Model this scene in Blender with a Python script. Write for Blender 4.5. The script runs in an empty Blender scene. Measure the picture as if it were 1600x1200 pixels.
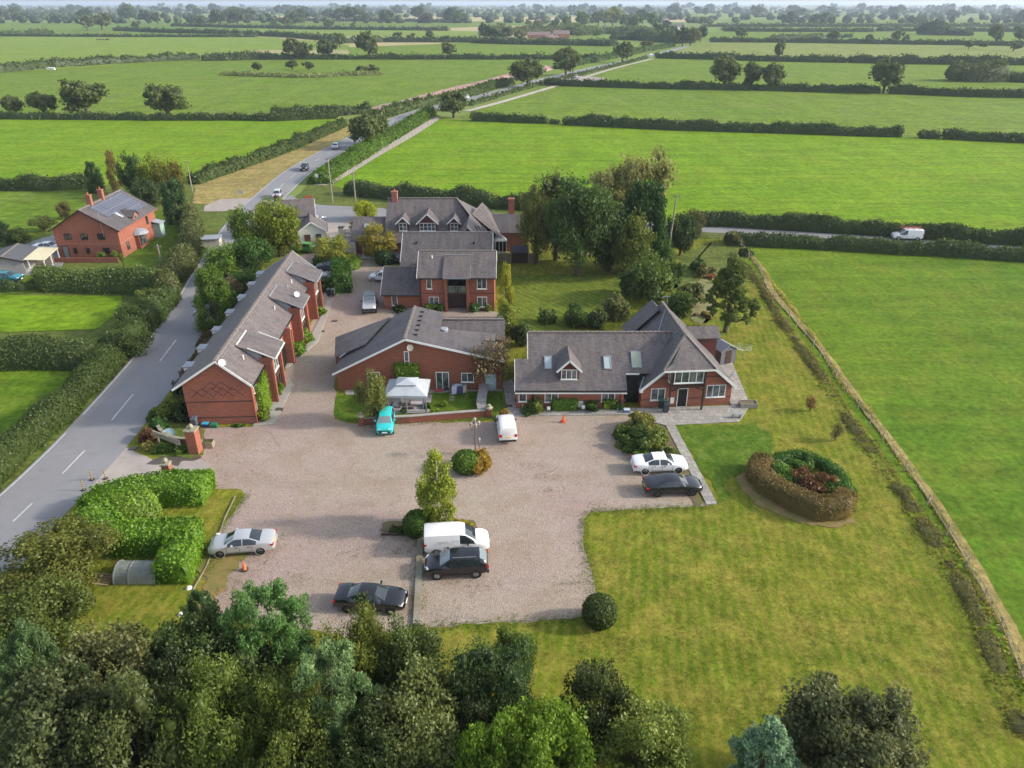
import bpy, math, random
import numpy as np
from mathutils import Vector, Matrix, noise
R=math.radians
scene=bpy.context.scene
# ------------------------------------------------ camera, sky, sun, exposure
F_PX,CAM_H=1150.0,36.0
TH=math.atan(595/F_PX); SN,CS=math.sin(TH),math.cos(TH)
cd=bpy.data.cameras.new('camera'); cam=bpy.data.objects.new('camera',cd)
scene.collection.objects.link(cam); scene.camera=cam
cd.sensor_width=36; cd.lens=F_PX/1600*36; cd.clip_start=.5; cd.clip_end=90000
cam.location=(0,0,CAM_H); cam.rotation_euler=(math.pi/2-TH,0,0)
SUN_EL,SUN_AZ=R(25),R(0)            # azimuth measured from +X towards +Y
world=bpy.data.worlds.new('World'); scene.world=world; world.use_nodes=True
wn=world.node_tree; bg=wn.nodes['Background']
sk=wn.nodes.new('ShaderNodeTexSky'); sk.sky_type='NISHITA'; sk.sun_disc=False
sk.sun_elevation=SUN_EL; sk.sun_rotation=math.pi/2-SUN_AZ
sk.air_density=1.0; sk.dust_density=2.0
hs=wn.nodes.new('ShaderNodeHueSaturation'); hs.inputs['Saturation'].default_value=.62; wn.links.new(sk.outputs[0],hs.inputs['Color']); wn.links.new(hs.outputs[0],bg.inputs[0]); bg.inputs[1].default_value=.15
sl=bpy.data.lights.new('sun','SUN'); sl.energy=2.05; sl.angle=R(4); sl.color=(1,.9,.76)
so=bpy.data.objects.new('sun',sl); scene.collection.objects.link(so)
sd=Vector((math.cos(SUN_EL)*math.cos(SUN_AZ),math.cos(SUN_EL)*math.sin(SUN_AZ),math.sin(SUN_EL)))
so.rotation_euler=sd.to_track_quat('Z','Y').to_euler(); so.location=(200,0,150)
scene.view_settings.view_transform='Standard'; scene.view_settings.look='None'
scene.view_settings.exposure=1.15; scene.view_settings.gamma=1
scene.cycles.volume_bounces=0; scene.cycles.max_bounces=6
scene.cycles.transparent_max_bounces=8

# ------------------------------------------------ helpers
C=scene.collection
def G(px,py,z=0.0):
    u=(px-800)/F_PX; v=(py-600)/F_PX
    dy=CS-v*SN; dz=-SN-v*CS; t=(z-CAM_H)/dz
    return (t*u,t*dy)
def depth(x,y,z=0): return y*CS-(z-CAM_H)*SN
def tag(o,label=None,cat=None,group=None,kind=None):
    if label: o['label']=label
    if cat: o['category']=cat
    if group: o['group']=group
    if kind: o['kind']=kind
    return o
ROOT={}
def thing(name,label,cat,loc=(0,0,0),rz=0,group=None):
    o=bpy.data.objects.new(name,None); C.objects.link(o)
    o.location=loc; o.rotation_euler=(0,0,rz); o.empty_display_size=.3
    ROOT[o.name]=(Matrix.Translation(Vector(loc))@Matrix.Rotation(rz,4,'Z')).inverted()
    return tag(o,label,cat,group)
def dup(o,loc,rz,label,group=None,sc=None,color=None):
    r=o.copy(); C.objects.link(r); r.location=loc; r.rotation_euler=(0,0,rz); r['label']=label
    if group: r['group']=group
    if sc: r.scale=sc
    if color: r.color=color
    for ch in o.children:
        c=ch.copy(); C.objects.link(c); c.parent=r
        if color: c.color=color
        for g in ch.children:
            d=g.copy(); C.objects.link(d); d.parent=c
    return r
class MB:
    def __init__(s): s.v=[]; s.f=[]
    def poly(s,pts):
        n=len(s.v); s.v+= [tuple(p) for p in pts]; s.f.append(tuple(range(n,n+len(pts)))); return s
    def hexa(s,b,t):
        n=len(s.v); k=len(b); s.v+=[tuple(p) for p in b]+[tuple(p) for p in t]
        s.f.append(tuple(range(n+k-1,n-1,-1))); s.f.append(tuple(range(n+k,n+2*k)))
        for i in range(k):
            j=(i+1)%k; s.f.append((n+i,n+j,n+k+j,n+k+i))
        return s
    def box(s,cx,cy,z0,sx,sy,sz,rot=0):
        c,q=math.cos(rot),math.sin(rot); P=[]
        for a,b in ((-1,-1),(1,-1),(1,1),(-1,1)):
            x,y=a*sx/2,b*sy/2; P.append((cx+x*c-y*q,cy+x*q+y*c))
        return s.hexa([(x,y,z0) for x,y in P],[(x,y,z0+sz) for x,y in P])
    def slab(s,top,t): return s.hexa([(x,y,z-t) for x,y,z in top],top)
    def beam(s,p,q,w,h,up=(0,0,1)):
        p,q=Vector(p),Vector(q); d=(q-p).normalized(); u=Vector(up)
        a=d.cross(u)
        if a.length<1e-3: a=d.cross(Vector((1,0,0)))
        a.normalize(); b=a.cross(d).normalized(); a*=w/2; b*=h/2
        return s.hexa([p-a-b,p+a-b,p+a+b,p-a+b],[q-a-b,q+a-b,q+a+b,q-a+b])
    def tube(s,p,q,r,r2=None,n=8):
        r2=r if r2 is None else r2; p,q=Vector(p),Vector(q); d=(q-p).normalized()
        a=d.cross(Vector((0,0,1)))
        if a.length<1e-3: a=Vector((1,0,0))
        a.normalize(); b=a.cross(d)
        cs=[(math.cos(2*math.pi*i/n),math.sin(2*math.pi*i/n)) for i in range(n)]
        return s.hexa([p+a*(r*c)+b*(r*q_) for c,q_ in cs][::-1],[q+a*(r2*c)+b*(r2*q_) for c,q_ in cs][::-1])
    def lathe(s,c,prof,n=12,axis='z'):
        m=len(s.v)
        for r,z in prof:
            for i in range(n):
                a=2*math.pi*i/n; x,y=r*math.cos(a),r*math.sin(a)
                s.v.append((c[0]+x,c[1]+y,c[2]+z) if axis=='z' else (c[0]+x,c[1]+z,c[2]+y))
        for k in range(len(prof)-1):
            for i in range(n):
                j=(i+1)%n; f=(m+k*n+i,m+k*n+j,m+(k+1)*n+j,m+(k+1)*n+i)
                s.f.append(f if axis=='z' else f[::-1])
        return s
    def build(s,name,mat,parent=None,smooth=False,uv=True,label=None):
        me=bpy.data.meshes.new(name)
        V=s.v
        if parent is not None:
            p=parent
            while p.parent is not None: p=p.parent
            inv=ROOT[p.name]; V=[inv@Vector(v) for v in V]
        me.from_pydata([tuple(v) for v in V],[],s.f)
        if uv and len(s.f):
            ul=me.uv_layers.new(name='UVMap'); 
            for pl in me.polygons:
                n=pl.normal
                if abs(n.z)>.97: ua,va=Vector((1,0,0)),Vector((0,1,0))
                else:
                    ua=Vector((0,0,1)).cross(n).normalized(); va=n.cross(ua)
                for li in pl.loop_indices:
                    co=me.vertices[me.loops[li].vertex_index].co
                    ul.data[li].uv=(co.dot(ua),co.dot(va))
        if smooth: me.polygons.foreach_set('use_smooth',[True]*len(me.polygons))
        me.materials.append(mat)
        o=bpy.data.objects.new(name,me); C.objects.link(o)
        if parent is not None: o.parent=parent
        if label: o['label']=label
        return o
# ------------------------------------------------ materials
def mat(name,col=(.5,.5,.5),rough=.7,metal=0,spec=.4,coat=0):
    m=bpy.data.materials.new(name); m.use_nodes=True; b=m.node_tree.nodes['Principled BSDF']
    b.inputs['Base Color'].default_value=(*col,1); b.inputs['Roughness'].default_value=rough
    b.inputs['Metallic'].default_value=metal; b.inputs['Specular IOR Level'].default_value=spec
    b.inputs['Coat Weight'].default_value=coat
    return m
class NT:
    def __init__(s,m): s.t=m.node_tree; s.n=s.t.nodes; s.l=s.t.links; s.b=s.n['Principled BSDF']
    def new(s,t,**k):
        n=s.n.new(t)
        for a,v in k.items():
            if a in n.inputs.keys(): n.inputs[a].default_value=v
            else: setattr(n,a,v)
        return n
    def coord(s,w='Object'): return s.new('ShaderNodeTexCoord').outputs[w]
    def noise(s,vec,scale,det=4,rough=.6,dist=0):
        n=s.new('ShaderNodeTexNoise'); n.inputs['Scale'].default_value=scale; n.inputs['Detail'].default_value=det
        n.inputs['Roughness'].default_value=rough; n.inputs['Distortion'].default_value=dist
        s.l.new(vec,n.inputs['Vector']); return n.outputs['Fac']
    def ramp(s,f,stops):
        r=s.new('ShaderNodeValToRGB'); e=r.color_ramp.elements
        while len(e)<len(stops): e.new(.5)
        for i,(p,c) in enumerate(stops):
            e[i].position=p; e[i].color=(*c,1) if hasattr(c,'__len__') else (c,c,c,1)
        s.l.new(f,r.inputs[0]); return r.outputs[0]
    def mix(s,f,a,b,mode='MIX'):
        n=s.new('ShaderNodeMix'); n.data_type='RGBA'; n.blend_type=mode
        for k,v in ((0,f),(6,a),(7,b)):
            if hasattr(v,'default_value'): s.l.new(v,n.inputs[k])
            elif hasattr(v,'__len__'): n.inputs[k].default_value=(*v,1)
            else: n.inputs[k].default_value=v
        return n.outputs[2]
    def map(s,vec,scale=(1,1,1),rot=(0,0,0)):
        n=s.new('ShaderNodeMapping'); n.inputs['Scale'].default_value=scale; n.inputs['Rotation'].default_value=rot
        s.l.new(vec,n.inputs['Vector']); return n.outputs[0]
    def bump(s,h,dist=.05,st=.5):
        n=s.new('ShaderNodeBump'); n.inputs['Distance'].default_value=dist; n.inputs['Strength'].default_value=st
        s.l.new(h,n.inputs['Height']); s.l.new(n.outputs[0],s.b.inputs['Normal'])
    def base(s,c): s.l.new(c,s.b.inputs['Base Color'])
def noisy(name,c1,c2,scale=3,rough=.8,det=5,bump=0,c3=None,scale2=.3,metal=0,lo=.35,hi=.65,wide=(.35,.65)):
    m=mat(name,c1,rough,metal); t=NT(m); v=t.coord()
    c=t.ramp(t.noise(v,scale,det),[(lo,c1),(hi,c2)])
    if c3: c=t.mix(t.ramp(t.noise(v,scale2,4),[(wide[0],0),(wide[1],1)]),c,c3)
    t.base(c)
    if bump: t.bump(t.noise(v,scale*3,3),bump)
    return m
def brickmat(name,c1,c2,mortar,stain):
    m=mat(name,c1,.85,spec=.15); t=NT(m); uv=t.coord('UV')
    b=t.new('ShaderNodeTexBrick'); b.inputs['Scale'].default_value=1; b.inputs['Brick Width'].default_value=.45
    b.inputs['Row Height'].default_value=.15; b.inputs['Mortar Size'].default_value=.012
    b.inputs['Color1'].default_value=(*c1,1); b.inputs['Color2'].default_value=(*c2,1); b.inputs['Mortar'].default_value=(*mortar,1)
    t.l.new(uv,b.inputs['Vector'])
    v=t.coord(); c=t.mix(t.ramp(t.noise(v,.55,5),[(.42,0),(.7,.8)]),b.outputs[0],stain)
    c=t.mix(t.ramp(t.noise(v,4,4),[(.3,.0),(.8,.4)]),c,(c1[0]*1.35,c1[1]*1.3,c1[2]*1.2)); t.base(c)
    t.bump(b.outputs[1],.01,.4); return m
BRICK=brickmat('red_brick',(.31,.1,.062),(.22,.072,.048),(.3,.18,.13),(.2,.095,.072))
BRICK_B=brickmat('brown_brick',(.25,.08,.045),(.17,.055,.035),(.25,.15,.11),(.17,.09,.065))
BRICK_F=brickmat('farm_brick',(.29,.1,.068),(.21,.075,.052),(.3,.17,.12),(.2,.08,.06))
BRICK_D=noisy('blue_brick',(.055,.035,.035),(.09,.05,.045),6)
def slatemat(name,c1,c2,moss,ms=.45,row=.24):
    m=mat(name,c1,.62,spec=.35); t=NT(m); uv=t.coord('UV')
    b=t.new('ShaderNodeTexBrick'); b.inputs['Scale'].default_value=1; b.inputs['Brick Width'].default_value=.33
    b.inputs['Row Height'].default_value=row; b.inputs['Mortar Size'].default_value=.014
    b.inputs['Color1'].default_value=(*c1,1); b.inputs['Color2'].default_value=(*c2,1)
    b.inputs['Mortar'].default_value=(c1[0]*.45,c1[1]*.45,c1[2]*.45,1); t.l.new(uv,b.inputs['Vector'])
    st=t.noise(t.map(uv,(1.3,.22,1)),1.4,5,.65)
    c=t.mix(t.ramp(st,[(.42,0),(.72,ms)]),b.outputs[0],moss)
    c=t.mix(t.ramp(t.noise(uv,.5,4),[(.35,0),(.7,.5)]),c,(c1[0]*1.35,c1[1]*1.3,c1[2]*1.32))
    c=t.mix(t.ramp(t.noise(uv,2.5,5,.7),[(.5,0),(.75,.35)]),c,(.045,.045,.05))
    rw=t.new('ShaderNodeTexWave'); rw.bands_direction='Y'; rw.wave_profile='SAW'; rw.inputs['Scale'].default_value=1/row/20*6.2832/2*2/1.0; t.l.new(uv,rw.inputs['Vector'])
    c=t.mix(1,c,t.ramp(t.noise(t.map(uv,(1,3.5,1)),2.2,4,.6),[(.3,.75),(.7,1.2)]),'MULTIPLY')
    t.base(c); t.bump(b.outputs[1],.05,.8); return m
SLATE=slatemat('slate',(.13,.114,.118),(.082,.073,.08),(.2,.17,.135),.7)
SLATE_D=slatemat('weathered_slate',(.102,.093,.1),(.066,.06,.068),(.17,.15,.12),.6)
RIDGE=noisy('ridge_tile',(.25,.21,.18),(.12,.11,.1),6)
WHITE=noisy('white_upvc',(.78,.78,.76),(.68,.68,.66),2,rough=.35)
RENDERW=noisy('white_render',(.78,.76,.7),(.62,.6,.54),1.2,rough=.8)
CREAM=noisy('cream_render',(.5,.46,.38),(.4,.37,.3),1.5)
LEAD=noisy('lead_flashing',(.3,.32,.35),(.22,.24,.27),3,rough=.5)
DARKW=noisy('dark_stained_wood',(.035,.02,.016),(.06,.03,.022),8)
HANGT=noisy('hung_tile',(.14,.04,.03),(.08,.028,.022),9)
BLACKP=mat('black_plastic',(.012,.012,.013),.45)
GLASS=mat('window_glass',(.045,.055,.06),.06,spec=.9)
tg=NT(GLASS); tg.base(tg.ramp(tg.noise(tg.coord(),1.1,2),[(.4,(.03,.04,.045)),(.65,(.16,.17,.17))]))
DGLASS=mat('dark_glass',(.015,.02,.022),.08,spec=.8)
SKYL=mat('skylight_glass',(.35,.42,.43),.15,spec=.8)
WOOD=noisy('weathered_wood',(.24,.2,.15),(.14,.12,.09),7,c3=(.3,.26,.2),scale2=1)
STONE=noisy('stone',(.4,.36,.29),(.28,.25,.2),5,c3=(.18,.18,.1),scale2=2)
CONC=noisy('concrete',(.36,.34,.3),(.26,.25,.23),4)
POLE=noisy('pole_wood',(.3,.26,.2),(.2,.17,.13),5)
SOLAR=mat('solar_panel',(.03,.035,.06),.2,spec=.7)
ts=NT(SOLAR); b_=ts.new('ShaderNodeTexBrick'); b_.offset=0; b_.inputs['Scale'].default_value=1; b_.inputs['Brick Width'].default_value=1.0; b_.inputs['Row Height'].default_value=1.6
b_.inputs['Color1'].default_value=(.065,.07,.1,1); b_.inputs['Color2'].default_value=(.08,.085,.115,1); b_.inputs['Mortar'].default_value=(.2,.2,.22,1); b_.inputs['Mortar Size'].default_value=.03
ts.l.new(ts.coord('UV'),b_.inputs['Vector']); ts.base(b_.outputs[0])
BARK=noisy('bark',(.12,.09,.06),(.06,.045,.03),6)
BARKW=noisy('birch_bark',(.6,.57,.5),(.3,.27,.22),6)
METAL=noisy('galvanised',(.32,.34,.35),(.22,.24,.25),3,rough=.5,metal=.3)
# foliage
def foliage():
    m=bpy.data.materials.new('foliage'); m.use_nodes=True; t=m.node_tree; n=t.nodes; l=t.links
    for x in list(n): n.remove(x)
    out=n.new('ShaderNodeOutputMaterial'); oi=n.new('ShaderNodeObjectInfo'); at=n.new('ShaderNodeAttribute'); at.attribute_name='tint'
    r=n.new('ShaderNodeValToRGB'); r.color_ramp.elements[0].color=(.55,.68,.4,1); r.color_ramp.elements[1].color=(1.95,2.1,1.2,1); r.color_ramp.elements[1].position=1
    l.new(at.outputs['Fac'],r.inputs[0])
    mx=n.new('ShaderNodeMix'); mx.data_type='RGBA'; mx.blend_type='MULTIPLY'; mx.inputs[0].default_value=1
    l.new(oi.outputs['Color'],mx.inputs[6]); l.new(r.outputs[0],mx.inputs[7])
    d=n.new('ShaderNodeBsdfDiffuse'); tr=n.new('ShaderNodeBsdfTranslucent'); g=n.new('ShaderNodeBsdfGlossy'); g.inputs['Roughness'].default_value=.5
    g.inputs['Color'].default_value=(.9,.95,1,1)
    l.new(mx.outputs[2],d.inputs[0]); l.new(mx.outputs[2],tr.inputs[0])
    a=n.new('ShaderNodeMixShader'); a.inputs[0].default_value=.4; l.new(d.outputs[0],a.inputs[1]); l.new(tr.outputs[0],a.inputs[2])
    b=n.new('ShaderNodeMixShader'); b.inputs[0].default_value=.018; l.new(a.outputs[0],b.inputs[1]); l.new(g.outputs[0],b.inputs[2])
    l.new(b.outputs[0],out.inputs[0]); return m
FOL=foliage()
# ------------------------------------------------ foliage meshes (numpy)
ICO=[]
def ico():
    import bmesh
    bm=bmesh.new(); bmesh.ops.create_icosphere(bm,subdivisions=2,radius=1); v=np.array([x.co[:] for x in bm.verts]); f=np.array([[w.index for w in x.verts] for x in bm.faces]); bm.free(); ICO.extend([v,f])
ico()
def np_mesh(name,V,Q,T,tint):
    """V verts; Q quads; T tris; tint per face"""
    me=bpy.data.meshes.new(name); nq,nt=len(Q),len(T)
    me.vertices.add(len(V)); me.vertices.foreach_set('co',V.astype(np.float32).ravel())
    loops=np.concatenate([Q.ravel(),T.ravel()]).astype(np.int32)
    me.loops.add(len(loops)); me.loops.foreach_set('vertex_index',loops)
    me.polygons.add(nq+nt)
    st=np.concatenate([np.arange(nq)*4,nq*4+np.arange(nt)*3]).astype(np.int32); me.polygons.foreach_set('loop_start',st)
    me.update(calc_edges=True)
    a=me.attributes.new('tint','FLOAT','FACE'); a.data.foreach_set('value',tint.astype(np.float32))
    me.materials.append(FOL); me.validate(); return me
def leaves(rng,P,N,size,asp=.6):
    n=len(P); N=N/np.maximum(np.linalg.norm(N,axis=1,keepdims=True),1e-6)
    t=rng.normal(size=(n,3)); t-=N*(t*N).sum(1,keepdims=True); t/=np.maximum(np.linalg.norm(t,axis=1,keepdims=True),1e-6)
    b=np.cross(N,t); s=(size*rng.uniform(.6,1.4,n))[:,None]
    a1=P+t*s; a2=P+b*s*asp; a3=P-t*s; a4=P-b*s*asp
    V=np.stack([a1,a2,a3,a4],1).reshape(-1,3); Q=np.arange(4*n).reshape(-1,4); return V,Q
def foliage_mesh(name,clumps,n,size,seed=0,core=.72,jit=.7,asp=.6,droop=0,sub=5,flat=1):
    rng=np.random.default_rng(seed); cl=np.array([c[:3] for c in clumps]); cr=np.array([c[3] for c in clumps]); big=(cl,cr)
    if sub:   # break every clump into smaller sprays set over its surface
        c2=[];r2=[]
        for c,r in zip(cl,cr):
            for _ in range(sub):
                u=rng.normal(size=3); u/=np.linalg.norm(u); c2.append(c+u*r*rng.uniform(.35,.95)); r2.append(r*rng.uniform(.28,.6))
        cl=np.concatenate([cl,np.array(c2)]); cr=np.concatenate([cr*.8,np.array(r2)])
    ct=rng.uniform(.1,.8,len(cl)); w=cr**2; w/=w.sum()
    k=rng.choice(len(cl),n,p=w); d=rng.normal(size=(n,3)); d/=np.linalg.norm(d,axis=1,keepdims=True)
    rr=cr[k]*(.55+.55*rng.random(n)**.8)
    dd=d*np.array([1,1,flat]); P=cl[k]+dd*rr[:,None]; P[:,2]-=droop*rng.random(n)*cr[k]
    N=d+rng.normal(size=(n,3))*jit+np.array([0,0,.25])
    V,Q=leaves(rng,P,N,size,asp)
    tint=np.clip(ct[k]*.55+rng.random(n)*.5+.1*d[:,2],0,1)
    T=np.zeros((0,3),int); VV=[V]; TT=[]; off=len(V); tt=[]
    if core:
        iv,iff=ICO
        for c,r_ in zip(*big):
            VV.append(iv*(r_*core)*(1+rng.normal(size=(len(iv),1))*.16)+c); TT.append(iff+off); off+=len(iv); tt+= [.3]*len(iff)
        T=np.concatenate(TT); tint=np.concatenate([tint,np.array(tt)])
    return np_mesh(name,np.concatenate(VV),Q,T,tint)
def fobj(name,me,parent=None,color=(.07,.1,.03),loc=None):
    o=bpy.data.objects.new(name,me); C.objects.link(o); o.color=(*color,1)
    if parent is not None: o.parent=parent
    if loc: o.location=loc
    return o
def crown_clumps(kind,rng,k):
    out=[]
    for i in range(k):
        d=rng.normal(size=3); d/=np.linalg.norm(d); rad=rng.uniform(.45,.8)
        if kind=='oak':
            p=d*rad*np.array([1,1,.84]); p[2]=p[2]*.8 if p[2]<0 else p[2]
            p[2]+=1.03; r=rng.uniform(.22,.38)
        elif kind=='round': p=d*rad*np.array([1,1,.92]); p[2]+=1.05; r=rng.uniform(.25,.38)
        elif kind=='bush': p=d*rad*np.array([1,1,.95]); p[2]=p[2]*.8+.95; r=rng.uniform(.3,.42)
        elif kind=='column':
            z=rng.uniform(.25,1.85); w=.85*(1-abs(z-.8)/1.25)**.7; a=rng.uniform(0,6.28); p=np.array([math.cos(a)*w*rng.uniform(.3,.8),math.sin(a)*w*rng.uniform(.3,.8),z]); r=rng.uniform(.16,.3)
        elif kind=='cone':
            z=rng.uniform(.12,1.9)**1.0; w=.9*math.sqrt(max(0,1-(z/2.08)**2)); a=rng.uniform(0,6.28); p=np.array([math.cos(a)*w*.72,math.sin(a)*w*.72,z*.93]); r=rng.uniform(.12,.2)+.12*w
        elif kind=='pine':
            z=rng.uniform(.35,1.88); w=.93*math.sqrt(max(0,1-((z-.95)/1.0)**2)); a=rng.uniform(0,6.28); q=rng.uniform(.45,1); p=np.array([math.cos(a)*w*q,math.sin(a)*w*q,z]); r=rng.uniform(.12,.2)
        elif kind=='tiers':
            z=rng.uniform(.5,1.95); w=min(.95,1.0*(2.15-z)/1.3)*rng.uniform(.8,1.05); a=rng.uniform(0,6.28); q=rng.uniform(.1,1)**.6; p=np.array([math.cos(a)*w*q,math.sin(a)*w*q,z-.08*q]); r=rng.uniform(.1,.2)
        out.append((*p,r))
    return out
PROTO={}
def tree_mesh(kind,lod,var):
    key=(kind,lod,var)
    if key in PROTO: return PROTO[key]
    seed={'oak':1,'round':2,'bush':3,'column':4,'cone':5,'pine':6,'tiers':7,'bare':8,'willow':9}[kind]*100+var*7+lod
    rng=np.random.default_rng(seed)
    k={'oak':38,'round':40,'bush':22,'column':36,'cone':60,'pine':85,'tiers':120,'bare':30,'willow':46}[kind]
    n={0:24000,1:8000,2:3000,3:800}[lod]; s={0:.029,1:.042,2:.066,3:.12}[lod]
    base='round' if kind in('bare','willow') else kind
    if lod==3: k=k//2
    cl=crown_clumps(base,rng,k)
    core=.3 if lod<2 else .55; jit=1.1; asp=.6; droop=0
    if kind=='pine': core=.2; jit=1.2; asp=.32; n=int(n*1.35)
    if kind=='bare': core=0; n=int(n*.28); 
    if kind=='column': core=.12; droop=.8; n=int(n*.62)
    if kind=='willow': core=.3; droop=.7; asp=.35
    if kind=='tiers': core=0; n=int(n*1.4)
    cr=foliage_mesh('crown',cl,n,s,seed,core,jit,asp,droop,flat=.4 if kind=='tiers' else 1)
    mb=MB(); tr=.07 if kind!='column' else .035
    top=1.0 if kind not in('column','cone','tiers') else 1.7
    mb.tube((0,0,-.03),(0,0,.55),tr*1.25,tr*.9); mb.tube((0,0,.54),(.02,.01,top),tr*.88,tr*.35)
    for c in cl[:14 if kind!='bare' else 30]:
        z0=rng.uniform(.3,.75)*min(top,c[2]); p=Vector((0,0,z0)); q=Vector(c[:3]); m=(p+q)/2+Vector((0,0,-.06)); mb.tube(p,m,tr*.4,tr*.25,5); mb.tube(m,q,tr*.25,tr*.08,5)
        if kind=='bare':
            for _ in range(9):
                e=q+Vector(rng.normal(size=3))*.24+Vector((0,0,.05)); mb.tube(m.lerp(q,rng.uniform(.2,1)),e,tr*.1,tr*.03,4)
    me=mb.build('trunk',BARK); md=me.data; bpy.data.objects.remove(me)
    PROTO[key]=(cr,md); return PROTO[key]
TREE_N=[0]
def tree(name,label,px,py,wpx,hpx,kind='oak',col=(.06,.085,.02),z=0,lod=None,group=None,cat='tree',bark=None,xy=None,wm=None,hm=None,rz=None):
    """px,py = foot of the tree in the photo; wpx crown width, hpx overall height there"""
    x,y=xy if xy else G(px,py,0)
    d=depth(x,y,0)
    w=wm if wm else wpx*d/F_PX
    h=hm if hm else hpx*d/F_PX/CS*.97
    if lod is None: lod=0 if d<62 else 1 if d<170 else 2 if d<420 else 3
    TREE_N[0]+=1; var=TREE_N[0]%(3 if lod<2 else 3)
    cr,tk=tree_mesh(kind,lod,var)
    t=bpy.data.objects.new(name,None); C.objects.link(t); t.location=(x,y,0); t.rotation_euler=(0,0,(TREE_N[0]*2.4)%6.28 if rz is None else rz)
    t.scale=(w/2,w/2,h/2); tag(t,label,cat,group)
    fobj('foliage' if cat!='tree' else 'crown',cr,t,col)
    if kind!='bush' or lod<2:
        o=bpy.data.objects.new('trunk' if cat=='tree' else 'stem',tk if not bark else tk.copy()); C.objects.link(o); o.parent=t
        if bark: o.data.materials[0]=bark
    return t
def resample(pts,step):
    P=[Vector((*p,0)) for p in pts]; out=[P[0]]
    for a,b in zip(P,P[1:]):
        n=max(1,int((b-a).length/step))
        for i in range(1,n+1): out.append(a.lerp(b,i/n))
    return out
def spline(pts,n=8):
    P=[Vector((*p,0)) for p in pts]; P=[2*P[0]-P[1]]+P+[2*P[-1]-P[-2]]; out=[]
    for i in range(1,len(P)-2):
        for k in range(n):
            t=k/n; a,b,c,d=P[i-1],P[i],P[i+1],P[i+2]
            q=.5*((2*b)+(c-a)*t+(2*a-5*b+4*c-d)*t*t+(3*b-a-3*c+d)*t*t*t); out.append((q.x,q.y))
    out.append((P[-2].x,P[-2].y)); return out
def strip_foliage(name,pts,w,h,seed=0,s=None,dens=1.0,var=.18,cap=26000,box=.5,lean=0):
    """foliage mesh of a hedge along world points; box=1 clipped square, 0 wild"""
    rng=np.random.default_rng(seed+11); P=resample(pts,max(.5,w*.45)); n=len(P)
    mid=P[n//2]; d=depth(mid.x,mid.y); s=s or max(.11,d*.0019)
    arr=np.array([[p.x,p.y] for p in P]); dv=np.gradient(arr,axis=0) if n>1 else np.array([[1,0]]); dv/=np.maximum(np.linalg.norm(dv,axis=1,keepdims=True),1e-6)
    nv=np.stack([-dv[:,1],dv[:,0]],1)
    hh=h*(1+(var if box>.8 else var*1.7)*np.array([noise.noise(Vector((p.x*.25/max(h,1)*2,p.y*.25,seed)))*1.5 for p in P])+rng.normal(size=n)*var*.35)
    ww=w*(1+rng.normal(size=n)*var*.4)
    m=9; th=np.linspace(0,math.pi,m); e=1-.62*box
    cx=np.sign(np.cos(th))*np.abs(np.cos(th))**e; cz=np.abs(np.sin(th))**e
    R3=np.zeros((n,m,3))
    for j in range(m):
        off=cx[j]*ww/2; R3[:,j,0]=arr[:,0]+nv[:,0]*off; R3[:,j,1]=arr[:,1]+nv[:,1]*off; R3[:,j,2]=cz[j]*hh
    j3=rng.normal(size=R3.shape)*min(w,h)*.05; j3[:,0]=0; j3[:,-1]=0; core=R3+j3
    cen=np.stack([arr[:,0],arr[:,1],hh*.45],1)[:,None,:]; core=cen+(core-cen)*.88; core[:,0,2]=-.02; core[:,-1,2]=-.02
    V=core.reshape(-1,3); Q=[]
    for i in range(n-1):
        for j in range(m-1): a=i*m+j; Q.append((a,a+1,a+m+1,a+m))
    T=[]
    for e0 in (0,(n-1)*m):
        for j in range(1,m-1): T.append((e0,e0+j,e0+j+1))
    length=sum((b-a).length for a,b in zip(P,P[1:])); area=length*(w+2*h)
    nl=int(min(cap,area/(s*s)*.85*dens))
    i=rng.integers(0,max(1,n-1),nl); f=rng.random(nl); tt=rng.random(nl)*(m-1.001); j=tt.astype(int); g=tt-j
    i2=np.minimum(i+1,n-1)
    pt=(R3[i,j]*(1-f)[:,None]+R3[i2,j]*f[:,None])*(1-g)[:,None]+(R3[i,j+1]*(1-f)[:,None]+R3[i2,j+1]*f[:,None])*g[:,None]
    c=np.stack([arr[i,0],arr[i,1],hh[i]*.4],1); N=pt-c; 
    pt=pt+rng.normal(size=pt.shape)*s*.55; pt[:,2]=np.maximum(pt[:,2],.03)
    tips=rng.random(nl)<.1*(1-box)+.02; pt[tips,2]+=rng.random(tips.sum())*h*.18*(1-.8*box)
    N=N/np.maximum(np.linalg.norm(N,axis=1,keepdims=True),1e-6)+rng.normal(size=N.shape)*.65
    # leaves over both ends
    ex=[];en=[];ei=[]
    for e0,sg in ((0,-1),(n-1,1)):
        ne=int(min(900,w*h/(s*s)*1.3*dens)); jj=rng.integers(0,m-1,ne); gg=rng.random(ne)[:,None]; q=rng.random(ne)[:,None]**.6
        edge=R3[e0,jj]*(1-gg)+R3[e0,jj+1]*gg; cc=np.array([arr[e0,0],arr[e0,1],hh[e0]*.35]); out=np.array([dv[e0,0],dv[e0,1],0])*sg
        ex.append(cc+(edge-cc)*q+out*(s*.6+.18*w*(1-box)*(1-q))+rng.normal(size=(ne,3))*s*.4); en.append(out+(edge-cc)*.4*q+rng.normal(size=(ne,3))*.5); ei.append(np.full(ne,min(e0,n-1)))
    pt=np.concatenate([pt]+ex); N=np.concatenate([N]+en); i=np.concatenate([i]+ei); nl=len(pt); pt[:,2]=np.maximum(pt[:,2],.03)
    LV,LQ=leaves(rng,pt,N,s*.75,.65)
    off=len(V); ct=np.array([noise.noise(Vector((p.x*.3,p.y*.3,seed+3.3)))*.5+.45 for p in P])
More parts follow.
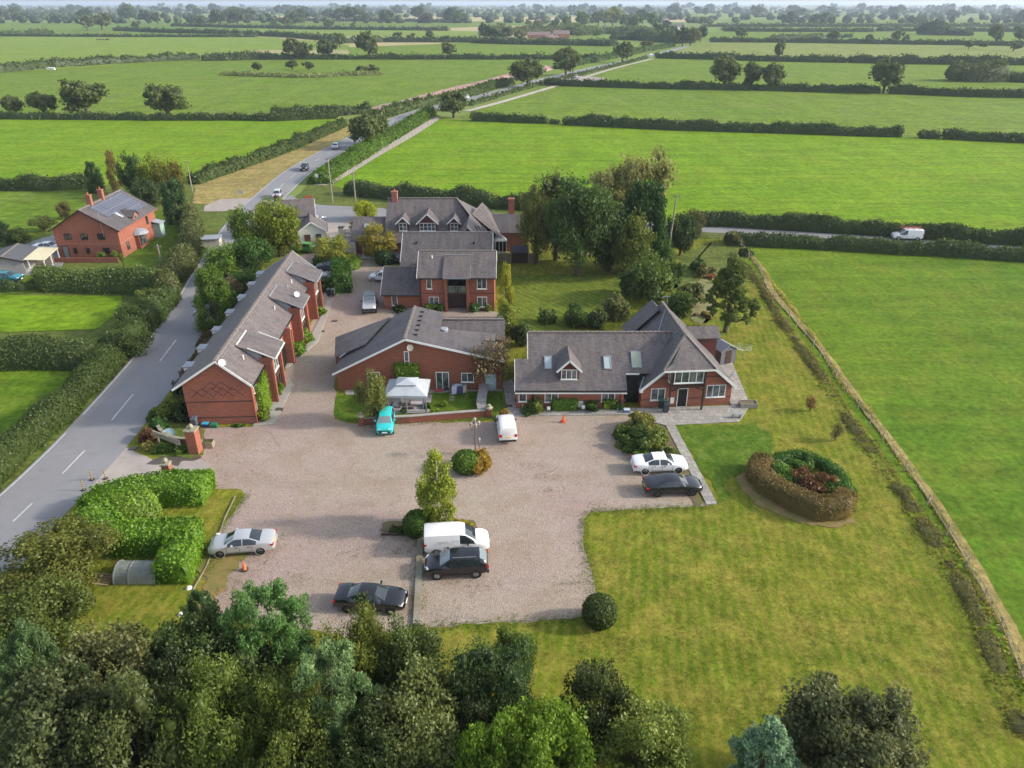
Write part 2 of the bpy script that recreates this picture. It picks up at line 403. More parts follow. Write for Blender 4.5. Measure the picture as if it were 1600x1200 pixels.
    tint=np.concatenate([np.full(len(Q),.3),np.clip(ct[i]*.6+rng.random(nl)*.45,0,1),np.full(len(T),.3)])
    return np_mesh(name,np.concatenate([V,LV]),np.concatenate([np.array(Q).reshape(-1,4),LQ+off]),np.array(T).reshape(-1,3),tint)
HN=[0]
def hedge(label,px_pts,w,h,col=(.05,.075,.02),name='hedge',world=False,cat='hedge',group=None,**k):
    HN[0]+=1; pts=[p if world else G(*p) for p in px_pts]
    me=strip_foliage(name,pts,w,h,seed=HN[0]*3,**k)
    o=fobj(name,me,None,col); return tag(o,label,cat,group)
def blob(name,label,x,y,r,h,col,cat='shrub',s=None,n=None,kind='bush',seed=None,group=None,z=0,k=11,ry=None,parent=None,core=.55):
    HN[0]+=1; seed=seed or HN[0]; rng=np.random.default_rng(seed); ry=ry or r
    cl=[]
    for i in range(k):
        a=rng.uniform(0,6.28); q=rng.uniform(.15,.62); rr=rng.uniform(.34,.5)*min(r,ry,h*.9)
        cl.append((math.cos(a)*q*r,math.sin(a)*q*ry,max(rr*.6,rng.uniform(.25,.72)*h),rr))
    cl.append((0,0,h*.5,min(min(r,ry)*.7,h*.52)))
    d=depth(x,y); s=s or max(.085,d*.0019)
    n=n or int(min(9000,(2*math.pi*r*ry+3*(r+ry)*h)/(s*s)*1.7))
    me=foliage_mesh(name,cl,n,s,seed,core,1.0); 
    if parent is not None: return fobj(name,me,parent,col,(x,y,z))
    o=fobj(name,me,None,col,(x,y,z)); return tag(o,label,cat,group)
def ball(name,label,x,y,r,col,squash=1.0,cat='clipped bush',sy=1,zc=None,n=None,top=None):
    HN[0]+=1; rng=np.random.default_rng(HN[0]); d=depth(x,y); s=max(.07,d*.0014)
    n=n or int(4*math.pi*r*r/(s*s)*1.3); D=rng.normal(size=(n,3)); D/=np.linalg.norm(D,axis=1,keepdims=True)
    P=D*r*(1+rng.normal(size=(n,1))*.03)*np.array([1,sy,squash]); zc=zc if zc is not None else r*squash*.88; P[:,2]+=zc; k=P[:,2]>0.02; P,D=P[k],D[k]
    V,Q=leaves(rng,P,D+rng.normal(size=P.shape)*.5,s,.65)
    iv,iff=ICO; cv=iv*np.array([r,r*sy,r*squash])*.94; cv[:,2]=np.maximum(cv[:,2]+zc,-.01)
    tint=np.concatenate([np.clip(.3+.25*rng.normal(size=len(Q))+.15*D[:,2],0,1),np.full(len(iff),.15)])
    me=np_mesh(name,np.concatenate([V,cv]),Q,iff+len(V),tint)
    o=fobj(name,me,None,col,(x,y,0)); return tag(o,label,cat)
# ------------------------------------------------ ground
def grassmat(name,c1,c2,c3,s1=.05,stripe=None,fine=1.6,w3=(.45,.75),streak=1):
    m=mat(name,c1,.95,spec=.08); t=NT(m); v=t.coord()
    c=t.mix(t.ramp(t.noise(v,s1,6,.6),[(.35,0),(.65,1)]),c1,c2)
    c=t.mix(t.ramp(t.noise(v,s1*6,6,.7),[(w3[0],0),(w3[1],1)]),c,c3)
    if stripe:
        ang,sc,amt=stripe; n=t.new('ShaderNodeTexWave'); n.inputs['Scale'].default_value=sc; n.inputs['Distortion'].default_value=4.5; n.inputs['Detail'].default_value=3; n.inputs['Detail Scale'].default_value=.6
        t.l.new(t.map(v,(1,1,1),(0,0,ang)),n.inputs['Vector'])
        c=t.mix(t.ramp(n.outputs['Fac'],[(.3,0),(.8,amt)]),c,c3)
    g=t.noise(v,fine,8,.75); c=t.mix(1,c,t.ramp(g,[(.28,.5),(.5,.98),(.72,1.5)]),'MULTIPLY')
    g2=t.noise(t.map(v,(1,.35,1)),fine*.25,5,.7); c=t.mix(1,c,t.ramp(g2,[(.3,.8),(.7,1.15)]),'MULTIPLY')
    g3=t.noise(t.map(v,(.12,1.1,1),(0,0,.03)),.35,5,.65) if streak else t.noise(v,.9,6,.7); c=t.mix(1,c,t.ramp(g3,[(.35,.78),(.55,1.0),(.7,1.15)]),'MULTIPLY')
    t.base(c); t.bump(g,.12,.6); return m
def sheet(name,pts,z,m,px=True,kind='structure',smooth=0,rough=0):
    P=[G(*p) for p in pts] if px else pts
    if smooth: P=spline(P+[P[0]],smooth)[:-1]
    if rough:
        Q=resample(P+[P[0]],.35)[:-1]; P=[(q.x+rough*(noise.noise(Vector((q.x*.5,q.y*.5,1)))*1.6+noise.noise(Vector((q.x*2,q.y*2,5)))),q.y+rough*(noise.noise(Vector((q.x*.5,q.y*.5,9)))*1.6+noise.noise(Vector((q.x*2,q.y*2,7))))) for q in Q]
    mb=MB(); mb.poly([(x,y,z) for x,y in P]); o=mb.build(name,m,uv=False)
    if o.data.polygons[0].normal.z<0: o.data.flip_normals()
    return tag(o,kind=kind)
def ribbon(name,pts,w,z,m,n=6,kind='structure',th=0):
    P=spline(pts,n); mb=MB(); L=[];Rr=[]
    for i,p in enumerate(P):
        a=Vector(P[max(0,i-1)]); b=Vector(P[min(len(P)-1,i+1)]); d=(b-a).normalized(); nn=Vector((-d.y,d.x)); ww=w(i/(len(P)-1)) if callable(w) else w
        L.append((p[0]+nn.x*ww/2,p[1]+nn.y*ww/2)); Rr.append((p[0]-nn.x*ww/2,p[1]-nn.y*ww/2))
    for i in range(len(P)-1):
        q=[(*L[i],z),(*Rr[i],z),(*Rr[i+1],z),(*L[i+1],z)]
        if th: mb.slab([(a,b,c) for a,b,c in q],th)
        else: mb.poly(q)
    o=mb.build(name,m,uv=False); return tag(o,kind=kind),P
# ================================================= SETTING
GR_A=grassmat('meadow_grass',(.085,.165,.012),(.115,.19,.012),(.16,.2,.022),.03)
GR_B=grassmat('bright_pasture',(.125,.235,.008),(.155,.26,.01),(.185,.255,.018),.012,fine=.8)
GR_C=grassmat('mid_pasture',(.12,.2,.016),(.145,.215,.018),(.16,.21,.045),.01,fine=.5)
GR_D=grassmat('dull_pasture',(.17,.23,.045),(.2,.24,.06),(.24,.24,.08),.008,fine=.4)
GR_E=grassmat('yellow_pasture',(.16,.25,.03),(.19,.26,.035),(.2,.24,.05),.006,fine=.4)
LAWN=grassmat('lawn',(.1,.155,.012),(.15,.18,.014),(.24,.215,.038),.06,(R(10),.42,.42),fine=4.5,w3=(.45,.66),streak=0)
LAWN_G=grassmat('green_lawn',(.066,.14,.012),(.1,.16,.014),(.14,.17,.03),.15,fine=4,streak=0)
LAWN_M=grassmat('mown_lawn',(.08,.145,.014),(.11,.165,.018),(.18,.2,.035),.1,(R(-35),.35,.6),fine=3.5,streak=0)
DRY=grassmat('dry_grass',(.3,.24,.09),(.36,.28,.11),(.16,.17,.04),.1,fine=1.5)
VERGE=grassmat('verge_grass',(.075,.125,.02),(.11,.15,.03),(.2,.17,.06),.2,fine=1.5)
TAN=grassmat('stubble',(.5,.4,.22),(.42,.36,.2),(.35,.34,.16),.01,fine=.5)
SOIL=noisy('soil',(.17,.11,.075),(.1,.07,.05),1.5,c3=(.12,.12,.03),scale2=.6)
CLAY=noisy('red_earth',(.36,.2,.16),(.25,.14,.11),1.2,c3=(.42,.28,.22),scale2=.2,bump=.3)
# far patchwork
PATCH=mat('farmland',(.12,.2,.03),.95,spec=.05); t=NT(PATCH); v=t.coord()
mp=t.map(v,(1/380,1/520,1),(0,0,.12)); vo=t.new('ShaderNodeTexVoronoi'); vo.distance='CHEBYCHEV'; vo.inputs['Scale'].default_value=1; vo.inputs['Randomness'].default_value=.8
t.l.new(mp,vo.inputs['Vector']); se=t.new('ShaderNodeSeparateColor'); t.l.new(vo.outputs['Color'],se.inputs[0])
c=t.ramp(se.outputs[0],[(0,(.11,.2,.025)),(.3,(.14,.23,.03)),(.5,(.2,.24,.06)),(.7,(.12,.2,.03)),(.86,(.42,.34,.2)),(.95,(.2,.25,.05))])
c=t.mix(t.ramp(t.noise(v,.004,5),[(.4,0),(.7,.6)]),c,(.09,.15,.03)); t.base(c)
sheet('ground',[(-30000,-300),(30000,-300),(30000,60000),(-30000,60000)],0,PATCH,px=False)
Z=[.010]
def fld(pts,m,name='field',smooth=0,rough=None):
    Z[0]+=.0025
    if rough is None: rough={'gravel_drive':.16,'planting_bed':.2,'bare_soil':.3,'dry_ground':.5,'rough_grass':.8,'entrance':.2,'dry_verge':.4,'verge':.35}.get(name,0)
    return sheet(name,pts,Z[0],m,smooth=smooth,rough=rough)
fld([(-700,290),(300,290),(330,330),(345,400),(280,480),(180,600),(0,800),(-700,1100)],VERGE,'paddock_edge')
# distant fields
for pts,m in [
 ([(-200,24),(420,22),(640,22),(640,17),(-200,17)],GR_D),([(430,31),(720,30),(720,25),(430,25)],TAN),
 ([(720,33),(905,34),(960,29),(905,26),(730,27)],TAN),([(250,17),(330,17),(330,13),(250,13)],TAN),([(1040,34),(1110,36),(1110,31),(1040,30)],TAN),
 ([(0,46),(120,47),(130,37),(0,36)],GR_C),([(130,33),(300,33),(400,28),(240,26),(130,26)],GR_E),
 ([(330,42),(640,46),(780,41),(780,34),(330,31)],GR_C),([(400,55),(750,60),(750,49),(400,44)],GR_E),([(-100,57),(400,56),(400,47),(-100,48)],GR_C),
 ([(1300,52),(1600,54),(1800,55),(1800,42),(1120,42),(1120,50)],GR_C),([(1100,41),(1800,40),(1800,30),(1170,31)],GR_C),([(1000,31),(1800,30),(1800,25),(1000,25)],GR_D),
 ([(1085,64),(1700,70),(2100,74),(2100,50),(1100,50)],GR_C),([(1000,29),(1200,28),(1200,24),(1000,24)],GR_E)]: fld(pts,m)
for pts,m in [
 ([(-500,84),(0,58),(100,54),(300,55),(430,60),(545,70),(545,78),(400,78),(320,92),(0,114),(-500,130)],GR_E),
 ([(540,74),(760,66),(960,70),(1010,74),(990,84),(935,90),(665,92),(555,92)],GR_C),
 ([(-500,130),(0,114),(310,93),(935,91),(900,100),(800,124),(700,154),(560,179),(430,182),(0,184),(-500,190)],GR_C),
 ([(1045,85),(1105,65),(2000,76),(2200,104),(1600,101),(1200,95),(1025,89)],GR_D),
 ([(905,126),(945,110),(1028,90),(1200,95),(1600,101),(2200,106),(2200,158),(1600,151),(1200,143),(1000,137),(900,133)],GR_C),
 ([(716,183),(790,158),(855,134),(1000,138),(1600,152),(2300,166),(2300,230),(1600,221),(1400,213),(1100,203),(880,193),(735,189)],GR_C),
 ([(500,296),(580,247),(690,184),(735,189),(880,193),(1100,203),(1400,213),(1600,221),(2300,232),(2500,420),(1600,384),(1300,362),(1085,350),(830,330),(620,320),(540,312)],GR_B),
 ([(1140,378),(1300,388),(1450,397),(1600,407),(2300,450),(2600,1500),(1760,1500),(1700,1320),(1600,1105),(1530,950),(1470,840),(1400,735),(1330,640),(1265,545),(1215,480),(1180,425)],GR_A),
 ([(-600,196),(0,186),(520,186),(545,190),(470,232),(305,284),(140,291),(-600,292)],GR_B),
 ([(-600,300),(140,300),(150,330),(95,355),(0,385),(-600,420)],GR_C),([(-500,470),(0,462),(190,463),(190,485),(150,515),(0,520),(-500,520)],GR_B),
 ([(-500,585),(0,575),(125,573),(75,640),(0,700),(-300,900)],GR_A)]: fld(pts,m)
fld([(305,290),(470,232),(545,192),(600,182),(605,190),(545,212),(480,248),(410,300),(372,328),(300,318)],DRY,'dry_verge')
fld([(265,322),(330,318),(370,330),(345,380),(300,440),(275,470),(262,420)],VERGE,'verge')
fld([(-200,1000),(0,800),(0,760),(95,690),(190,575),(265,480),(320,405),(280,400),(220,480),(120,600),(0,720),(-200,860)],VERGE,'verge')
fld([(180,345),(240,330),(300,330),(300,420),(270,470),(200,430),(190,404),(240,368)],LAWN_G,'lawn')
fld([(0,395),(60,375),(110,360),(100,410),(90,440),(0,440)],noisy('blue_gravel',(.26,.27,.28),(.19,.2,.21),2),'gravel_yard')
fld([(0,432),(60,430),(62,456),(0,462)],LAWN_G,'lawn')
fld([(460,312),(500,270),(545,236),(612,203),(680,178),(690,183),(580,250),(520,290),(620,318),(700,325),(600,326),(500,322)],VERGE,'verge')
fld([(480,325),(520,322),(600,326),(625,340),(560,380),(560,402),(500,420),(440,400)],noisy('yard_tarmac',(.27,.26,.25),(.2,.19,.185),1,c3=(.33,.28,.25),scale2=.15),'forecourt')
fld([(600,325),(700,322),(830,328),(1085,353),(1300,366),(1600,386),(2300,436),(2300,452),(1600,408),(1300,390),(1140,380),(1085,372),(830,345)],VERGE,'verge')
# main garden grass under everything near
fld([(1085,372),(1145,377),(1180,425),(1215,480),(1265,545),(1330,640),(1400,735),(1470,840),(1530,950),(1600,1105),(1700,1320),(1800,1600),(-200,1600),(-250,1200),(0,845),(60,790),(190,705),(225,655),(270,600),(318,520),(360,440),(420,400),(480,390),(560,400),(830,345)],LAWN,'lawn')
fld([(1060,400),(1110,380),(1150,385),(1180,430),(1110,470),(1085,500),(1050,470)],VERGE,'rough_grass')
# gravel
GRAV=mat('gravel',(.36,.29,.26),.95,spec=.1); t=NT(GRAV); v=t.coord()
c=t.mix(t.ramp(t.noise(v,.06,5,.6),[(.4,0),(.6,1)]),(.365,.31,.25),(.36,.275,.245))
c=t.mix(t.ramp(t.noise(v,.22,6,.7),[(.46,0),(.68,.8)]),c,(.29,.225,.165))
c=t.mix(t.ramp(t.noise(v,.8,6,.75,.4),[(.6,0),(.74,.65)]),c,(.17,.15,.07))
w1=t.new('ShaderNodeTexWave'); w1.wave_type='RINGS'; w1.inputs['Scale'].default_value=.11; w1.inputs['Distortion'].default_value=7; w1.inputs['Detail'].default_value=3; w1.inputs['Detail Scale'].default_value=.5; t.l.new(t.map(v,(.5,1,1),(0,0,.3)),w1.inputs['Vector'])
c=t.mix(t.ramp(t.noise(t.map(v,(.25,1.4,1),(0,0,.9)),.5,5,.7),[(.55,0),(.75,.45)]),c,(.24,.21,.17))
c=t.mix(t.ramp(t.noise(t.map(v,(.5,1.2,1),(0,0,.5)),.3,4,.6),[(.58,0),(.78,.4)]),c,(.45,.4,.38))
vo=t.new('ShaderNodeTexVoronoi'); vo.inputs['Scale'].default_value=22; t.l.new(v,vo.inputs['Vector']); s_=t.new('ShaderNodeSeparateColor'); t.l.new(vo.outputs['Color'],s_.inputs[0])
c=t.mix(1,c,t.ramp(s_.outputs[0],[(0,.66),(.5,.98),(1,1.32)]),'MULTIPLY'); t.base(c); t.bump(vo.outputs['Distance'],.05,.8)
drive=[(176,722),(215,715),(250,725),(305,716),(318,712),(322,668),(398,669),(425,610),(470,545),(498,480),(503,440),(500,430),(470,400),(545,385),(600,395),(605,470),(780,489),(795,510),(700,515),(560,520),(526,560),(524,655),(545,664),(780,660),(800,652),(985,648),(985,668),(962,670),(960,700),(1045,735),(1108,792),(1010,796),(925,800),(912,812),(914,850),(932,930),(918,966),(840,972),(720,978),(640,985),(560,1000),(330,960),(318,905),(345,830),(385,775),(375,766),(330,765),(260,750),(145,765),(120,745)]
fld(drive,GRAV,'gravel_drive')
TARM=mat('asphalt',(.12,.12,.13),.85,spec=.25); t=NT(TARM); v=t.coord()
c=t.mix(t.ramp(t.noise(v,.12,5,.6),[(.35,0),(.65,1)]),(.2,.2,.21),(.235,.235,.245))
c=t.mix(t.ramp(t.noise(v,1.1,6,.75),[(.5,0),(.8,.4)]),c,(.12,.12,.125)); c=t.mix(t.ramp(t.noise(v,25,2),[(.3,0),(.7,.25)]),c,(.28,.28,.29)); t.base(c)
rc=[(-60,905),(0,838),(42,797),(98,742),(150,687),(200,628),(250,566),(287,516),(318,465),(348,408),(385,347),(428,302),(475,263),(540,226),(600,196),(655,175),(720,158),(790,141),(860,122),(925,107),(990,93),(1050,79),(1075,72)]
RC=[G(*p) for p in rc]; Z[0]+=.004
road,RP=ribbon('road',RC,7.0,Z[0]+.01,TARM)
PAINT=noisy('road_paint',(.62,.62,.6),(.45,.45,.44),3); zr=Z[0]+.016
def offs(P,o):
    out=[]
    for i,p in enumerate(P):
        a=Vector(P[max(0,i-1)]); b=Vector(P[min(len(P)-1,i+1)]); d=(b-a).normalized(); out.append((p[0]-d.y*o,p[1]+d.x*o))
    return out
mk=MB(); L=resample(RP,1.0); s=0
for i in range(0,len(L)-4,9):
    if L[i].y<520:
        a,b=L[i],L[i+4]; d=(b-a).normalized()*.06; n=Vector((-d.y,d.x,0)); mk.poly([(a+n)[:2]+(zr,),(a-n)[:2]+(zr,),(b-n)[:2]+(zr,),(b+n)[:2]+(zr,)])
for o in (3.25,):
    e=offs(RP,o)
    for a,b in zip(e,e[1:]):
        if b[1]<60 or b[1]>64:
            d=(Vector(b)-Vector(a)).normalized(); n=Vector((-d.y,d.x))*.055; mk.poly([(a[0]+n.x,a[1]+n.y,zr),(a[0]-n.x,a[1]-n.y,zr),(b[0]-n.x,b[1]-n.y,zr),(b[0]+n.x,b[1]+n.y,zr)])
e=offs(RP,-3.3)
for a,b in zip(e,e[1:]):
    if b[1]>150:
        d=(Vector(b)-Vector(a)).normalized(); n=Vector((-d.y,d.x))*.055; mk.poly([(a[0]+n.x,a[1]+n.y,zr),(a[0]-n.x,a[1]-n.y,zr),(b[0]-n.x,b[1]-n.y,zr),(b[0]+n.x,b[1]+n.y,zr)])
tag(mk.build('road_markings',PAINT,uv=False),kind='structure')
fld([(430,318),(455,305),(465,312),(500,321),(610,328),(700,330),(700,338),(560,345),(500,350),(440,345)],TARM,'side_road')
ribbon('lane',[G(*p) for p in [(600,333),(720,336),(860,344),(1000,352),(1090,358),(1140,361),(1300,371),(1420,378),(1600,392),(1900,414)]],4.2,Z[0]+.008,TARM)
fld([(320,322),(345,312),(400,310),(385,325),(350,331),(318,331)],noisy('track_gravel',(.36,.31,.28),(.28,.25,.22),1),'track')
fld([(60,795),(110,745),(150,705),(190,700),(250,722),(310,715),(330,735),(300,760),(250,748),(150,762),(100,800)],noisy('worn_tarmac',(.34,.3,.27),(.27,.24,.22),.6,c3=(.4,.35,.31),scale2=.25),'entrance')
fld([(228,727),(250,716),(300,712),(316,716),(302,722),(285,722),(278,730),(262,726),(246,728)],mat('dark_patch',(.09,.075,.06),.5),'dark_ground_patch',smooth=3)  # evenly dark patch on the ground left of the tall gate pillar
# conrete track and fence beside the main road further up
ribbon('track',[G(*p) for p in [(500,290),(530,276),(580,246),(640,212),(684,184)]],3.2,Z[0]+.012,noisy('track_concrete',(.4,.36,.31),(.33,.3,.26),1))
ribbon('track',[G(*p) for p in [(730,174),(790,158),(860,137),(905,124),(960,107),(1020,92)]],3.0,Z[0]+.012,noisy('track_concrete',(.4,.36,.31),(.33,.3,.26),1))
fld([(868,126),(885,120),(905,119),(943,122),(943,127),(900,128),(868,131)],noisy('layby',(.33,.27,.25),(.28,.23,.21),.6),'layby')
# earth bank along the road
def bank(name,pts,w,h,m):
    P=resample([G(*p) for p in pts],3); mb=MB(); rows=[]
    for i,p in enumerate(P):
        a=P[max(0,i-1)]; b=P[min(len(P)-1,i+1)]; d=(b-a).normalized(); n=Vector((-d.y,d.x,0)); row=[]
        hh=h*(.7+.5*noise.noise(p*.05)) * min(1,i/4,(len(P)-1-i)/4+.05)
        for k in range(9):
            u=k/8*2-1; q=p+n*(u*w/2); row.append((q.x,q.y,max(-.02,hh*(1-u*u)*(1+.35*noise.noise(q*.3)))))
        rows.append(row)
    for r1,r2 in zip(rows,rows[1:]):
        for k in range(8): mb.poly([r1[k],r2[k],r2[k+1],r1[k+1]])
    return tag(mb.build(name,m,smooth=True,uv=False),kind='structure')
bank('earth_bank',[(585,174),(640,163),(700,146),(760,131),(800,120),(860,104)],16,2.2,CLAY)
fld([(600,177),(640,158),(700,140),(800,114),(850,104),(855,108),(790,124),(700,152),(640,172)],CLAY,'bare_earth')
# paved areas
def pave(name,c1,c2,bw,bh):
    m=mat(name,c1,.85,spec=.2); t=NT(m); v=t.coord(); b=t.new('ShaderNodeTexBrick'); b.inputs['Scale'].default_value=1; b.inputs['Brick Width'].default_value=bw; b.inputs['Row Height'].default_value=bh
    b.inputs['Mortar Size'].default_value=.02; b.inputs['Color1'].default_value=(*c1,1); b.inputs['Color2'].default_value=(*c2,1); b.inputs['Mortar'].default_value=(c2[0]*.5,c2[1]*.5,c2[2]*.5,1); t.l.new(v,b.inputs['Vector'])
    c=t.mix(t.ramp(t.noise(v,.8,6,.7),[(.4,0),(.7,.6)]),b.outputs[0],(c1[0]*.6,c1[1]*.6,c1[2]*.55)); c=t.mix(t.ramp(t.noise(v,1.7,4),[(.55,0),(.7,.5)]),c,(.5,.47,.42)); t.base(c); return m
FLAG=pave('paving_flags',(.36,.34,.31),(.27,.26,.24),.75,.6); BLK=pave('block_paving',(.3,.25,.22),(.25,.21,.19),.4,.4)
fld([(470,590),(524,560),(524,655),(440,700),(410,668),(430,664)],GRAV,'gravel_drive')
def flag(name,pts,m=FLAG,th=.06):
    P=[G(*p) for p in pts]; mb=MB(); 
    a=sum(P[i][0]*P[(i+1)%len(P)][1]-P[(i+1)%len(P)][0]*P[i][1] for i in range(len(P)))
    if a<0: P=P[::-1]
    mb.hexa([(x,y,-.02) for x,y in P],[(x,y,Z[0]+th) for x,y in P]); return tag(mb.build(name,m,uv=False),kind='structure')
flag('pavement',[(395,668),(429,665),(459,603),(451,593),(441,598),(432,620),(418,640)],CONC)
flag('pavement',[(428,583),(452,575),(475,555),(497,535),(520,472),(511,470),(500,500),(478,540),(452,566)],CONC)
flag('patio',[(1003,640),(1142,636),(1118,560),(1140,560),(1172,635),(1155,661),(1040,667),(1020,662)])
flag('path',[(1040,667),(1054,666),(1120,789),(1104,791)])
flag('path',[(785,600),(800,595),(822,645),(985,640),(1003,640),(1020,662),(985,650),(820,652),(795,655)])
flag('path',[(540,612),(785,606),(785,612),(540,619)],CONC)
fld([(521,650),(524,622),(545,617),(560,620),(640,618),(760,612),(768,640),(764,658),(560,662),(535,660)],LAWN_G,'lawn')
fld([(760,620),(782,612),(795,650),(788,657),(764,657)],LAWN_G,'lawn')
fld([(1055,668),(1155,663),(1185,660),(1215,700),(1190,725),(1150,740),(1125,788)],LAWN_G,'lawn',rough=.5)
fld([(775,500),(800,432),(965,428),(985,470),(940,510),(830,520)],LAWN_M,'lawn')
fld([(958,672),(985,655),(1040,668),(1075,735),(1100,788),(1085,793),(1050,730),(1000,705),(965,700)],SOIL,'planting_bed')
fld([(1152,745),(1172,735),(1200,775),(1260,808),(1330,812),(1332,824),(1285,826),(1215,808),(1170,780)],noisy('heart_soil',(.24,.16,.07),(.15,.14,.03),1.5),'bare_soil',smooth=4)
fld([(298,985),(312,915),(328,868),(395,858),(385,882),(352,905),(338,950),(333,985)],noisy('weedy_edge',(.3,.18,.08),(.2,.15,.05),1.2,c3=(.15,.15,.03)),'bare_soil',smooth=4,rough=.5)
fld([(595,832),(600,818),(640,815),(740,815),(745,828),(705,836),(655,838)],SOIL,'planting_bed')
fld([(224,675),(240,650),(275,610),(300,560),(330,500),(345,510),(320,570),(290,610),(297,668),(318,668),(316,712),(300,715),(250,712),(226,700)],VERGE,'verge')
fld([(280,590),(300,560),(335,500),(345,512),(322,560),(296,602),(300,668),(318,668),(318,690),(290,680)],SOIL,'planting_bed')
fld([(1085,440),(1105,430),(1118,470),(1100,508),(1080,500),(1070,470)],noisy('dry_brush',(.26,.2,.11),(.19,.16,.08),1.2,c3=(.14,.17,.04),scale2=.5),'dry_ground',smooth=4,rough=.9)
# ================================================= BUILDINGS
class Frm:
    """local frame: x across, y along, origin at (ox,oy), turned by a degrees"""
    def __init__(s,ox,oy,a): s.o=(ox,oy); s.c=math.cos(R(a)); s.s=math.sin(R(a)); s.a=R(a)
    def p(s,x,y,z=0): return (s.o[0]+x*s.c-y*s.s, s.o[1]+x*s.s+y*s.c, z)
    def d(s,x,y): return Vector((x*s.c-y*s.s,x*s.s+y*s.c,0))
    def box(s,mb,x0,x1,y0,y1,z0,z1):
        return mb.hexa([s.p(x0,y0,z0),s.p(x1,y0,z0),s.p(x1,y1,z0),s.p(x0,y1,z0)],[s.p(x0,y0,z1),s.p(x1,y0,z1),s.p(x1,y1,z1),s.p(x0,y1,z1)])
    def prism(s,mb,prof,y0,y1):
        """prof: (x,z) counter-clockwise seen from -y"""
        return mb.hexa([s.p(x,y1,z) for x,z in prof],[s.p(x,y0,z) for x,z in prof])
    def slab(s,mb,pts,t=.12): return mb.slab([s.p(*q) for q in pts],t)
def window(root,P,n,w,h,cols=2,rows=1,fm=WHITE,gm=None,sill=True,name='window',depth=.07,fw=.07,tr=None):
    """P bottom centre on the wall surface (world), n outward normal"""
    P=Vector(P); n=Vector(n).normalized(); u=Vector((0,0,1)).cross(n).normalized(); z=Vector((0,0,1))
    f=MB(); q=lambda a,b,c: P+u*a+z*b+n*c
    def bar(a0,a1,b0,b1,c0=-.02,c1=depth): f.hexa([q(a0,b0,c0),q(a1,b0,c0),q(a1,b0,c1),q(a0,b0,c1)],[q(a0,b1,c0),q(a1,b1,c0),q(a1,b1,c1),q(a0,b1,c1)])
    bar(-w/2,-w/2+fw,0,h); bar(w/2-fw,w/2,0,h); bar(-w/2+fw,w/2-fw,0,fw); bar(-w/2+fw,w/2-fw,h-fw,h)
    for i in range(1,cols): x=-w/2+w*i/cols; bar(x-fw*.45,x+fw*.45,fw,h-fw,-.02,depth-.01)
    for i in range(1,rows): zz=(h*i/rows if not tr else h*tr); bar(-w/2+fw,w/2-fw,zz-fw*.35,zz+fw*.35,-.02,depth-.015)
    if sill: bar(-w/2-.06,w/2+.06,-.07,-.002,-.02,depth+.06)
    o=f.build(name,fm,root,uv=False)
    g=MB(); a,b=w/2-fw*.5,fw*.5
    g.hexa([q(-a,b,-.01),q(a,b,-.01),q(a,b,.025),q(-a,b,.025)],[q(-a,h-b,-.01),q(a,h-b,-.01),q(a,h-b,.025),q(-a,h-b,.025)])
    pn=g.build('pane',gm or GLASS,None,uv=False)
    inv=None; p=root
    pn.data.transform(ROOT[root.name]); pn.parent=o
    return o
def door(root,P,n,w=.95,h=2.1,m=None,frame=WHITE):
    o=window(root,P,n,w,h,1,1,frame,m or DARKW,False,'door'); return o
def roof_pair(f,root,xl,zl,xr,zr_,xm,zm,y0,y1,m,ridge=True,barge=(1,1),bm=None,t=.1,name='roof',gut=True):
    mb=MB(); f.slab(mb,[(xl,y0,zl),(xm,y0,zm),(xm,y1,zm),(xl,y1,zl)][::-1],t); f.slab(mb,[(xm,y0,zm),(xr,y0,zr_),(xr,y1,zr_),(xm,y1,zm)][::-1],t)
    r=mb.build(name,m,root)
    if ridge:
        mb=MB(); n=max(2,int((y1-y0)/.45)); st=(y1-y0)/n
        for i in range(n): mb.beam(f.p(xm,y0+i*st+.02,zm+.0),f.p(xm,y0+(i+1)*st-.02,zm+.0),.26,.12+.03*(i%2))
        mb.build('ridge_tiles',RIDGE,r if r.parent is None else r.parent,uv=False)
    bm=bm or WHITE
    for on,y in ((barge[0],y0),(barge[1],y1)):
        if on:
            mb=MB(); s=-.03 if y==y0 else .03
            mb.beam(f.p(xl,y+s,zl-.1),f.p(xm,y+s,zm-.1),.05,.2,(0,0,1)); mb.beam(f.p(xm,y+s,zm-.1),f.p(xr,y+s,zr_-.1),.05,.2,(0,0,1)); mb.build('bargeboard',bm,root,uv=False)
    if gut:
        for x,z,s in ((xl,zl,-1),(xr,zr_,1)): mb=MB(); mb.beam(f.p(x+s*.07,y0+.02,z-.08),f.p(x+s*.07,y1-.02,z-.08),.12,.1); mb.build('gutter',BLACKP if gut is True else gut,root,uv=False)
    return r
def pipe(root,p,z0,z1,m=BLACKP,r=.05): mb=MB(); mb.tube((p[0],p[1],z0),(p[0],p[1],z1),r); mb.build('downpipe',m,root,uv=False)
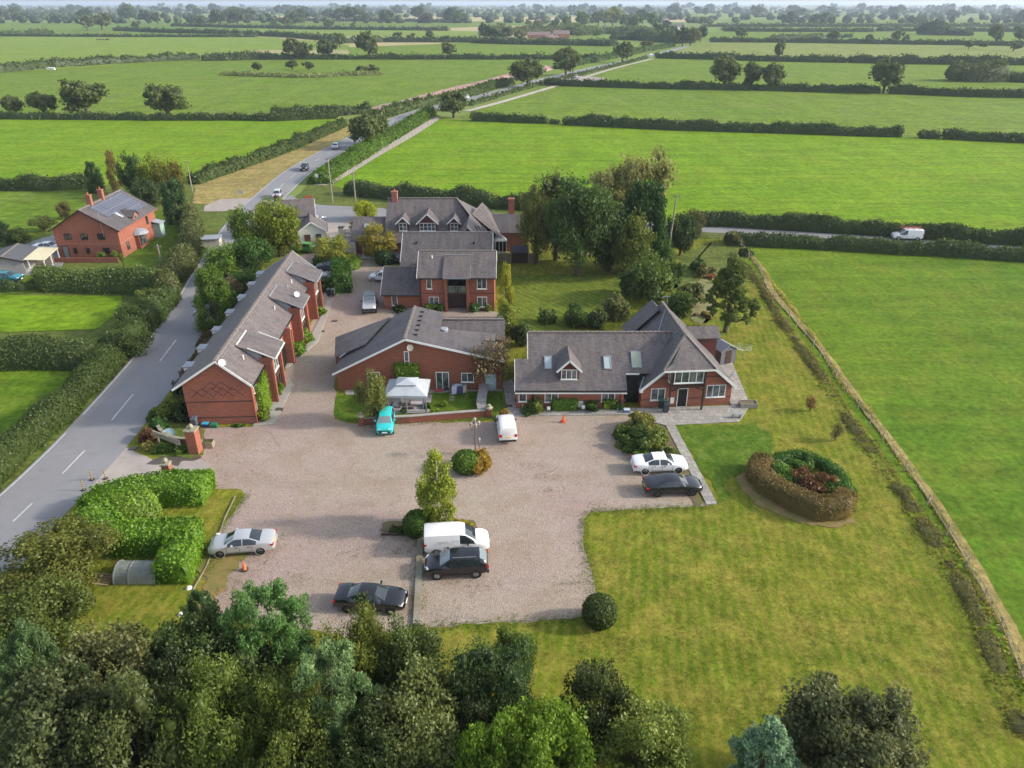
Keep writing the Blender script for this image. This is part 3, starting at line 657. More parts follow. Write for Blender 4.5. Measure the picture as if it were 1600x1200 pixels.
def skylight(root,f,x,y,z,slx,w,h,m=SKYL,name='skylight'):
    """x,y,z = centre on the roof, slx = dz/dx of the plane in the frame; w along y, h up the slope"""
    L=math.hypot(1,slx); ux,uz=1/L,slx/L; nx,nz=-slx/L,1/L
    if nz<0: nx,nz=-nx,-nz
    def q(a,b,c): return f.p(x+ux*b+nx*c,y+a,z+uz*b+nz*c)
    mb=MB(); fr=.08
    for a0,a1,b0,b1 in ((-w/2,w/2,-h/2,-h/2+fr),(-w/2,w/2,h/2-fr,h/2),(-w/2,-w/2+fr,-h/2+fr,h/2-fr),(w/2-fr,w/2,-h/2+fr,h/2-fr)):
        mb.hexa([q(a0,b0,-.05),q(a1,b0,-.05),q(a1,b1,-.05),q(a0,b1,-.05)],[q(a0,b0,.12),q(a1,b0,.12),q(a1,b1,.12),q(a0,b1,.12)])
    o=mb.build(name,LEAD,root,uv=False); mb=MB(); a,b=w/2-fr*.8,h/2-fr*.8
    mb.hexa([q(-a,-b,0),q(a,-b,0),q(a,b,0),q(-a,b,0)],[q(-a,-b,.08),q(a,-b,.08),q(a,b,.08),q(-a,b,.08)])
    g=mb.build('pane',m,None,uv=False); g.data.transform(ROOT[root.name]); g.parent=o
def dish(root_or_none,label,P,d=(-.1,-1,.35),r=.34,m=WHITE,parent=None):
    P=Vector(P); d=Vector(d).normalized(); a=d.cross(Vector((0,0,1))).normalized(); b=a.cross(d)
    mb=MB(); n=16; rings=[(r,0.12),(r*.7,.04),(r*.35,.01),(0.02,0)]
    base=len(mb.v)
    for rr,off in rings:
        for i in range(n): an=6.283*i/n; mb.v.append(tuple(P+d*off+a*rr*math.cos(an)+b*rr*math.sin(an)))
    for k in range(3):
        for i in range(n): j=(i+1)%n; mb.f.append((k*n+i,k*n+j,(k+1)*n+j,(k+1)*n+i))
    mb.tube(P,P-d*.3+Vector((0,0,-.25)),.03,n=6); mb.tube(P-b*r*.8,P+d*.4,.015,n=4)
    return mb.build('satellite_dish',m,parent,uv=False)
def chimney(root,x,y,z0,z1,w=.6,l=.8,m=BRICK,pots=2,rot=0,parent=None):
    mb=MB(); mb.box(x,y,z0,w,l,z1-z0-.2,rot); mb.box(x,y,z1-.2,w+.12,l+.12,.2,rot); c=mb.build('chimney',m,root)
    mb=MB()
    for i in range(pots): mb.lathe((x,y+(i-(pots-1)/2)*.34,z1),[(.12,0),(.1,.35),(.13,.38),(.09,.38)],8)
    o=mb.build('chimney_pot',noisy('terracotta',(.42,.15,.07),(.3,.1,.05),8),None,uv=False); o.data.transform(ROOT[root.name]); o.parent=c
# ---- A: long terrace on the left
f=Frm(-27.55,60.95,3.0)
A=thing('brick_terrace','long red brick terrace beside the road with diamond brickwork on its near gable','building',(f.o[0],f.o[1],0),f.a)
LA=33.0; xm,zm=.35,7.0; sR=(7.0-4.35)/(3.35-.35); sL=(7-4.17)/(4.05+.35)
mb=MB(); f.prism(mb,[(-3.2,-.05),(3.05,-.05),(3.05,zm-sR*2.7-.1),(xm,zm-.1),(-3.2,zm-sL*3.55-.1)],0,LA); mb.build('wall',BRICK,A)
roof_pair(f,A,-4.05,4.17,3.35,4.35,xm,zm,-.32,LA+.3,SLATE)
mb=MB()
for z in (.85,2.55): f.box(mb,-3.22,3.07,-.025,.6,z,z+.1)
mb.build('brick_band',BRICK_D,A)
mb=MB()
def zig(x0,x1,z,amp,n,ph):
    st=(x1-x0)/n; p=[(x0+i*st, z+(amp if (i+ph)%2 else -amp)) for i in range(n+1)]
    for a,b in zip(p,p[1:]): mb.beam(f.p(a[0],-.006,a[1]),f.p(b[0],-.006,b[1]),.022,.045,(0,0,1))
zig(-2.45,2.3,3.6,.45,5,0); zig(-2.45,2.3,3.6,.45,5,1); zig(-1.5,.4,4.25,.42,2,0); zig(-.55,1.35,4.25,.42,2,0)
mb.build('brick_pattern',BRICK_D,A,uv=False)
pipe(A,f.p(3.12,-.06),0,4.3,noisy('terracotta_pipe',(.35,.1,.06),(.28,.08,.05),4)); pipe(A,f.p(-2.6,-.08),0.0,.9)
for k,(yb0,yb1) in enumerate(((4.3,7.6),(17.6,21.1),(26.4,30.0))):
    # shallow bay roof running out over brick piers
    xt,zt=1.0,zm-sR*.65+.12; xo=4.55; zo=5.15
    mb=MB(); f.slab(mb,[(xt,yb0-.35,zt),(xo,yb0-.35,zo),(xo,yb1+.35,zo),(xt,yb1+.35,zt)][::-1],.1); mb.build('bay_roof',SLATE,A)
    mb=MB(); f.slab(mb,[(xt-.04,yb0-.1,zt+.05),(xt+.08,yb0-.1,zt+.03),(xt+.08,yb1+.1,zt+.03),(xt-.04,yb1+.1,zt+.05)][::-1],.04)
    for y in (yb0-.38,yb1+.38): mb.beam(f.p(xt+1.1,y,zt-.27),f.p(xo,y,zo-.05),.045,.12)
    mb.beam(f.p(xo+.05,yb0-.3,zo-.1),f.p(xo+.05,yb1+.3,zo-.1),.1,.1); mb.build('flashing',LEAD if k else WHITE,A,uv=False)
    mb=MB()
    for y in (yb0,yb1):
        mb.hexa([f.p(xt+.3,y-.06,zm-sR*.95-.1),f.p(3.2,y-.06,4.4),f.p(3.2,y-.06,5.3),f.p(xt+.3,y-.06,zt-.12)],[f.p(xt+.3,y+.06,zm-sR*.95-.1),f.p(3.2,y+.06,4.4),f.p(3.2,y+.06,5.3),f.p(xt+.3,y+.06,zt-.12)])
    mb.build('bay_cheek',LEAD,A,uv=False)
    for y in (yb0,yb1):
        mb=MB(); f.box(mb,2.9,3.93,y-.1,y+.1,0,5.1); f.box(mb,3.93,4.2,y-.17,y+.17,0,5.05); mb.build('bay_wall',BRICK,A)
    n=f.d(1,0); ym=(yb0+yb1)/2; wd=yb1-yb0-.5
    window(A,f.p(3.75,ym,2.75),n,wd,2.1,4,1,WHITE,GLASS); window(A,f.p(3.75,ym,.05),n,wd,2.1,4,1,noisy('bronze_frame',(.16,.1,.06),(.12,.08,.05),3),DGLASS,name='glazed_door',sill=False)
    mb=MB(); f.box(mb,3.0,3.85,yb0+.14,yb1-.14,2.2,2.7); mb.build('spandrel',DARKW,A)
n=f.d(1,0)
for y,w in ((1.0,.75),(9.0,.0),(16.0,.9),(23.6,.9)):
    if w: window(A,f.p(3.05,y,3.05),n,w,1.15,2); window(A,f.p(3.05,y+.2,.75),n,1.15 if w>.8 else .9,1.35,2)
mb=MB(); f.box(mb,3.0,3.12,8.6,12.4,2.9,4.3); mb.build('cream_panel',CREAM,A); window(A,f.p(3.12,11.2,3.05),n,.8,1.1,2)
mb=MB(); f.box(mb,2.98,3.09,8.7,13.2,0,2.5); mb.build('opening_shade_panel',BLACKP,A); mb=MB(); f.box(mb,3.05,3.9,13.2,13.5,0,4.4); f.box(mb,3.05,4.0,13.5,13.52,0,4.2); mb.build('bay_wall',BRICK,A)  # flat black panel paints the shade of the recessed carriage arch
for y in (4.4,8.6,13.4,18.5,23.4,28.0,32.2):
    mb=MB(); f.box(mb,-4.35,-3.5,y-.55,y+.55,3.6,4.42); mb.build('dormer',RENDERW,A); mb=MB(); f.box(mb,-4.45,-3.2,y-.65,y+.65,4.42,4.5); mb.build('dormer_roof',LEAD,A)
mb=MB()
for y in (2.9,15.8,22.5,24.6): mb.tube(f.p(1.9,y,5.4),f.p(1.9,y,6.05),.06)
mb.build('vent_pipe',WHITE,A,uv=False)
dish(None,None,f.p(1.0,-.25,6.75),d=(.45,-.7,.55),parent=A); dish(None,None,f.p(3.6,19.6,5.95),d=(.45,-.7,.55),parent=A); dish(None,None,f.p(3.9,8.1,4.9),r=.4,m=BLACKP,parent=A)
# ---- B: wide gabled bungalow in the middle
f=Frm(-18.2,67.95,0)
B=thing('gabled_bungalow','wide low brown brick gabled house behind the white gazebo, with long sloping slate roof','building',(f.o[0],f.o[1],0),0)
zL,zM,zR=2.35,6.15,3.7; xM,xR=7.45,17.5; sl=(zM-zR)/(xR-xM)
mb=MB(); f.prism(mb,[(.1,-.05),(xR-.3,-.05),(xR-.3,zR-.05),(xM,zM-.12),(.1,zL-.05)],0,3.5); f.prism(mb,[(.1,-.05),(10.2,-.05),(10.2,zM-sl*2.75-.12),(xM,zM-.12),(.1,zL-.05)],3.5,8.3)
f.box(mb,10.2,17.2,6.6,9.8,-.05,2.9); f.box(mb,10.2,17.2,3.5,6.6,-.05,2.3); mb.build('wall',BRICK_B,B)
def rp(name,pts,m=SLATE_D): mb=MB(); f.slab(mb,pts,.1); return mb.build(name,m,B)
rp('roof',[(-.25,-.4,zL-.12),(xM,-.4,zM),(xM,8.6,zM),(-.25,8.6,zL-.12)][::-1])
mb=MB(); f.slab(mb,[(xM,-.4,zM),(xR,-.4,zR),(xR,3.4,zR),(xM,3.4,zM)][::-1],.1); f.slab(mb,[(xM,3.4,zM),(10.6,3.4,zM-sl*3.15),(10.6,8.6,zM-sl*3.15),(xM,8.6,zM)][::-1],.1); mb.build('roof',SLATE_D,B)
rp('side_roof',[(-.75,3.2,2.42),(2.6,3.2,3.9),(4.6,8.3,4.95),(-1.75,8.3,2.5)][::-1],SLATE)
mb=MB(); f.box(mb,-.7,.2,3.4,8.1,-.05,2.35); mb.build('side_wall',BRICK_B,B)
mb=MB(); f.slab(mb,[(9.6,6.5,3.0),(17.4,6.5,3.0),(17.4,9.0,4.35),(9.6,9.0,4.35)],.1); f.slab(mb,[(9.6,9.0,4.35),(17.4,9.0,4.35),(17.4,11.0,3.1),(9.6,11.0,3.1)],.1)
f.slab(mb,[(9.4,3.4,4.95),(16.4,3.4,4.2),(16.4,5.2,4.3),(9.4,5.2,5.0)],.1); mb.build('cross_roof',SLATE,B)
mb=MB(); f.box(mb,10.3,16.6,5.25,6.45,2.3,3.05); mb.build('glazed_link',DGLASS,B)
mb=MB(); mb.beam(f.p(9.8,9.0,4.4),f.p(17.3,9.0,4.4),.25,.12); 
for i in range(20): mb.beam(f.p(xM,-.35+i*.445,zM+.02),f.p(xM,.05+i*.445,zM+.02),.26,.12+.03*(i%2))
mb.build('ridge_tiles',RIDGE,B,uv=False)
mb=MB(); mb.beam(f.p(-.25,-.44,zL-.22),f.p(xM,-.44,zM-.1),.05,.2); mb.beam(f.p(xM,-.44,zM-.1),f.p(xR,-.44,zR-.1),.05,.2); mb.build('bargeboard',WHITE,B,uv=False)
mb=MB(); mb.beam(f.p(-.1,2.6,2.65),f.p(4.1,7.4,4.62),.12,.06); mb.build('flashing',LEAD,B,uv=False)
nn=(0,-1,0)
window(B,f.p(7.45,0,2.4),nn,.5,2.2,1,2); window(B,f.p(3.9,0,.15),nn,1.3,2.1,2,name='glazed_door',sill=False)
window(B,f.p(11.0,0,.1),nn,1.35,2.15,2,name='glazed_door',sill=False); window(B,f.p(13.6,0,1.1),nn,1.3,1.05,2)
door(B,f.p(17.0-1.0,0,.05),nn,1.15,2.05,noisy('pale_blue_paint',(.4,.5,.52),(.35,.45,.47),3),LEAD)
for k in range(6):
    mb=MB(); x=8.35; f.box(mb,x-.2,x+.2,.9+k*1.25,1.05+k*1.25,zM-sl*.9+.02,zM-sl*.9+.14); mb.build('roof_vent',BLACKP,B)
mb=MB(); mb.lathe(f.p(10.9,4.6,4.8),[(.45,0),(.5,.35),(.35,.42),(0,.42)],10); mb.build('roof_vent',LEAD,B,uv=False)
dish(None,None,f.p(7.95,-.35,5.15),parent=B,m=noisy('cream_dish',(.6,.55,.45),(.55,.5,.4),3))
IVY=f.p(7.4,-.2)
# ---- C: L-shaped house on the right
f=Frm(.3,64.0,-90)        # local y -> world +X, local x -> world -Y
Cb=thing('brick_house','red brick L-shaped house with pointed dormer and half-hipped gable, traffic cone outside','building',(f.o[0],f.o[1],0),f.a)
LC=11.2; zr,yr=6.2,-5.6; ze=2.42
mb=MB(); f.prism(mb,[(-10.6,-.05),(0,-.05),(0,ze-.1),(-5.1,zr-.15),(-10.6,ze-.1)],1.5,10.75); f.prism(mb,[(-10.6,-.05),(-1.9,-.05),(-1.9,3.4),(-5.1,zr-.15),(-10.6,ze-.1)],10.75,16.5)
mb.build('wall',BRICK,Cb)
mb=MB(); f.box(mb,-2.6,0,0.1,1.5,-.05,2.3); mb.build('porch_wall',BRICK,Cb)
mb=MB(); f.box(mb,-1.95,-1.3,10.76,12.9,0,3.3); mb.build('passage_shade',BLACKP,Cb)  # black box stands in for the shade inside the passage
sC=(zr-ze)/5.6
def ry_(x): return ze-(x-.5)*sC      # height of the front plane at local x (x<=.5)
mb=MB(); f.slab(mb,[(.5,0,ry_(.5)),(.5,10.95,ry_(.5)),(-1.15,10.95,ry_(-1.15)),(-1.15,13.6,ry_(-1.15)),(-5.1,17.2,zr),(-5.1,1.3,zr),(-2.5,1.3,ry_(-2.5)),(-2.5,0,ry_(-2.5))],.1)
f.slab(mb,[(-5.1,1.3,zr),(-5.1,17.2,zr),(-10.9,17.2,2.3),(-10.9,1.3,2.3)],.1); mb.build('roof',SLATE,Cb)
mb=MB()
for i in range(34): mb.beam(f.p(-5.1,1.35+i*.455,zr+.02),f.p(-5.1,1.75+i*.455,zr+.02),.26,.13+.03*(i%2))
mb.build('ridge_tiles',RIDGE,Cb,uv=False)
mb=MB(); mb.beam(f.p(.57,.05,ze-.1),f.p(.57,10.95,ze-.1),.12,.1); mb.build('gutter',BLACKP,Cb,uv=False)
mb=MB(); mb.beam(f.p(-1.12,10.95,ry_(-1.15)-.12),f.p(-1.12,12.3,ry_(-1.15)-.12),.05,.16); mb.beam(f.p(.52,.02,ze-.25),f.p(.52,10.95,ze-.25),.06,.22)
mb.beam(f.p(-2.5,1.27,ry_(-2.5)-.1),f.p(-5.1,1.27,zr-.1),.05,.2); mb.beam(f.p(-5.1,1.27,zr-.1),f.p(-10.9,1.27,2.2),.05,.2); mb.beam(f.p(.5,-.03,ze-.12),f.p(-2.5,-.03,ry_(-2.5)-.1),.05,.2); mb.build('bargeboard',WHITE,Cb,uv=False)
mb=MB(); f.box(mb,-.4,.035,0,11,.95,1.05); mb.build('brick_band',BRICK_D,Cb)
n=f.d(1,0)
window(Cb,f.p(0,.75,.95),n,.8,1.25,1); window(Cb,f.p(0,3.6,.9),n,1.35,1.25,2); window(Cb,f.p(0,9.2,.95),n,1.35,1.25,2)
for y in (1.75,10.4): pipe(Cb,f.p(.1,y),0,ze-.1)
for y,w,h,m in ((3.4,.75,1.5,SKYL),(9.3,.75,1.5,SKYL),(12.2,1.0,1.9,noisy('blind',(.3,.34,.27),(.26,.3,.24),2))): skylight(Cb,f,-2.1 if w<.9 else -2.4,y-.1,ry_(-2.1 if w<.9 else -2.4),-sC,w,h,m)
mb=MB(); f.box(mb,-.0,.04,6.15,6.75,.3,1.0); mb.build('meter_box',WHITE,Cb)
def dormer(root,F,x,y,zf,w,wh,ww,roofm,back,pk=1.0,cheek=HANGT,cols=4,wallm=HANGT,rows=1):
    """gabled dormer facing local +x: window sill height zf, front face at x, roof runs back by 'back'"""
    d=thing_part=None
    mb=MB(); e=zf+wh+.12
    mb.hexa([F.p(x,y-w/2,zf-.25),F.p(x,y+w/2,zf-.25),F.p(x,y+w/2,e),F.p(x,y,e+pk*w/2),F.p(x,y-w/2,e)],[F.p(x-back,y-w/2,zf-.25),F.p(x-back,y+w/2,zf-.25),F.p(x-back,y+w/2,e),F.p(x-back,y,e+pk*w/2),F.p(x-back,y-w/2,e)]) 
    o=mb.build('dormer',wallm,root)
    mb=MB(); ov=.3; xf=x+.28; zt=e+pk*w/2+.12
    for s in (-1,1):
        P=[F.p(xf,y,zt),F.p(xf,y+s*(w/2+ov),e-pk*ov+.1),F.p(x-back,y+s*(w/2+ov),e-pk*ov+.1),F.p(x-back-.6,y,zt)]
        mb.slab(P if s<0 else P[::-1],.08)
    r=mb.build('dormer_roof',roofm,root)
    mb=MB()
    for s in (-1,1): mb.beam(F.p(xf+.03,y,zt-.1),F.p(xf+.03,y+s*(w/2+ov),e-pk*ov),.05,.18)
    mb.build('bargeboard',WHITE,root,uv=False)
    mb=MB(); mb.beam(F.p(x+.15,y-w/2-.3,zf-.32),F.p(x+.15,y+w/2+.3,zf-.32),.5,.04); mb.build('flashing',LEAD,root,uv=False)
    window(root,F.p(x,y,zf),F.d(1,0),ww,wh,cols,rows)
dormer(Cb,f,-.55,7.0-1.7,3.0+.15,1.9,1.05,1.55,SLATE,3.2,.95,cols=3)
# gable wing, slightly turned
f=Frm(17.35,64.55,4.5); zE,zT,hw=2.45,6.95,4.75; s2=(zT-zE)/hw
rz=ROOT[Cb.name]
mb=MB(); hz=5.15; xc=hw-.12-(hz-zE)/s2
f.prism(mb,[(-4.55,-.05),(4.55,-.05),(4.55,zE),(xc,hz-.25),(-xc,hz-.25),(-4.55,zE)],0,3.2); f.prism(mb,[(-4.55,-.05),(4.55,-.05),(4.55,zE),(0,zT-.15),(-4.55,zE)],3.2,11); mb.build('wall',BRICK,Cb)
hy=2.3
mb=MB()
f.slab(mb,[(-4.8,-.4,zE-.12),(-xc-.1,-.4,hz-.2),(0,hy,zT),(0,11.2,zT),(-4.8,11.2,zE-.12)][::-1],.1)
f.slab(mb,[(4.8,-.4,zE-.12),(4.8,11.2,zE-.12),(0,11.2,zT),(0,hy,zT),(xc+.1,-.4,hz-.2)][::-1],.1); mb.build('roof',SLATE_D,Cb)
mb=MB(); f.slab(mb,[(-2.9,-1.0,4.62),(2.35,-1.0,4.62),(xc+.15,-.4,hz-.1),(0,hy,zT+.05),(-xc-.1,-.4,hz-.1)],.1); mb.build('hip_roof',SLATE,Cb)
mb=MB(); mb.beam(f.p(0,hy,zT+.04),f.p(0,11.2,zT+.04),.26,.14); mb.beam(f.p(0,hy,zT+.06),f.p(2.35,-.95,4.7),.2,.1); mb.beam(f.p(0,hy,zT+.05),f.p(-2.85,-.95,4.68),.2,.08); mb.build('ridge_tiles',RIDGE,Cb,uv=False)
mb=MB()
for sx in (-1,1): mb.beam(f.p(sx*4.8,-.44,zE-.2),f.p(sx*(xc+.25),-.44,hz-.45),.06,.26)
mb.beam(f.p(-2.85,-1.03,4.52),f.p(2.3,-1.03,4.52),.06,.16)
for sx in (-1,1): mb.box(*f.p(sx*4.72,-.3)[:2],zE-.42,.35,.3,.3,f.a)
mb.build('bargeboard',WHITE,Cb,uv=False)
mb=MB(); mb.beam(f.p(-4.85,-.3,zE-.05),f.p(-.15,9.3,zT-.1),.1,.05)
mb.build('valley_flashing',LEAD,Cb,uv=False)
n=f.d(0,-1)
mb=MB(); f.box(mb,-2.0,1.5,-.85,0,2.7,4.5); mb.build('oriel',DARKW,Cb); window(Cb,f.p(-.25,-.85,3.2),n,2.9,1.25,4); window(Cb,f.p(-2.0,-.45,3.2),f.d(-1,0),.6,1.25,1)
mb=MB()
for x in (-2.0,1.35): mb.box(*f.p(x,-.95)[:2],0,.16,.16,4.5,f.a)
mb.beam(f.p(-2,-.9,2.3),f.p(-.9,-.9,2.75),.1,.1); mb.beam(f.p(1.35,-.9,2.3),f.p(.3,-.9,2.75),.1,.1); mb.beam(f.p(-2,-.92,2.75),f.p(1.4,-.92,2.75),.12,.16); mb.build('porch_post',DARKW,Cb,uv=False)
window(Cb,f.p(-2.9,0,.95),n,1.45,1.3,2); window(Cb,f.p(2.95,0,1.05),n,1.95,1.35,3); door(Cb,f.p(-.4,0,.05),n,1.05,2.1,BLACKP)
mb=MB(); f.box(mb,-4.57,4.57,-.02,.3,.95,1.05); f.box(mb,-3.6,3.6,-.02,.3,3.3,3.4); mb.build('brick_band',BRICK_D,Cb)
mb=MB(); f.box(mb,-1.85,-1.2,-.04,.05,.5,1.15); mb.build('meter_box',WHITE,Cb)
# rear right dormer and rear gable
mb=MB(); f.box(mb,2.0,5.2,7.2,9.6,1.5,4.3); mb.build('rear_dormer',HANGT,Cb)
mb=MB(); f.slab(mb,[(.8,6.9,4.35),(5.5,6.9,4.35),(5.5,8.4,5.15),(.8,8.4,5.15)],.1); f.slab(mb,[(.8,8.4,5.15),(5.5,8.4,5.15),(5.5,9.9,4.35),(.8,9.9,4.35)],.1); mb.build('rear_dormer_roof',SLATE,Cb)
mb=MB(); f.slab(mb,[(-4.0,9.5,3.6),(-.8,9.5,6.75),(-.8,12.6,6.75),(-4.0,12.6,3.6)][::-1],.1); f.slab(mb,[(-.8,9.5,6.75),(1.8,9.5,4),(1.8,12.6,4),(-.8,12.6,6.75)][::-1],.1); mb.build('rear_roof',SLATE_D,Cb)
mb=MB(); mb.tube(f.p(0,9.5,zT),f.p(0,9.5,zT+1.3),.025,n=5); mb.beam(f.p(-.6,9.5,zT+1.2),f.p(.3,9.5,zT+1.3),.05,.05); mb.build('aerial',LEAD,Cb,uv=False)
dish(None,None,f.p(4.95,1.2,2.9),d=(.9,-.4,.4),r=.38,m=noisy('grey_dish',(.2,.2,.21),(.15,.15,.16),3),parent=Cb)
# ---- D: two-storey house with balcony
f=Frm(-12.1,90.35,-90)
D=thing('balcony_house','two-storey brick house with recessed central balcony over a glazed entrance','building',(f.o[0],f.o[1],0),f.a)
mb=MB(); f.prism(mb,[(-6.4,-.05),(0,-.05),(0,4.85),(-3.2,6.95),(-6.4,4.85)],.15,3.5); f.prism(mb,[(-6.4,-.05),(0,-.05),(0,4.85),(-3.2,6.95),(-6.4,4.85)],6.4,9.8)
f.prism(mb,[(-6.4,-.05),(-1.3,-.05),(-1.3,4.8),(-3.2,6.9),(-6.4,4.85)],3.5,6.4); mb.build('wall',BRICK,D)
roof_pair(f,D,-6.9,4.75,.45,4.75,-3.2,7.25,-.1,10.05,SLATE)
mb=MB(); f.slab(mb,[(.75,3.25,4.9),(.75,6.75,4.9),(-2.35,6.75,6.9),(-2.35,3.25,6.9)],.1); mb.build('bay_roof',SLATE,D)
mb=MB(); mb.beam(f.p(-2.35,3.3,6.96),f.p(-2.35,6.7,6.96),.12,.04); mb.beam(f.p(.78,3.25,4.8),f.p(.78,6.75,4.8),.06,.14); mb.beam(f.p(-.9,6.78,5.9),f.p(.7,6.78,4.85),.04,.08); mb.beam(f.p(-.9,3.22,5.9),f.p(.7,3.22,4.85),.04,.08); mb.build('bargeboard',LEAD,D,uv=False)
for y in (3.55,6.35): mb=MB(); f.box(mb,-.6,.4,y-.17,y+.17,0,4.75); mb.build('brick_pier',BRICK,D)
mb=MB(); f.box(mb,-1.3,.25,3.72,6.18,2.3,2.62); mb.build('balcony_floor',DARKW,D)
mb=MB(); mb.beam(f.p(.2,3.72,3.55),f.p(.2,6.18,3.55),.06,.06)
for i in range(7): mb.beam(f.p(.2,3.8+i*.38,2.62),f.p(.2,3.8+i*.38,3.55),.035,.035)
mb.build('balcony_rail',WOOD,D,uv=False)
mb=MB(); f.box(mb,.14,.17,3.75,6.15,2.66,3.45); mb.build('balcony_glass',GLASS,D)
n=f.d(1,0)
window(D,f.p(-1.3,4.95,2.65),n,2.35,2.1,4,1,DARKW,DGLASS,False,'glazed_door'); window(D,f.p(-1.0,4.4,.05),n,1.2,2.15,2,1,noisy('bronze_frame',(.16,.1,.06),(.12,.08,.05),3),GLASS,False,'glazed_door'); door(D,f.p(-1.0,5.55,.05),n,1.1,2.15,noisy('maroon_door',(.1,.018,.018),(.08,.015,.015),3),DARKW)
mb=MB(); f.box(mb,-1.32,-.9,3.72,6.18,0,2.3); mb.build('entrance_wall',BRICK_D,D)
for y,z,w,h,c in ((1.4,3.15,.7,1.45,1),(8.2,3.15,1.25,1.4,2),(1.9,.65,1.3,1.4,2),(8.2,.65,1.3,1.4,2)): window(D,f.p(0,y,z),n,w,h,c)
mb=MB(); f.box(mb,-.3,.03,.13,3.35,2.5,2.58); f.box(mb,-.3,.03,6.55,9.82,2.5,2.58); mb.build('brick_band',BRICK_D,D)
mb=MB(); mb.tube(f.p(-2.2,1.7,6.3),f.p(-2.2,1.7,6.95),.07); mb.build('vent_pipe',WHITE,D,uv=False)
pipe(D,f.p(.08,.25),0,4.7)
# side wing
mb=MB(); f.prism(mb,[(-7,-.05),(-.4,-.05),(-.4,2.35),(-3.9,4.6),(-7,2.35)],-4.7,.15); mb.build('side_wall',BRICK,D)
roof_pair(f,D,-7.3,2.3,0.05,2.3,-3.9,4.85,-5.0,.15,SLATE_D,barge=(1,0),name='side_roof'); window(D,f.p(-.4,-3.3,.7),n,.75,1.45,1)
mb=MB(); f.box(mb,-.6,-.37,-4.72,.13,.5,.58); mb.build('brick_band',BRICK_D,D)
# ---- E: long rear range
f=Frm(-15.2,97.7,-90)
Eb=thing('slate_roofed_range','long slate-roofed range standing behind the balcony house','building',(f.o[0],f.o[1],0),f.a)
mb=MB(); f.prism(mb,[(-8,-.05),(0,-.05),(0,4.6),(-3.9,7.1),(-8,4.6)],.15,12.2); f.box(mb,-2,1.8,.15,3.2,-.05,4.0); mb.build('wall',BRICK,Eb)
roof_pair(f,Eb,-8.4,4.4,.4,4.5,-3.9,7.45,-.1,12.5,SLATE_D,barge=(1,1))
mb=MB(); f.slab(mb,[(2.6,-.1,3.2),(2.6,3.4,3.2),(.3,3.4,4.6),(.3,-.1,4.6)],.1); mb.build('lower_roof',SLATE_D,Eb)
for y in (3.8,6.2,9.9): skylight(Eb,f,-.2,y,4.95,-.68,.6,.7,mat('pale_blind',(.5,.5,.48),.4))
mb=MB()
for y in (1.9,9.9): mb.tube(f.p(-2.2,y,6.2),f.p(-2.2,y,6.6),.12)
mb.build('vent_pipe',BLACKP,Eb,uv=False)
# ---- F: large house with three dormers
f=Frm(-19.9,112.9,-90)
Fh=thing('dormered_house','large slate-roofed house with three gabled dormers and brick chimneys at the back','building',(f.o[0],f.o[1],0),f.a)
mb=MB(); f.prism(mb,[(-13,-.05),(0,-.05),(0,3),(-6.5,7.7),(-13,3)],.2,10.5); f.box(mb,-13,-.4,10.5,15.8,-.05,2.6); f.box(mb,-.4,4.8,10.6,15.8,-.05,2.6); mb.build('wall',BRICK,Fh)
mb=MB(); f.slab(mb,[(.5,-.2,2.75),(.5,15.5,2.75),(-6.5,11.0,8.0),(-6.5,-.2,8.0)],.1); f.slab(mb,[(-6.5,-.2,8.0),(-6.5,11.0,8.0),(-13.5,15.5,2.75),(-13.5,-.2,2.75)],.1)
mb.build('roof',SLATE,Fh)
mb=MB(); mb.beam(f.p(-6.5,-.2,8.05),f.p(-6.5,11,8.05),.28,.14); mb.beam(f.p(-6.5,11,8.05),f.p(-2.6,13.3,6.3),.24,.12); mb.beam(f.p(5,13.3,6.3),f.p(-2.6,13.3,6.3),.24,.12); mb.build('ridge_tiles',RIDGE,Fh,uv=False)
mb=MB(); f.slab(mb,[(5,13.3,6.25),(5,17.2,2.9),(-13.5,17.2,2.9),(-6.5,11.0,8.0),(-2.6,13.3,6.25)],.1); f.slab(mb,[(5,10.2,2.9),(5,13.3,6.25),(-2.6,13.3,6.25),(.3,10.2,2.9)],.1); mb.build('wing_roof',SLATE,Fh)
f2=f; mb=MB(); f.slab(mb,[(-3.5,13.5,6.2),(-8,15.0,7.0),(-9.5,18.6,3.2),(-1,18.2,3.0)],.1); mb.build('hip_roof',SLATE,Fh)
mb=MB(); f.slab(mb,[(-3.0,15.6,3.3),(-3.0,22.8,3.3),(-7.6,22.8,5.2),(-7.6,15.6,5.2)],.1); mb.build('annexe_roof',SLATE_D,Fh)
mb=MB(); f.box(mb,-8.5,-3.4,16,22.4,-.05,3.3); mb.build('annexe_wall',BRICK,Fh)
mb=MB()
for i,(y,x) in enumerate(((14.5,-4.2),(14.6,-2.6),(15.1,-1.0),(14.6,.4),(14.2,1.6))): mb.beam(f.p(x-.5,y,6.25-(y-13.3)*.86+.1),f.p(x+.5,y+.5,6.25-(y-12.8)*.86+.1),.18,.05)
mb.build('roof_vent',BLACKP,Fh,uv=False)
for y,w,c in ((2.75,1.7,2),(6.6,2.9,4),(10.8,1.7,2)): dormer(Fh,f,-1.35,y,4.1,w,1.25 if w<2 else 1.25,w-.45,SLATE,4.0,.9,cols=c,rows=2,wallm=HANGT)
chimney(Fh,*f.p(-6.3,1.0)[:2],6.5,9.2,.9,.9,noisy('pink_brick',(.35,.14,.1),(.25,.1,.08),6),1)
chimney(Fh,*f.p(-8.2,19.8)[:2],2.5,7.6,1.0,1.0,BRICK,0)
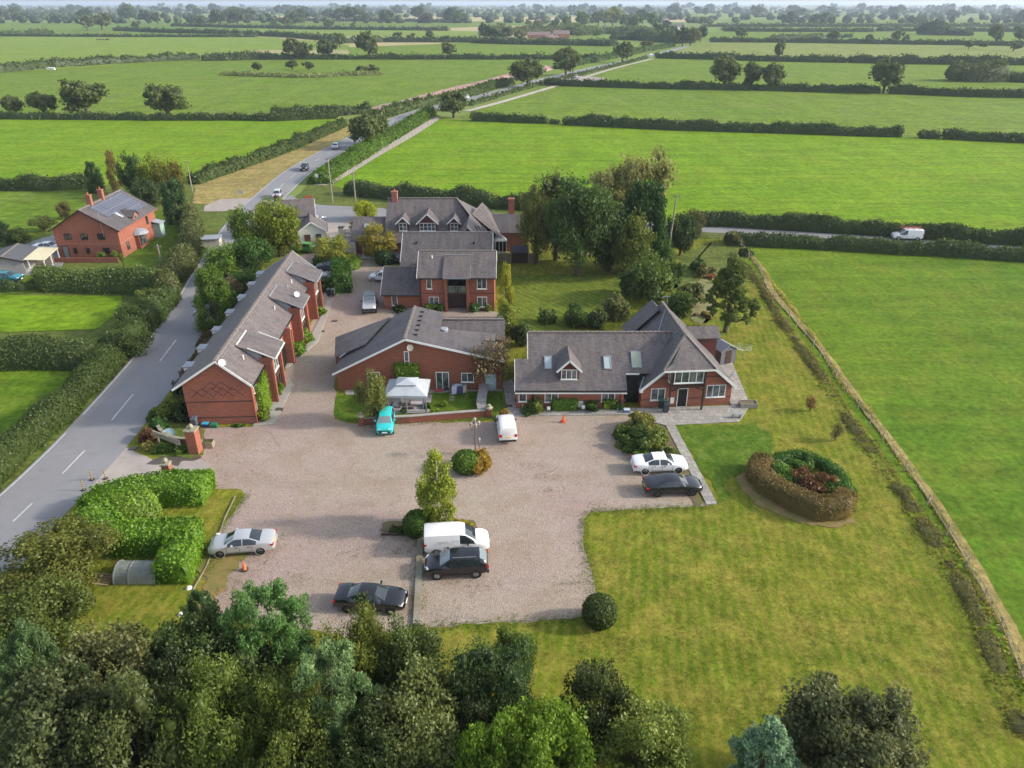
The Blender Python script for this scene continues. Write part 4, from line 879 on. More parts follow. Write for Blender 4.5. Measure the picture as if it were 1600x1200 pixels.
mb=MB(); f.slab(mb,[(.3,-5.5,2.9),(.3,-.2,2.9),(-4.7,-.2,5.5),(-4.7,-5.5,5.5)],.1); f.slab(mb,[(-4.7,-5.5,5.5),(-4.7,-.2,5.5),(-9.5,-.2,3),(-9.5,-5.5,3)],.1); mb.build('side_roof',SLATE,Fh)
mb=MB(); f.box(mb,-9,-2.2,-5.2,.2,-.05,2.95); mb.build('side_wall',BRICK,Fh)
skylight(Fh,f,-2.7,-3.1,4.5,-.52,1.0,1.0)
mb=MB(); 
for y in (-4.9,-3.6,-2.3,-1.0): f.box(mb,-.15,0,y-.07,y+.07,0,2.85)
f.box(mb,-.2,.05,-5.0,-.9,.0,.25); mb.build('porch_post',WHITE,Fh,uv=False)
# white conservatories at the right
def conserv(label,x,y,w,l,h):
    t=thing('conservatory',label,'conservatory',(x,y,0)); mb=MB()
    for i in range(5):
        for yy in (-l/2,l/2): mb.box(x-w/2+i*w/4,y+yy,0,.1,.1,h)
        if 0<i<4: 
            for xx in (-w/2,w/2): mb.box(x+xx,y-l/2+i*l/4,0,.1,.1,h)
    mb.box(x,y,h,w+.1,l+.1,.12); mb.build('frame',WHITE,t,uv=False)
    mb=MB(); mb.box(x,y,.5,w-.04,l-.04,h-.5); mb.build('glazing',DGLASS,t); mb=MB(); mb.box(x,y,0,w-.02,l-.02,.5); mb.build('base_wall',RENDERW,t)
    mb=MB(); a=[(x-w/2-.1,y-l/2-.1,h+.12),(x+w/2+.1,y-l/2-.1,h+.12),(x+w/2+.1,y+l/2+.1,h+.12),(x-w/2-.1,y+l/2+.1,h+.12)]; t1=(x,y-l/5,h+1.2); t2=(x,y+l/4,h+1.2)
    mb.poly([a[0],a[1],t1]); mb.poly([a[1],a[2],t2,t1]); mb.poly([a[2],a[3],t2]); mb.poly([a[3],a[0],t1,t2]); mb.build('roof',noisy('polycarbonate',(.62,.68,.68),(.5,.56,.57),2),t)
    mb=MB(); 
    for p,q in ((a[0],t1),(a[1],t1),(a[2],t2),(a[3],t2),(t1,t2),(((a[1][0]),(a[1][1]+a[2][1])/2,a[1][2]),((x,y,h+1.2)))): mb.beam((p[0],p[1],p[2]+.04),(q[0],q[1],q[2]+.04),.07,.06)
    mb.tube(t1,(t1[0],t1[1],t1[2]+.45),.04); mb.build('roof_bar',WHITE,t,uv=False)
x,y=G(779,398); conserv('small white conservatory at the right end of the long rear slate roof',x+.1,y+1.5,2.3,2.6,2.1)
x,y=G(793,372); conserv('white conservatory beside the trees, behind the smaller one',x+.6,y,2.6,2.2,2.2)
# ---- white cottage
x,y=G(462,392); f=Frm(-38.2,123.5,14)
W=thing('white_cottage','white rendered cottage with slate roof at the road junction','building',(f.o[0],f.o[1],0),f.a)
f2=Frm(f.p(0,0)[0],f.p(0,0)[1],14-90)
mb=MB(); f2.prism(mb,[(-6,-.05),(0,-.05),(0,4.0),(-3.0,5.8),(-6,4.0)],-1.6,4.6); mb.build('wall',RENDERW,W)
roof_pair(f2,W,-6.3,3.9,.3,3.9,-3.0,6.05,-1.8,4.85,SLATE)
mb=MB(); f.prism(mb,[(1.8,-.05),(6.2,-.05),(6.2,2.6),(4.0,4.0),(1.8,2.6)],-5,.1); mb.build('porch_wall',RENDERW,W)
roof_pair(f,W,1.5,2.5,6.5,2.5,4.0,4.2,-5.3,.2,SLATE,name='porch_roof')
for xx in (-.6,1.2): window(W,f2.p(0,xx,.8),f2.d(1,0),.9,1.1,2,fm=DARKW); window(W,f2.p(0,xx,2.7),f2.d(1,0),.9,1.0,2,fm=DARKW)
window(W,f.p(5.0,-5,.9),f.d(0,-1),.9,1.1,2,fm=DARKW); door(W,f.p(3.2,-5,0),f.d(0,-1),.95,2.0,noisy('brown_door',(.2,.08,.03),(.14,.06,.02),3),DARKW)
for yy in (-3.8,-1.5): window(W,f.p(6.2,yy,.9),f.d(1,0),.8,1.0,1,fm=DARKW)
window(W,f2.p(-3.0,4.6,2.6),f2.d(0,1),.9,1.1,1,fm=DARKW)
chimney(W,*f2.p(-3.0,-1.3)[:2],5.4,6.9,.55,.55,BRICK_D,1)
# ---- farmhouse on the left
f=Frm(-66.6,112.9,0.5)
Fm=thing('farmhouse','red brick farmhouse with solar panels on its roof and two orange chimneys, on the left','building',(f.o[0],f.o[1],0),f.a)
LF=13.4; mb=MB(); f.prism(mb,[(-5,-.05),(5,-.05),(5,4.75),(0,7.65),(-5,4.75)],0,LF); mb.build('wall',BRICK_F,Fm)
roof_pair(f,Fm,-5.5,4.55,5.45,4.55,0,7.8,-.35,LF+.4,SLATE_D,bm=DARKW,gut=noisy('clay_gutter',(.3,.1,.06),(.25,.08,.05),4))
sF=(7.8-4.55)/5.45
def rf(x): return 7.8-abs(x)*sF
for nm,(x0,x1,y0,y1) in (('a',(.5,3.0,2.0,12.6)),('b',(3.0,4.3,7.8,12.6)),('c',(3.0,4.6,2.2,3.4))):
    if nm=='c': continue
    mb=MB(); f.slab(mb,[(x0,y0,rf(x0)+.1),(x1,y0,rf(x1)+.1),(x1,y1,rf(x1)+.1),(x0,y1,rf(x0)+.1)][::-1],.06); mb.build('solar_panel',SOLAR,Fm)
dm=thing_f=None
n=f.d(1,0)
mb=MB(); mb.hexa([f.p(5.05,5.6,4.2),f.p(5.05,7.4,4.2),f.p(5.05,7.4,5.3),f.p(5.05,6.5,6.0),f.p(5.05,5.6,5.3)],[f.p(2.5,5.6,4.2),f.p(2.5,7.4,4.2),f.p(2.5,7.4,5.3),f.p(2.5,6.5,6.0),f.p(2.5,5.6,5.3)]); mb.build('dormer',BRICK_F,Fm)
mb=MB(); 
for s in (-1,1):
    P=[f.p(5.3,6.5,6.15),f.p(5.3,6.5+s*1.15,5.25),f.p(2.6,6.5+s*1.15,5.35),f.p(2.2,6.5,6.2)]; mb.slab(P if s<0 else P[::-1],.08)
mb.build('dormer_roof',SLATE_D,Fm); window(Fm,f.p(5.05,6.5,4.5),n,.7,.8,1,fm=WOOD)
skylight(Fm,f,3.4,4.6,rf(3.4),-sF,.8,1.4)
for x in (-2.9,-.35,2.3): window(Fm,f.p(x,0,3.05),(0,-1,0),1.15,1.0,2,fm=DARKW,gm=DGLASS,sill=False)
for x,w in ((-2.3,.6),(-.3,.6),(2.6,1.1)): window(Fm,f.p(x,0,.85),(0,-1,0),w,.95,1 if w<1 else 2,fm=DARKW,gm=DGLASS,sill=False)
door(Fm,f.p(-3.8,0,0),(0,-1,0),.9,2.05,mat('grey_door',(.2,.22,.24),.5),DARKW)
mb=MB(); f.box(mb,-5.03,5.03,-.03,.3,2.35,2.43); f.box(mb,4.8,5.03,.3,LF,2.35,2.43); mb.build('brick_band',noisy('pale_band',(.4,.2,.14),(.3,.14,.1),4),Fm)
window(Fm,f.p(5,2.2,.8),n,.8,1.3,1,fm=DARKW,sill=False)
mb=MB(); f.box(mb,5,5.7,4.8,7.4,0,2.4); mb.build('bay',BRICK_F,Fm); window(Fm,f.p(5.7,6.1,.7),n,2.3,1.6,4,1,DARKW,GLASS); mb=MB(); mb.lathe(f.p(5.2,6.1,2.4),[(1.55,0),(1.3,.45),(.6,.75),(0,.8)],12); mb.build('bay_roof',LEAD,Fm,uv=False)
window(Fm,f.p(5,10.2,2.9),n,.7,1.4,1,2,fm=DARKW,gm=DGLASS); 
for y in (3.4,7.2): chimney(Fm,*f.p(0,y)[:2],6.8,9.3,.75,.6,noisy('orange_brick',(.29,.115,.075),(.22,.09,.055),6),1)
mb=MB(); mb.tube(f.p(2.8,-.15,3.6),f.p(2.8,-.15,7.4),.04,n=6); mb.build('flue_pole',LEAD,Fm,uv=False); mb=MB(); mb.tube(f.p(1.0,7.9,7),f.p(1.0,7.9,8.6),.03,n=5); mb.build('aerial',LEAD,Fm,uv=False)
mb=MB(); f.box(mb,5,6.3,11.6,13.2,0,2.4); mb.build('porch',noisy('green_paint',(.3,.42,.38),(.25,.36,.33),3),Fm); mb=MB(); f.slab(mb,[(5,11.4,2.9),(6.6,11.4,2.5),(6.6,13.4,2.5),(5,13.4,2.9)][::-1],.08); mb.build('porch_roof',LEAD,Fm)
mb=MB(); mb.poly([f.p(-4.6,-.8,.9)]) if 0 else f.box(mb,-5,5.2,-2.2,-2.0,0,.8); o=mb.build('garden_wall',BRICK_F,None); tag(o,'low brick garden wall in front of the farmhouse','wall')
# ---- garage / shed
gx,gy=G(25,428); f=Frm(gx,gy,12)
Sh=thing('garage','low grey panelled garage with dark roof and cream lean-to beside the farmhouse','shed',(gx,gy,0),f.a)
mb=MB(); f.prism(mb,[(-4,-.05),(1.6,-.05),(1.6,2.1),(-1.0,2.8),(-4,2.1)],-.5,6); mb.build('wall',noisy('grey_panel',(.3,.29,.29),(.24,.23,.23),3),Sh)
roof_pair(f,Sh,-4.3,2.05,1.9,2.1,-1.0,2.95,-.8,6.3,mat('felt_roof',(.08,.085,.095),.8),bm=DARKW)
mb=MB(); f.slab(mb,[(1.8,-.6,2.3),(4.6,-.6,2.05),(4.6,5.8,2.05),(1.8,5.8,2.3)][::-1],.07); mb.build('lean_to_roof',noisy('cream_sheet',(.6,.56,.38),(.5,.46,.32),2),Sh)
mb=MB(); 
for y in (-.4,2.5,5.6): mb.box(*f.p(4.4,y)[:2],0,.12,.12,2.0,f.a)
mb.box(*f.p(2.3,-.4)[:2],0,.12,.12,2.2,f.a); mb.build('post',WHITE,Sh,uv=False)
mb=MB(); f.box(mb,1.7,4.3,3.5,3.6,0,2.0); mb.build('back_panel',WOOD,Sh)
# ---- small sheds
def shed(label,x,y,w,l,h,pk,a,wm,rm,name='garden_shed'):
    f=Frm(x,y,a); t=thing(name,label,'shed',(x,y,0),f.a); mb=MB(); f.prism(mb,[(-w/2,-.03),(w/2,-.03),(w/2,h),(0,h+pk-.05),(-w/2,h)],-l/2,l/2); mb.build('wall',wm,t)
    mb=MB(); f.slab(mb,[(-w/2-.15,-l/2-.15,h-.05),(0,-l/2-.15,h+pk),(0,l/2+.15,h+pk),(-w/2-.15,l/2+.15,h-.05)][::-1],.06); f.slab(mb,[(0,-l/2-.15,h+pk),(w/2+.15,-l/2-.15,h-.05),(w/2+.15,l/2+.15,h-.05),(0,l/2+.15,h+pk)][::-1],.06); mb.build('roof',rm,t)
    mb=MB(); f.box(mb,-.4,.4,-l/2-.04,-l/2,0,min(1.8,h)); mb.build('door',DARKW,t); return t
GREYF=mat('grey_felt',(.22,.24,.27),.7)
x,y=G(784,528); shed('small shed with pale pitched roof right of the bungalow roof',x,y,1.6,1.8,1.9,.7,0,WOOD,noisy('pale_felt',(.34,.36,.38),(.28,.3,.32),3))
x,y=G(1124,566); shed('grey hexagonal-looking shed behind the right corner of the L-shaped house',x+.2,y+.3,2.1,2.3,1.9,.6,25,noisy('dark_board',(.12,.13,.15),(.09,.1,.11),4),GREYF)
x,y=G(812,412); shed('dark shed behind the wooden fence under the big trees',x,y+1.5,3.2,2.5,1.9,.6,90,DARKW,mat('dark_felt',(.05,.05,.06),.8))
# ================================================= VEHICLES
PAINTS={}
def paint(nm,c,metal=0.0,r=.3):
    if nm not in PAINTS: PAINTS[nm]=mat('car_paint_'+nm,c,r,metal,.5,.6)
    return PAINTS[nm]
TYRE=mat('tyre',(.02,.02,.02),.8); RIM=mat('alloy_rim',(.45,.46,.48),.3,.8); RIMD=mat('dark_rim',(.08,.08,.085),.35,.6)
LAMP=mat('headlamp',(.75,.78,.8),.1,0,.8); TAIL=mat('tail_lamp',(.45,.012,.015),.2); TRIM=mat('black_trim',(.02,.02,.022),.55); PLW=mat('white_plate',(.75,.75,.72),.5); PLY=mat('yellow_plate',(.7,.5,.05),.5)
CGL=mat('car_glass',(.02,.027,.03),.05,0,.9,.3); CGLB=mat('pale_car_glass',(.16,.2,.21),.08,0,.9,.3)
# station: x, half width, bottom, shoulder z, top z, top half width, side glass?, top glass?
def st(L,W,rows): return [(x*L/2,w*W/2,zb,zs,zt,wt*W/2,sg,tgl) for x,w,zb,zs,zt,wt,sg,tgl in rows]
BODY={
'sedan':(4.72,1.83,1.42,.33,[(-1,.80,.42,.80,.86,.72,0,0),(-.975,.90,.30,.90,.97,.78,0,0),(-.90,.95,.26,.95,1.03,.80,0,0),(-.72,.99,.22,.97,1.07,.80,0,0),(-.60,1,.22,.97,1.09,.76,0,1),(-.50,1,.22,.97,1.2,.70,1,1),(-.30,1,.22,.96,1.38,.65,1,0),(-.10,1,.22,.95,1.42,.64,0,0),(-.07,1,.22,.95,1.42,.64,1,0),(.12,1,.22,.94,1.40,.63,1,0),(.19,1,.22,.94,1.36,.64,1,1),(.36,1,.22,.93,1.13,.72,0,1),(.47,1,.22,.91,.99,.8,0,0),(.62,.99,.22,.87,.95,.80,0,0),(.80,.97,.23,.80,.88,.76,0,0),(.93,.90,.25,.70,.78,.66,0,0),(.985,.80,.30,.58,.66,.58,0,0),(1,.7,.38,.52,.56,.5,0,0)],(-.60,.61)),
'hatch':(4.25,1.8,1.5,.32,[(-1,.82,.40,.85,.93,.74,0,0),(-.96,.94,.28,.95,1.08,.76,0,1),(-.86,.97,.24,.97,1.3,.70,0,1),(-.76,.99,.22,.97,1.44,.68,0,0),(-.66,1,.22,.97,1.47,.67,1,0),(-.36,1,.22,.96,1.5,.66,1,0),(-.10,1,.22,.95,1.5,.66,0,0),(-.07,1,.22,.95,1.5,.66,1,0),(.12,1,.22,.94,1.47,.65,1,0),(.22,1,.22,.94,1.42,.66,1,1),(.42,1,.22,.93,1.15,.72,0,1),(.55,1,.22,.91,1.03,.8,0,0),(.72,.98,.22,.86,.96,.78,0,0),(.88,.94,.24,.76,.86,.7,0,0),(.975,.84,.28,.62,.7,.6,0,0),(1,.72,.38,.54,.58,.5,0,0)],(-.60,.64)),
'suv':(4.45,1.85,1.6,.35,[(-1,.84,.45,.92,1.0,.74,0,0),(-.965,.95,.34,1.02,1.12,.76,0,1),(-.87,.98,.30,1.05,1.38,.70,0,1),(-.74,1,.28,1.05,1.54,.68,1,0),(-.60,1,.28,1.05,1.58,.67,0,0),(-.56,1,.28,1.05,1.58,.67,1,0),(-.10,1,.28,1.02,1.6,.67,0,0),(-.07,1,.28,1.02,1.6,.67,1,0),(.12,1,.28,1.0,1.57,.66,1,0),(.20,1,.28,1.0,1.52,.67,1,1),(.42,1,.28,.98,1.2,.74,0,1),(.52,1,.28,.97,1.08,.82,0,0),(.70,.98,.28,.94,1.04,.8,0,0),(.88,.94,.3,.86,.95,.72,0,0),(.975,.86,.34,.7,.78,.62,0,0),(1,.74,.42,.6,.64,.52,0,0)],(-.60,.62)),
'mini':(3.55,1.64,1.48,.29,[(-1,.84,.38,.88,.98,.76,0,0),(-.96,.95,.26,.98,1.1,.78,0,1),(-.88,.98,.22,1.0,1.4,.72,0,1),(-.80,1,.2,1.0,1.46,.70,1,0),(-.30,1,.2,.97,1.48,.70,0,0),(-.26,1,.2,.97,1.48,.70,1,0),(.10,1,.2,.95,1.45,.68,1,0),(.20,1,.2,.95,1.40,.69,1,1),(.50,1,.2,.94,1.08,.78,0,1),(.58,1,.2,.93,1.02,.82,0,0),(.78,.98,.22,.88,.96,.8,0,0),(.93,.92,.24,.76,.84,.7,0,0),(.985,.82,.28,.6,.68,.6,0,0),(1,.72,.36,.5,.54,.5,0,0)],(-.66,.68)),
'van':(4.75,1.85,1.88,.33,[(-1,.93,.42,.95,1.70,.84,0,0),(-.985,.98,.36,1.05,1.82,.84,0,0),(-.90,1,.28,1.06,1.87,.84,0,0),(-.4,1,.28,1.06,1.89,.84,0,0),(.05,1,.28,1.06,1.87,.83,0,0),(.09,1,.28,1.05,1.85,.82,1,0),(.26,1,.28,1.02,1.76,.79,1,1),(.48,1,.28,1.0,1.36,.78,1,1),(.58,1,.28,.98,1.16,.8,0,0),(.70,.99,.28,.96,1.08,.8,0,0),(.84,.96,.28,.90,1.0,.76,0,0),(.94,.91,.3,.80,.88,.68,0,0),(.99,.82,.34,.62,.7,.6,0,0),(1,.75,.4,.56,.6,.54,0,0)],(-.64,.64)),
'jeep':(4.9,1.85,1.9,.4,[(-1,.92,.55,1.05,1.12,.86,0,0),(-.985,.95,.5,1.08,1.15,.88,0,0),(-.55,.96,.5,1.08,1.15,.88,0,0),(-.54,.97,.5,1.1,1.72,.82,0,0),(-.5,.98,.5,1.1,1.88,.8,1,0),(-.2,.98,.5,1.1,1.9,.8,0,0),(-.17,.98,.5,1.1,1.9,.8,1,0),(.12,.98,.5,1.1,1.88,.8,1,1),(.24,.98,.5,1.1,1.25,.8,0,0),(.26,.96,.5,1.1,1.2,.78,0,0),(.6,.95,.5,1.08,1.17,.76,0,0),(.9,.93,.5,1.02,1.12,.74,0,0),(.95,.9,.5,.95,1.0,.74,0,0),(1,.88,.45,.7,.74,.8,0,0)],(-.62,.66))}
def make_car(label,cat,style,pm,rim=None,group=None,glass=None,name=None,wheels_hi=True,rear_plate=True):
    L,W,H,wr,rows,(wxr,wxf)=BODY[style]; S=st(L,W,rows); t=thing(name or {'van':'parked_van','jeep':'pickup_truck'}.get(style,'parked_car'),label,cat)
    ring=[]
    for x,w,zb,zs,zt,wt,_,_ in S:
        cab=zt-zs>.16
        half=[(w*.80,zb),(w*.98,zb+.12),(w*1.0,zb+.3),(w*1.0,(zb+zs)/2+.12),(w*.965,zs-.02),(wt+.02 if cab else w*.90,zt-(.10 if cab else .045)),(wt*.93,zt-.035 if cab else zt-.02),(wt*.5,zt),(0,zt+.01)]
        ring.append([(x,0,zb)]+[(x,a,b) for a,b in half]+[(x,-a,b) for a,b in half[:-1][::-1]])
    n=len(ring[0]); body=MB(); gl={'windscreen':MB(),'rear_window':MB(),'side_window':MB(),'side_window2':MB()}
    for i in range(len(S)-1):
        sg,tgl=S[i][6],S[i][7]; a,b=ring[i],ring[i+1]
        for j in range(n):
            k=(j+1)%n; q=[a[j],a[k],b[k],b[j]]; tgt=body
            if sg and j in (5,): tgt=gl['side_window']
            elif sg and j==n-6: tgt=gl['side_window2']
            elif tgl and j in (7,8,9,10): tgt=gl['windscreen' if S[i][0]>0 else 'rear_window']
            if tgt is body or q[0]!=q[1]: tgt.poly(q)
    body.poly(ring[0]); body.poly(ring[-1][::-1])
    bo=body.build('body',pm,t,smooth=True,uv=False); import bmesh
    bm=bmesh.new(); bm.from_mesh(bo.data); bmesh.ops.remove_doubles(bm,verts=bm.verts,dist=.002); bmesh.ops.recalc_face_normals(bm,faces=bm.faces)
    for e in bm.edges:
        if len(e.link_faces)==2 and e.calc_face_angle(0)>.62: e.smooth=False
    bm.to_mesh(bo.data); bm.free()
    for k,m in gl.items():
        if m.v: m.build(k.replace('2',''),(glass or CGL) if k in('windscreen','rear_window') else CGL,t,smooth=False,uv=False)
    for wx in (wxr,wxf):
        for s in (-1,1):
            x,y=wx*L/2,s*(W/2-.10); mb=MB(); mb.lathe((x,y,wr),[(wr*.55,-.10),(wr*.97,-.10),(wr,-.07),(wr,.07),(wr*.97,.10),(wr*.6,.10)],18,'y'); wh=mb.build('wheel',TYRE,t,uv=False)
            if wheels_hi:
                mb=MB(); c=y+s*.075; mb.lathe((x,c,wr),[(0,0),(wr*.62,0)],14,'y') ; 
                for q in range(6): an=q*1.047; mb.beam((x,c+s*.03,wr),(x+wr*.6*math.cos(an),c+s*.03,wr+wr*.6*math.sin(an)),.05,.035,(0,1,0))
                rm=mb.build('rim',rim or RIM,None,uv=False); rm.data.transform(ROOT[t.name]); rm.parent=wh
            mb=MB(); mb.lathe((x,y+s*.045,wr+.02),[(wr*1.02,0),(wr*1.16,.0),(wr*1.16,.055*1),(wr*1.02,.055)] if s>0 else [(wr*1.02,0),(wr*1.16,0),(wr*1.16,-.055),(wr*1.02,-.055)],16,'y'); mb.build('wheel_arch',TRIM if style in('suv','jeep','van','mini') else pm,t,uv=False)
    xf,xr=L/2,-L/2; mb=None
    for s in (-1,1):
        mb=MB(); zf=S[-3][3]; mb.hexa([(xf*.90,s*W*.33,zf-.12),(xf*.985,s*W*.24,zf-.14),(xf*.985,s*W*.24,zf+.0),(xf*.90,s*W*.33,zf+.03)],[(xf*.86,s*W*.44,zf-.1),(xf*.93,s*W*.43,zf-.12),(xf*.93,s*W*.43,zf+.01),(xf*.86,s*W*.44,zf+.06)]); mb.build('headlight',LAMP,t,uv=False)
        mb=MB(); zr=S[1][3]; hv=.32 if style in('van','mini','hatch') else .13
        mb.box(xr*.965,s*W*.41,zr-.08-hv*.5,.22,W*.14,hv); mb.build('tail_light',TAIL,t,uv=False)
        mb=MB(); mx=[q for q in S if q[7] and q[0]>0][-1][0]-.25 if style!='jeep' else .6; mb.box(mx-.1,s*(W/2+.09),.97 if style!='jeep' else 1.15,.13,.2,.13); mb.build('wing_mirror',pm if style not in('van','jeep') else TRIM,t,uv=False)
    if style!='jeep':
        xs={'van':(-.9,.18,.95)}.get(style,(-.85,.02,.92) if style!='mini' else (-.35,.8))
        for s in (-1,1):
            mb=MB()
            for q in xs: mb.box(q,s*(W/2-.001),.42,.022,.012,.42)
            mb.box((xs[0]+xs[-1])/2,s*(W/2-.001),.40,xs[-1]-xs[0],.012,.02)
            for q in xs[:-1]: mb.box(q+.22,s*(W/2+.01),.80,.18,.03,.035)
            mb.build('door_seam',TRIM,t,uv=False)
    mb=MB(); mb.box(xf*.985,0,.36,.12,W*.62,.13); mb.build('grille',TRIM,t,uv=False)
    mb=MB(); mb.box(xf*.985+.07,0,.4 if style!='jeep' else .6,.03,.5,.11); mb.build('number_plate',PLW,t,uv=False)
    mb=MB(); mb.box(xr-.0,0,.55 if style in('sedan','suv') else .72,.05,.5,.11); mb.build('number_plate',PLY,t,uv=False)
    mb=MB(); mb.box(xr*.99,0,.30,.12,W*.84,.2); mb.build('bumper',TRIM if style in('van','suv','hatch','jeep') else pm,t,uv=False)
    if style=='suv':
        for s in (-1,1): mb=MB(); mb.tube((-1.4,s*.58,1.64),(.25,s*.58,1.63),.025,n=5); mb.build('roof_rail',METAL,t,uv=False)
    if style=='jeep':
        mb=MB(); mb.box(-1.85,0,1.1,1.1,1.5,.06); mb.build('load_cover',TRIM,t,uv=False)
        mb=MB(); mb.box(2.42,0,.55,.18,1.7,.28); mb.build('bull_bar',TRIM,t,uv=False)
        mb=MB(); mb.box(-.4,0,1.9,1.6,1.35,.05); mb.build('roof_panel',mat('dark_roof',(.12,.15,.16),.4),t,uv=False)
    return t
def put(t,mid,ang): t.location=(mid[0],mid[1],Z[0]+.005); t.rotation_euler=(0,0,ang); return t
def side(t,pr,pf,W=1.83):
    """pr, pf = contact points of the rear and front wheels nearest the camera (photo pixels)"""
    a,b=Vector(G(*pr)),Vector(G(*pf)); d=(b-a).normalized(); n=Vector((-d.y,d.x)); 
    if n.y<0: n=-n
    m=(a+b)/2+n*W/2*.93; return put(t,m,math.atan2(d.y,d.x))
def along(t,pr,pf): a,b=G(*pr),G(*pf); return put(t,((a[0]+b[0])/2,(a[1]+b[1])/2),math.atan2(b[1]-a[1],b[0]-a[0]))
SILV=paint('silver',(.5,.51,.53),.35,.28); BLK=paint('black',(.010,.011,.014),0,.22); WHT=paint('white',(.78,.78,.78)); TURQ=paint('turquoise',(.03,.5,.5)); NAVY=paint('dark_grey',(.04,.045,.055))
side(make_car('silver saloon parked beside the laurel hedge with an orange and white cone behind it','car','sedan',SILV,RIMD),(408,869),(347,874))
side(make_car('black saloon parked alone at the lower edge of the gravel, partly behind treetops','car','sedan',BLK,RIMD),(541,959),(612,963))
side(make_car('black estate SUV with silver roof rails parked nose-in beside the white van','car','suv',BLK,RIM,glass=CGLB),(745,905),(683,908))
vn=side(make_car('white panel van with grey side lettering parked next to the black SUV','van','van',WHT),(681,872),(749,868),1.85)
side(make_car('white saloon parked beside the shrub bed, behind a black saloon','car','sedan',WHT,RIMD),(1007,744),(1059,742.5))
side(make_car('black saloon with red tail light parked in front of the white saloon','car','sedan',BLK,RIMD),(1026,779),(1081,777))
along(make_car('turquoise small car parked facing the camera by the low brick wall','car','mini',TURQ,glass=CGLB),(606,650),(601,690))
sv=along(make_car('small white van seen from behind with lichen on its roof','van','van',WHT,rim=RIMD),(794,695),(788,662)); sv.scale=(.88,.93,.93)
along(make_car('silver off-road pickup with dark cab facing the camera on the block drive','pickup','jeep',SILV,RIMD,glass=CGLB),(580,470),(577,497))
side(make_car('white hatchback half hidden by the slate wing of the balcony house','car','hatch',WHT),(609,443),(586,442))
side(make_car('dark car parked in the shade beside the round clipped yew','car','hatch',NAVY),(607,412),(632,416))
side(make_car('dark blue car behind the tall clipped hedge in the courtyard','car','hatch',paint('navy',(.03,.04,.07))),(528,425),(504,426))
side(make_car('silver car in the courtyard just in front of a dark blue car','car','hatch',SILV),(536,441),(508,440))
side(make_car('bright green car under the willow by the white cottage','car','hatch',paint('green',(.06,.3,.05))),(482,397),(462,396))
along(make_car('pale grey car on the main road beside the junction','car','hatch',SILV),(437,303),(431,316))
along(make_car('black SUV driving down the main road','car','suv',BLK),(479,261),(474,272))
along(make_car('silver car driving down the main road beyond the black SUV','car','hatch',SILV),(527,228),(522,238))
along(make_car('white car far along the main road beside an oak','car','hatch',WHT,wheels_hi=False),(733,152),(726,158))
along(make_car('dark car parked by the gate in the far lay-by','car','hatch',NAVY,wheels_hi=False),(880,127),(866,128))
along(make_car('silver car in the far lay-by','car','hatch',SILV,wheels_hi=False),(903,120),(897,124))
along(make_car('tiny white car far away where the main road nears the trees','car','hatch',WHT,wheels_hi=False),(1020,86),(1012,88))
lv=side(make_car('white van with ladders on its roof rack driving between the lane hedges','van','van',WHT),(1433,378),(1402,377),1.85)
mb=MB()
for i in range(4): mb.beam((-1.9+i*1.0,-.65,1.98),(-1.9+i*1.0,.65,1.98),.06,.08)
for s in (-.6,0,.6): mb.beam((-2.1,s,2.06),(1.2,s,2.06),.05,.06)
rk=mb.build('roof_rack',mat('rusty_red',(.4,.08,.05),.7),None,uv=False); rk.parent=lv
along(make_car('teal estate car at the left edge below the garage','car','hatch',paint('teal',(.02,.18,.22))),(-2,441),(28,441))
along(make_car('white sports car parked on the blue gravel beside the farmhouse','car','sedan',WHT),(62,392),(94,393))
along(make_car('dark car parked beside the white cottage wall','car','hatch',paint('slate',(.12,.15,.19))),(486,350),(499,347))
# faint livery on the white van's side (illegible blocks of grey)
mb=MB(); W=.93
for x,z,l,h in ((-1.0,1.30,.75,.05),(-1.0,1.20,.6,.04),(-.25,1.22,.05,.2),(-.05,1.22,.05,.2),(.1,1.22,.05,.2),(-.45,.74,.9,.06)): mb.box(x,-W-.0,z,l,.012,h)
lg=mb.build('livery',mat('grey_livery',(.42,.46,.47),.5),None,uv=False); lg.parent=vn
# ================================================= OBJECTS
def single(name,label,cat,mb,m,group=None,**k): return tag(mb.build(name,m,uv=False,**k),label,cat,group)
Zg=Z[0]
# lamp post with lantern cluster
x,y=G(743,712); t=thing('lamp_post','ornate black lamp post with five lanterns rising from the round bush','lamp post',(x,y,0))
mb=MB(); mb.lathe((x,y,0),[(.18,0),(.18,.25),(.09,.5),(.06,.7),(.045,3.0),(.07,3.05),(.04,3.15),(.03,3.5)],10)
for k in range(4):
    a=k*math.pi/2+.3; mb.tube((x,y,3.05),(x+.36*math.cos(a),y+.36*math.sin(a),3.12),.022,n=6)
IRON=noisy('cast_iron',(.16,.13,.12),(.09,.075,.07),6,rough=.5); mb.build('post',IRON,t,uv=False)
for k in range(5):
    a=k*math.pi/2+.3; lx,ly,lz=(x+.36*math.cos(a),y+.36*math.sin(a),3.12) if k<4 else (x,y,3.5)
    mb=MB(); mb.lathe((lx,ly,lz),[(.05,0),(.1,.03),(.14,.3),(.17,.32),(.02,.46)],6); mb.build('lantern',mat('lantern_glass',(.3,.26,.22),.3) if k==0 else bpy.data.materials['lantern_glass'],t,uv=False)
x2,y2=G(749,710); t=thing('garden_torch','short black lantern post beside the ornate lamp post','lamp post',(x2,y2,0)); mb=MB(); mb.tube((x2,y2,0),(x2,y2,1.3),.03,n=6); mb.build('post',IRON,t,uv=False); mb=MB(); mb.lathe((x2,y2,1.3),[(.06,0),(.12,.3),(.14,.32),(.02,.5)],6); mb.build('lantern',bpy.data.materials['lantern_glass'],t,uv=False)
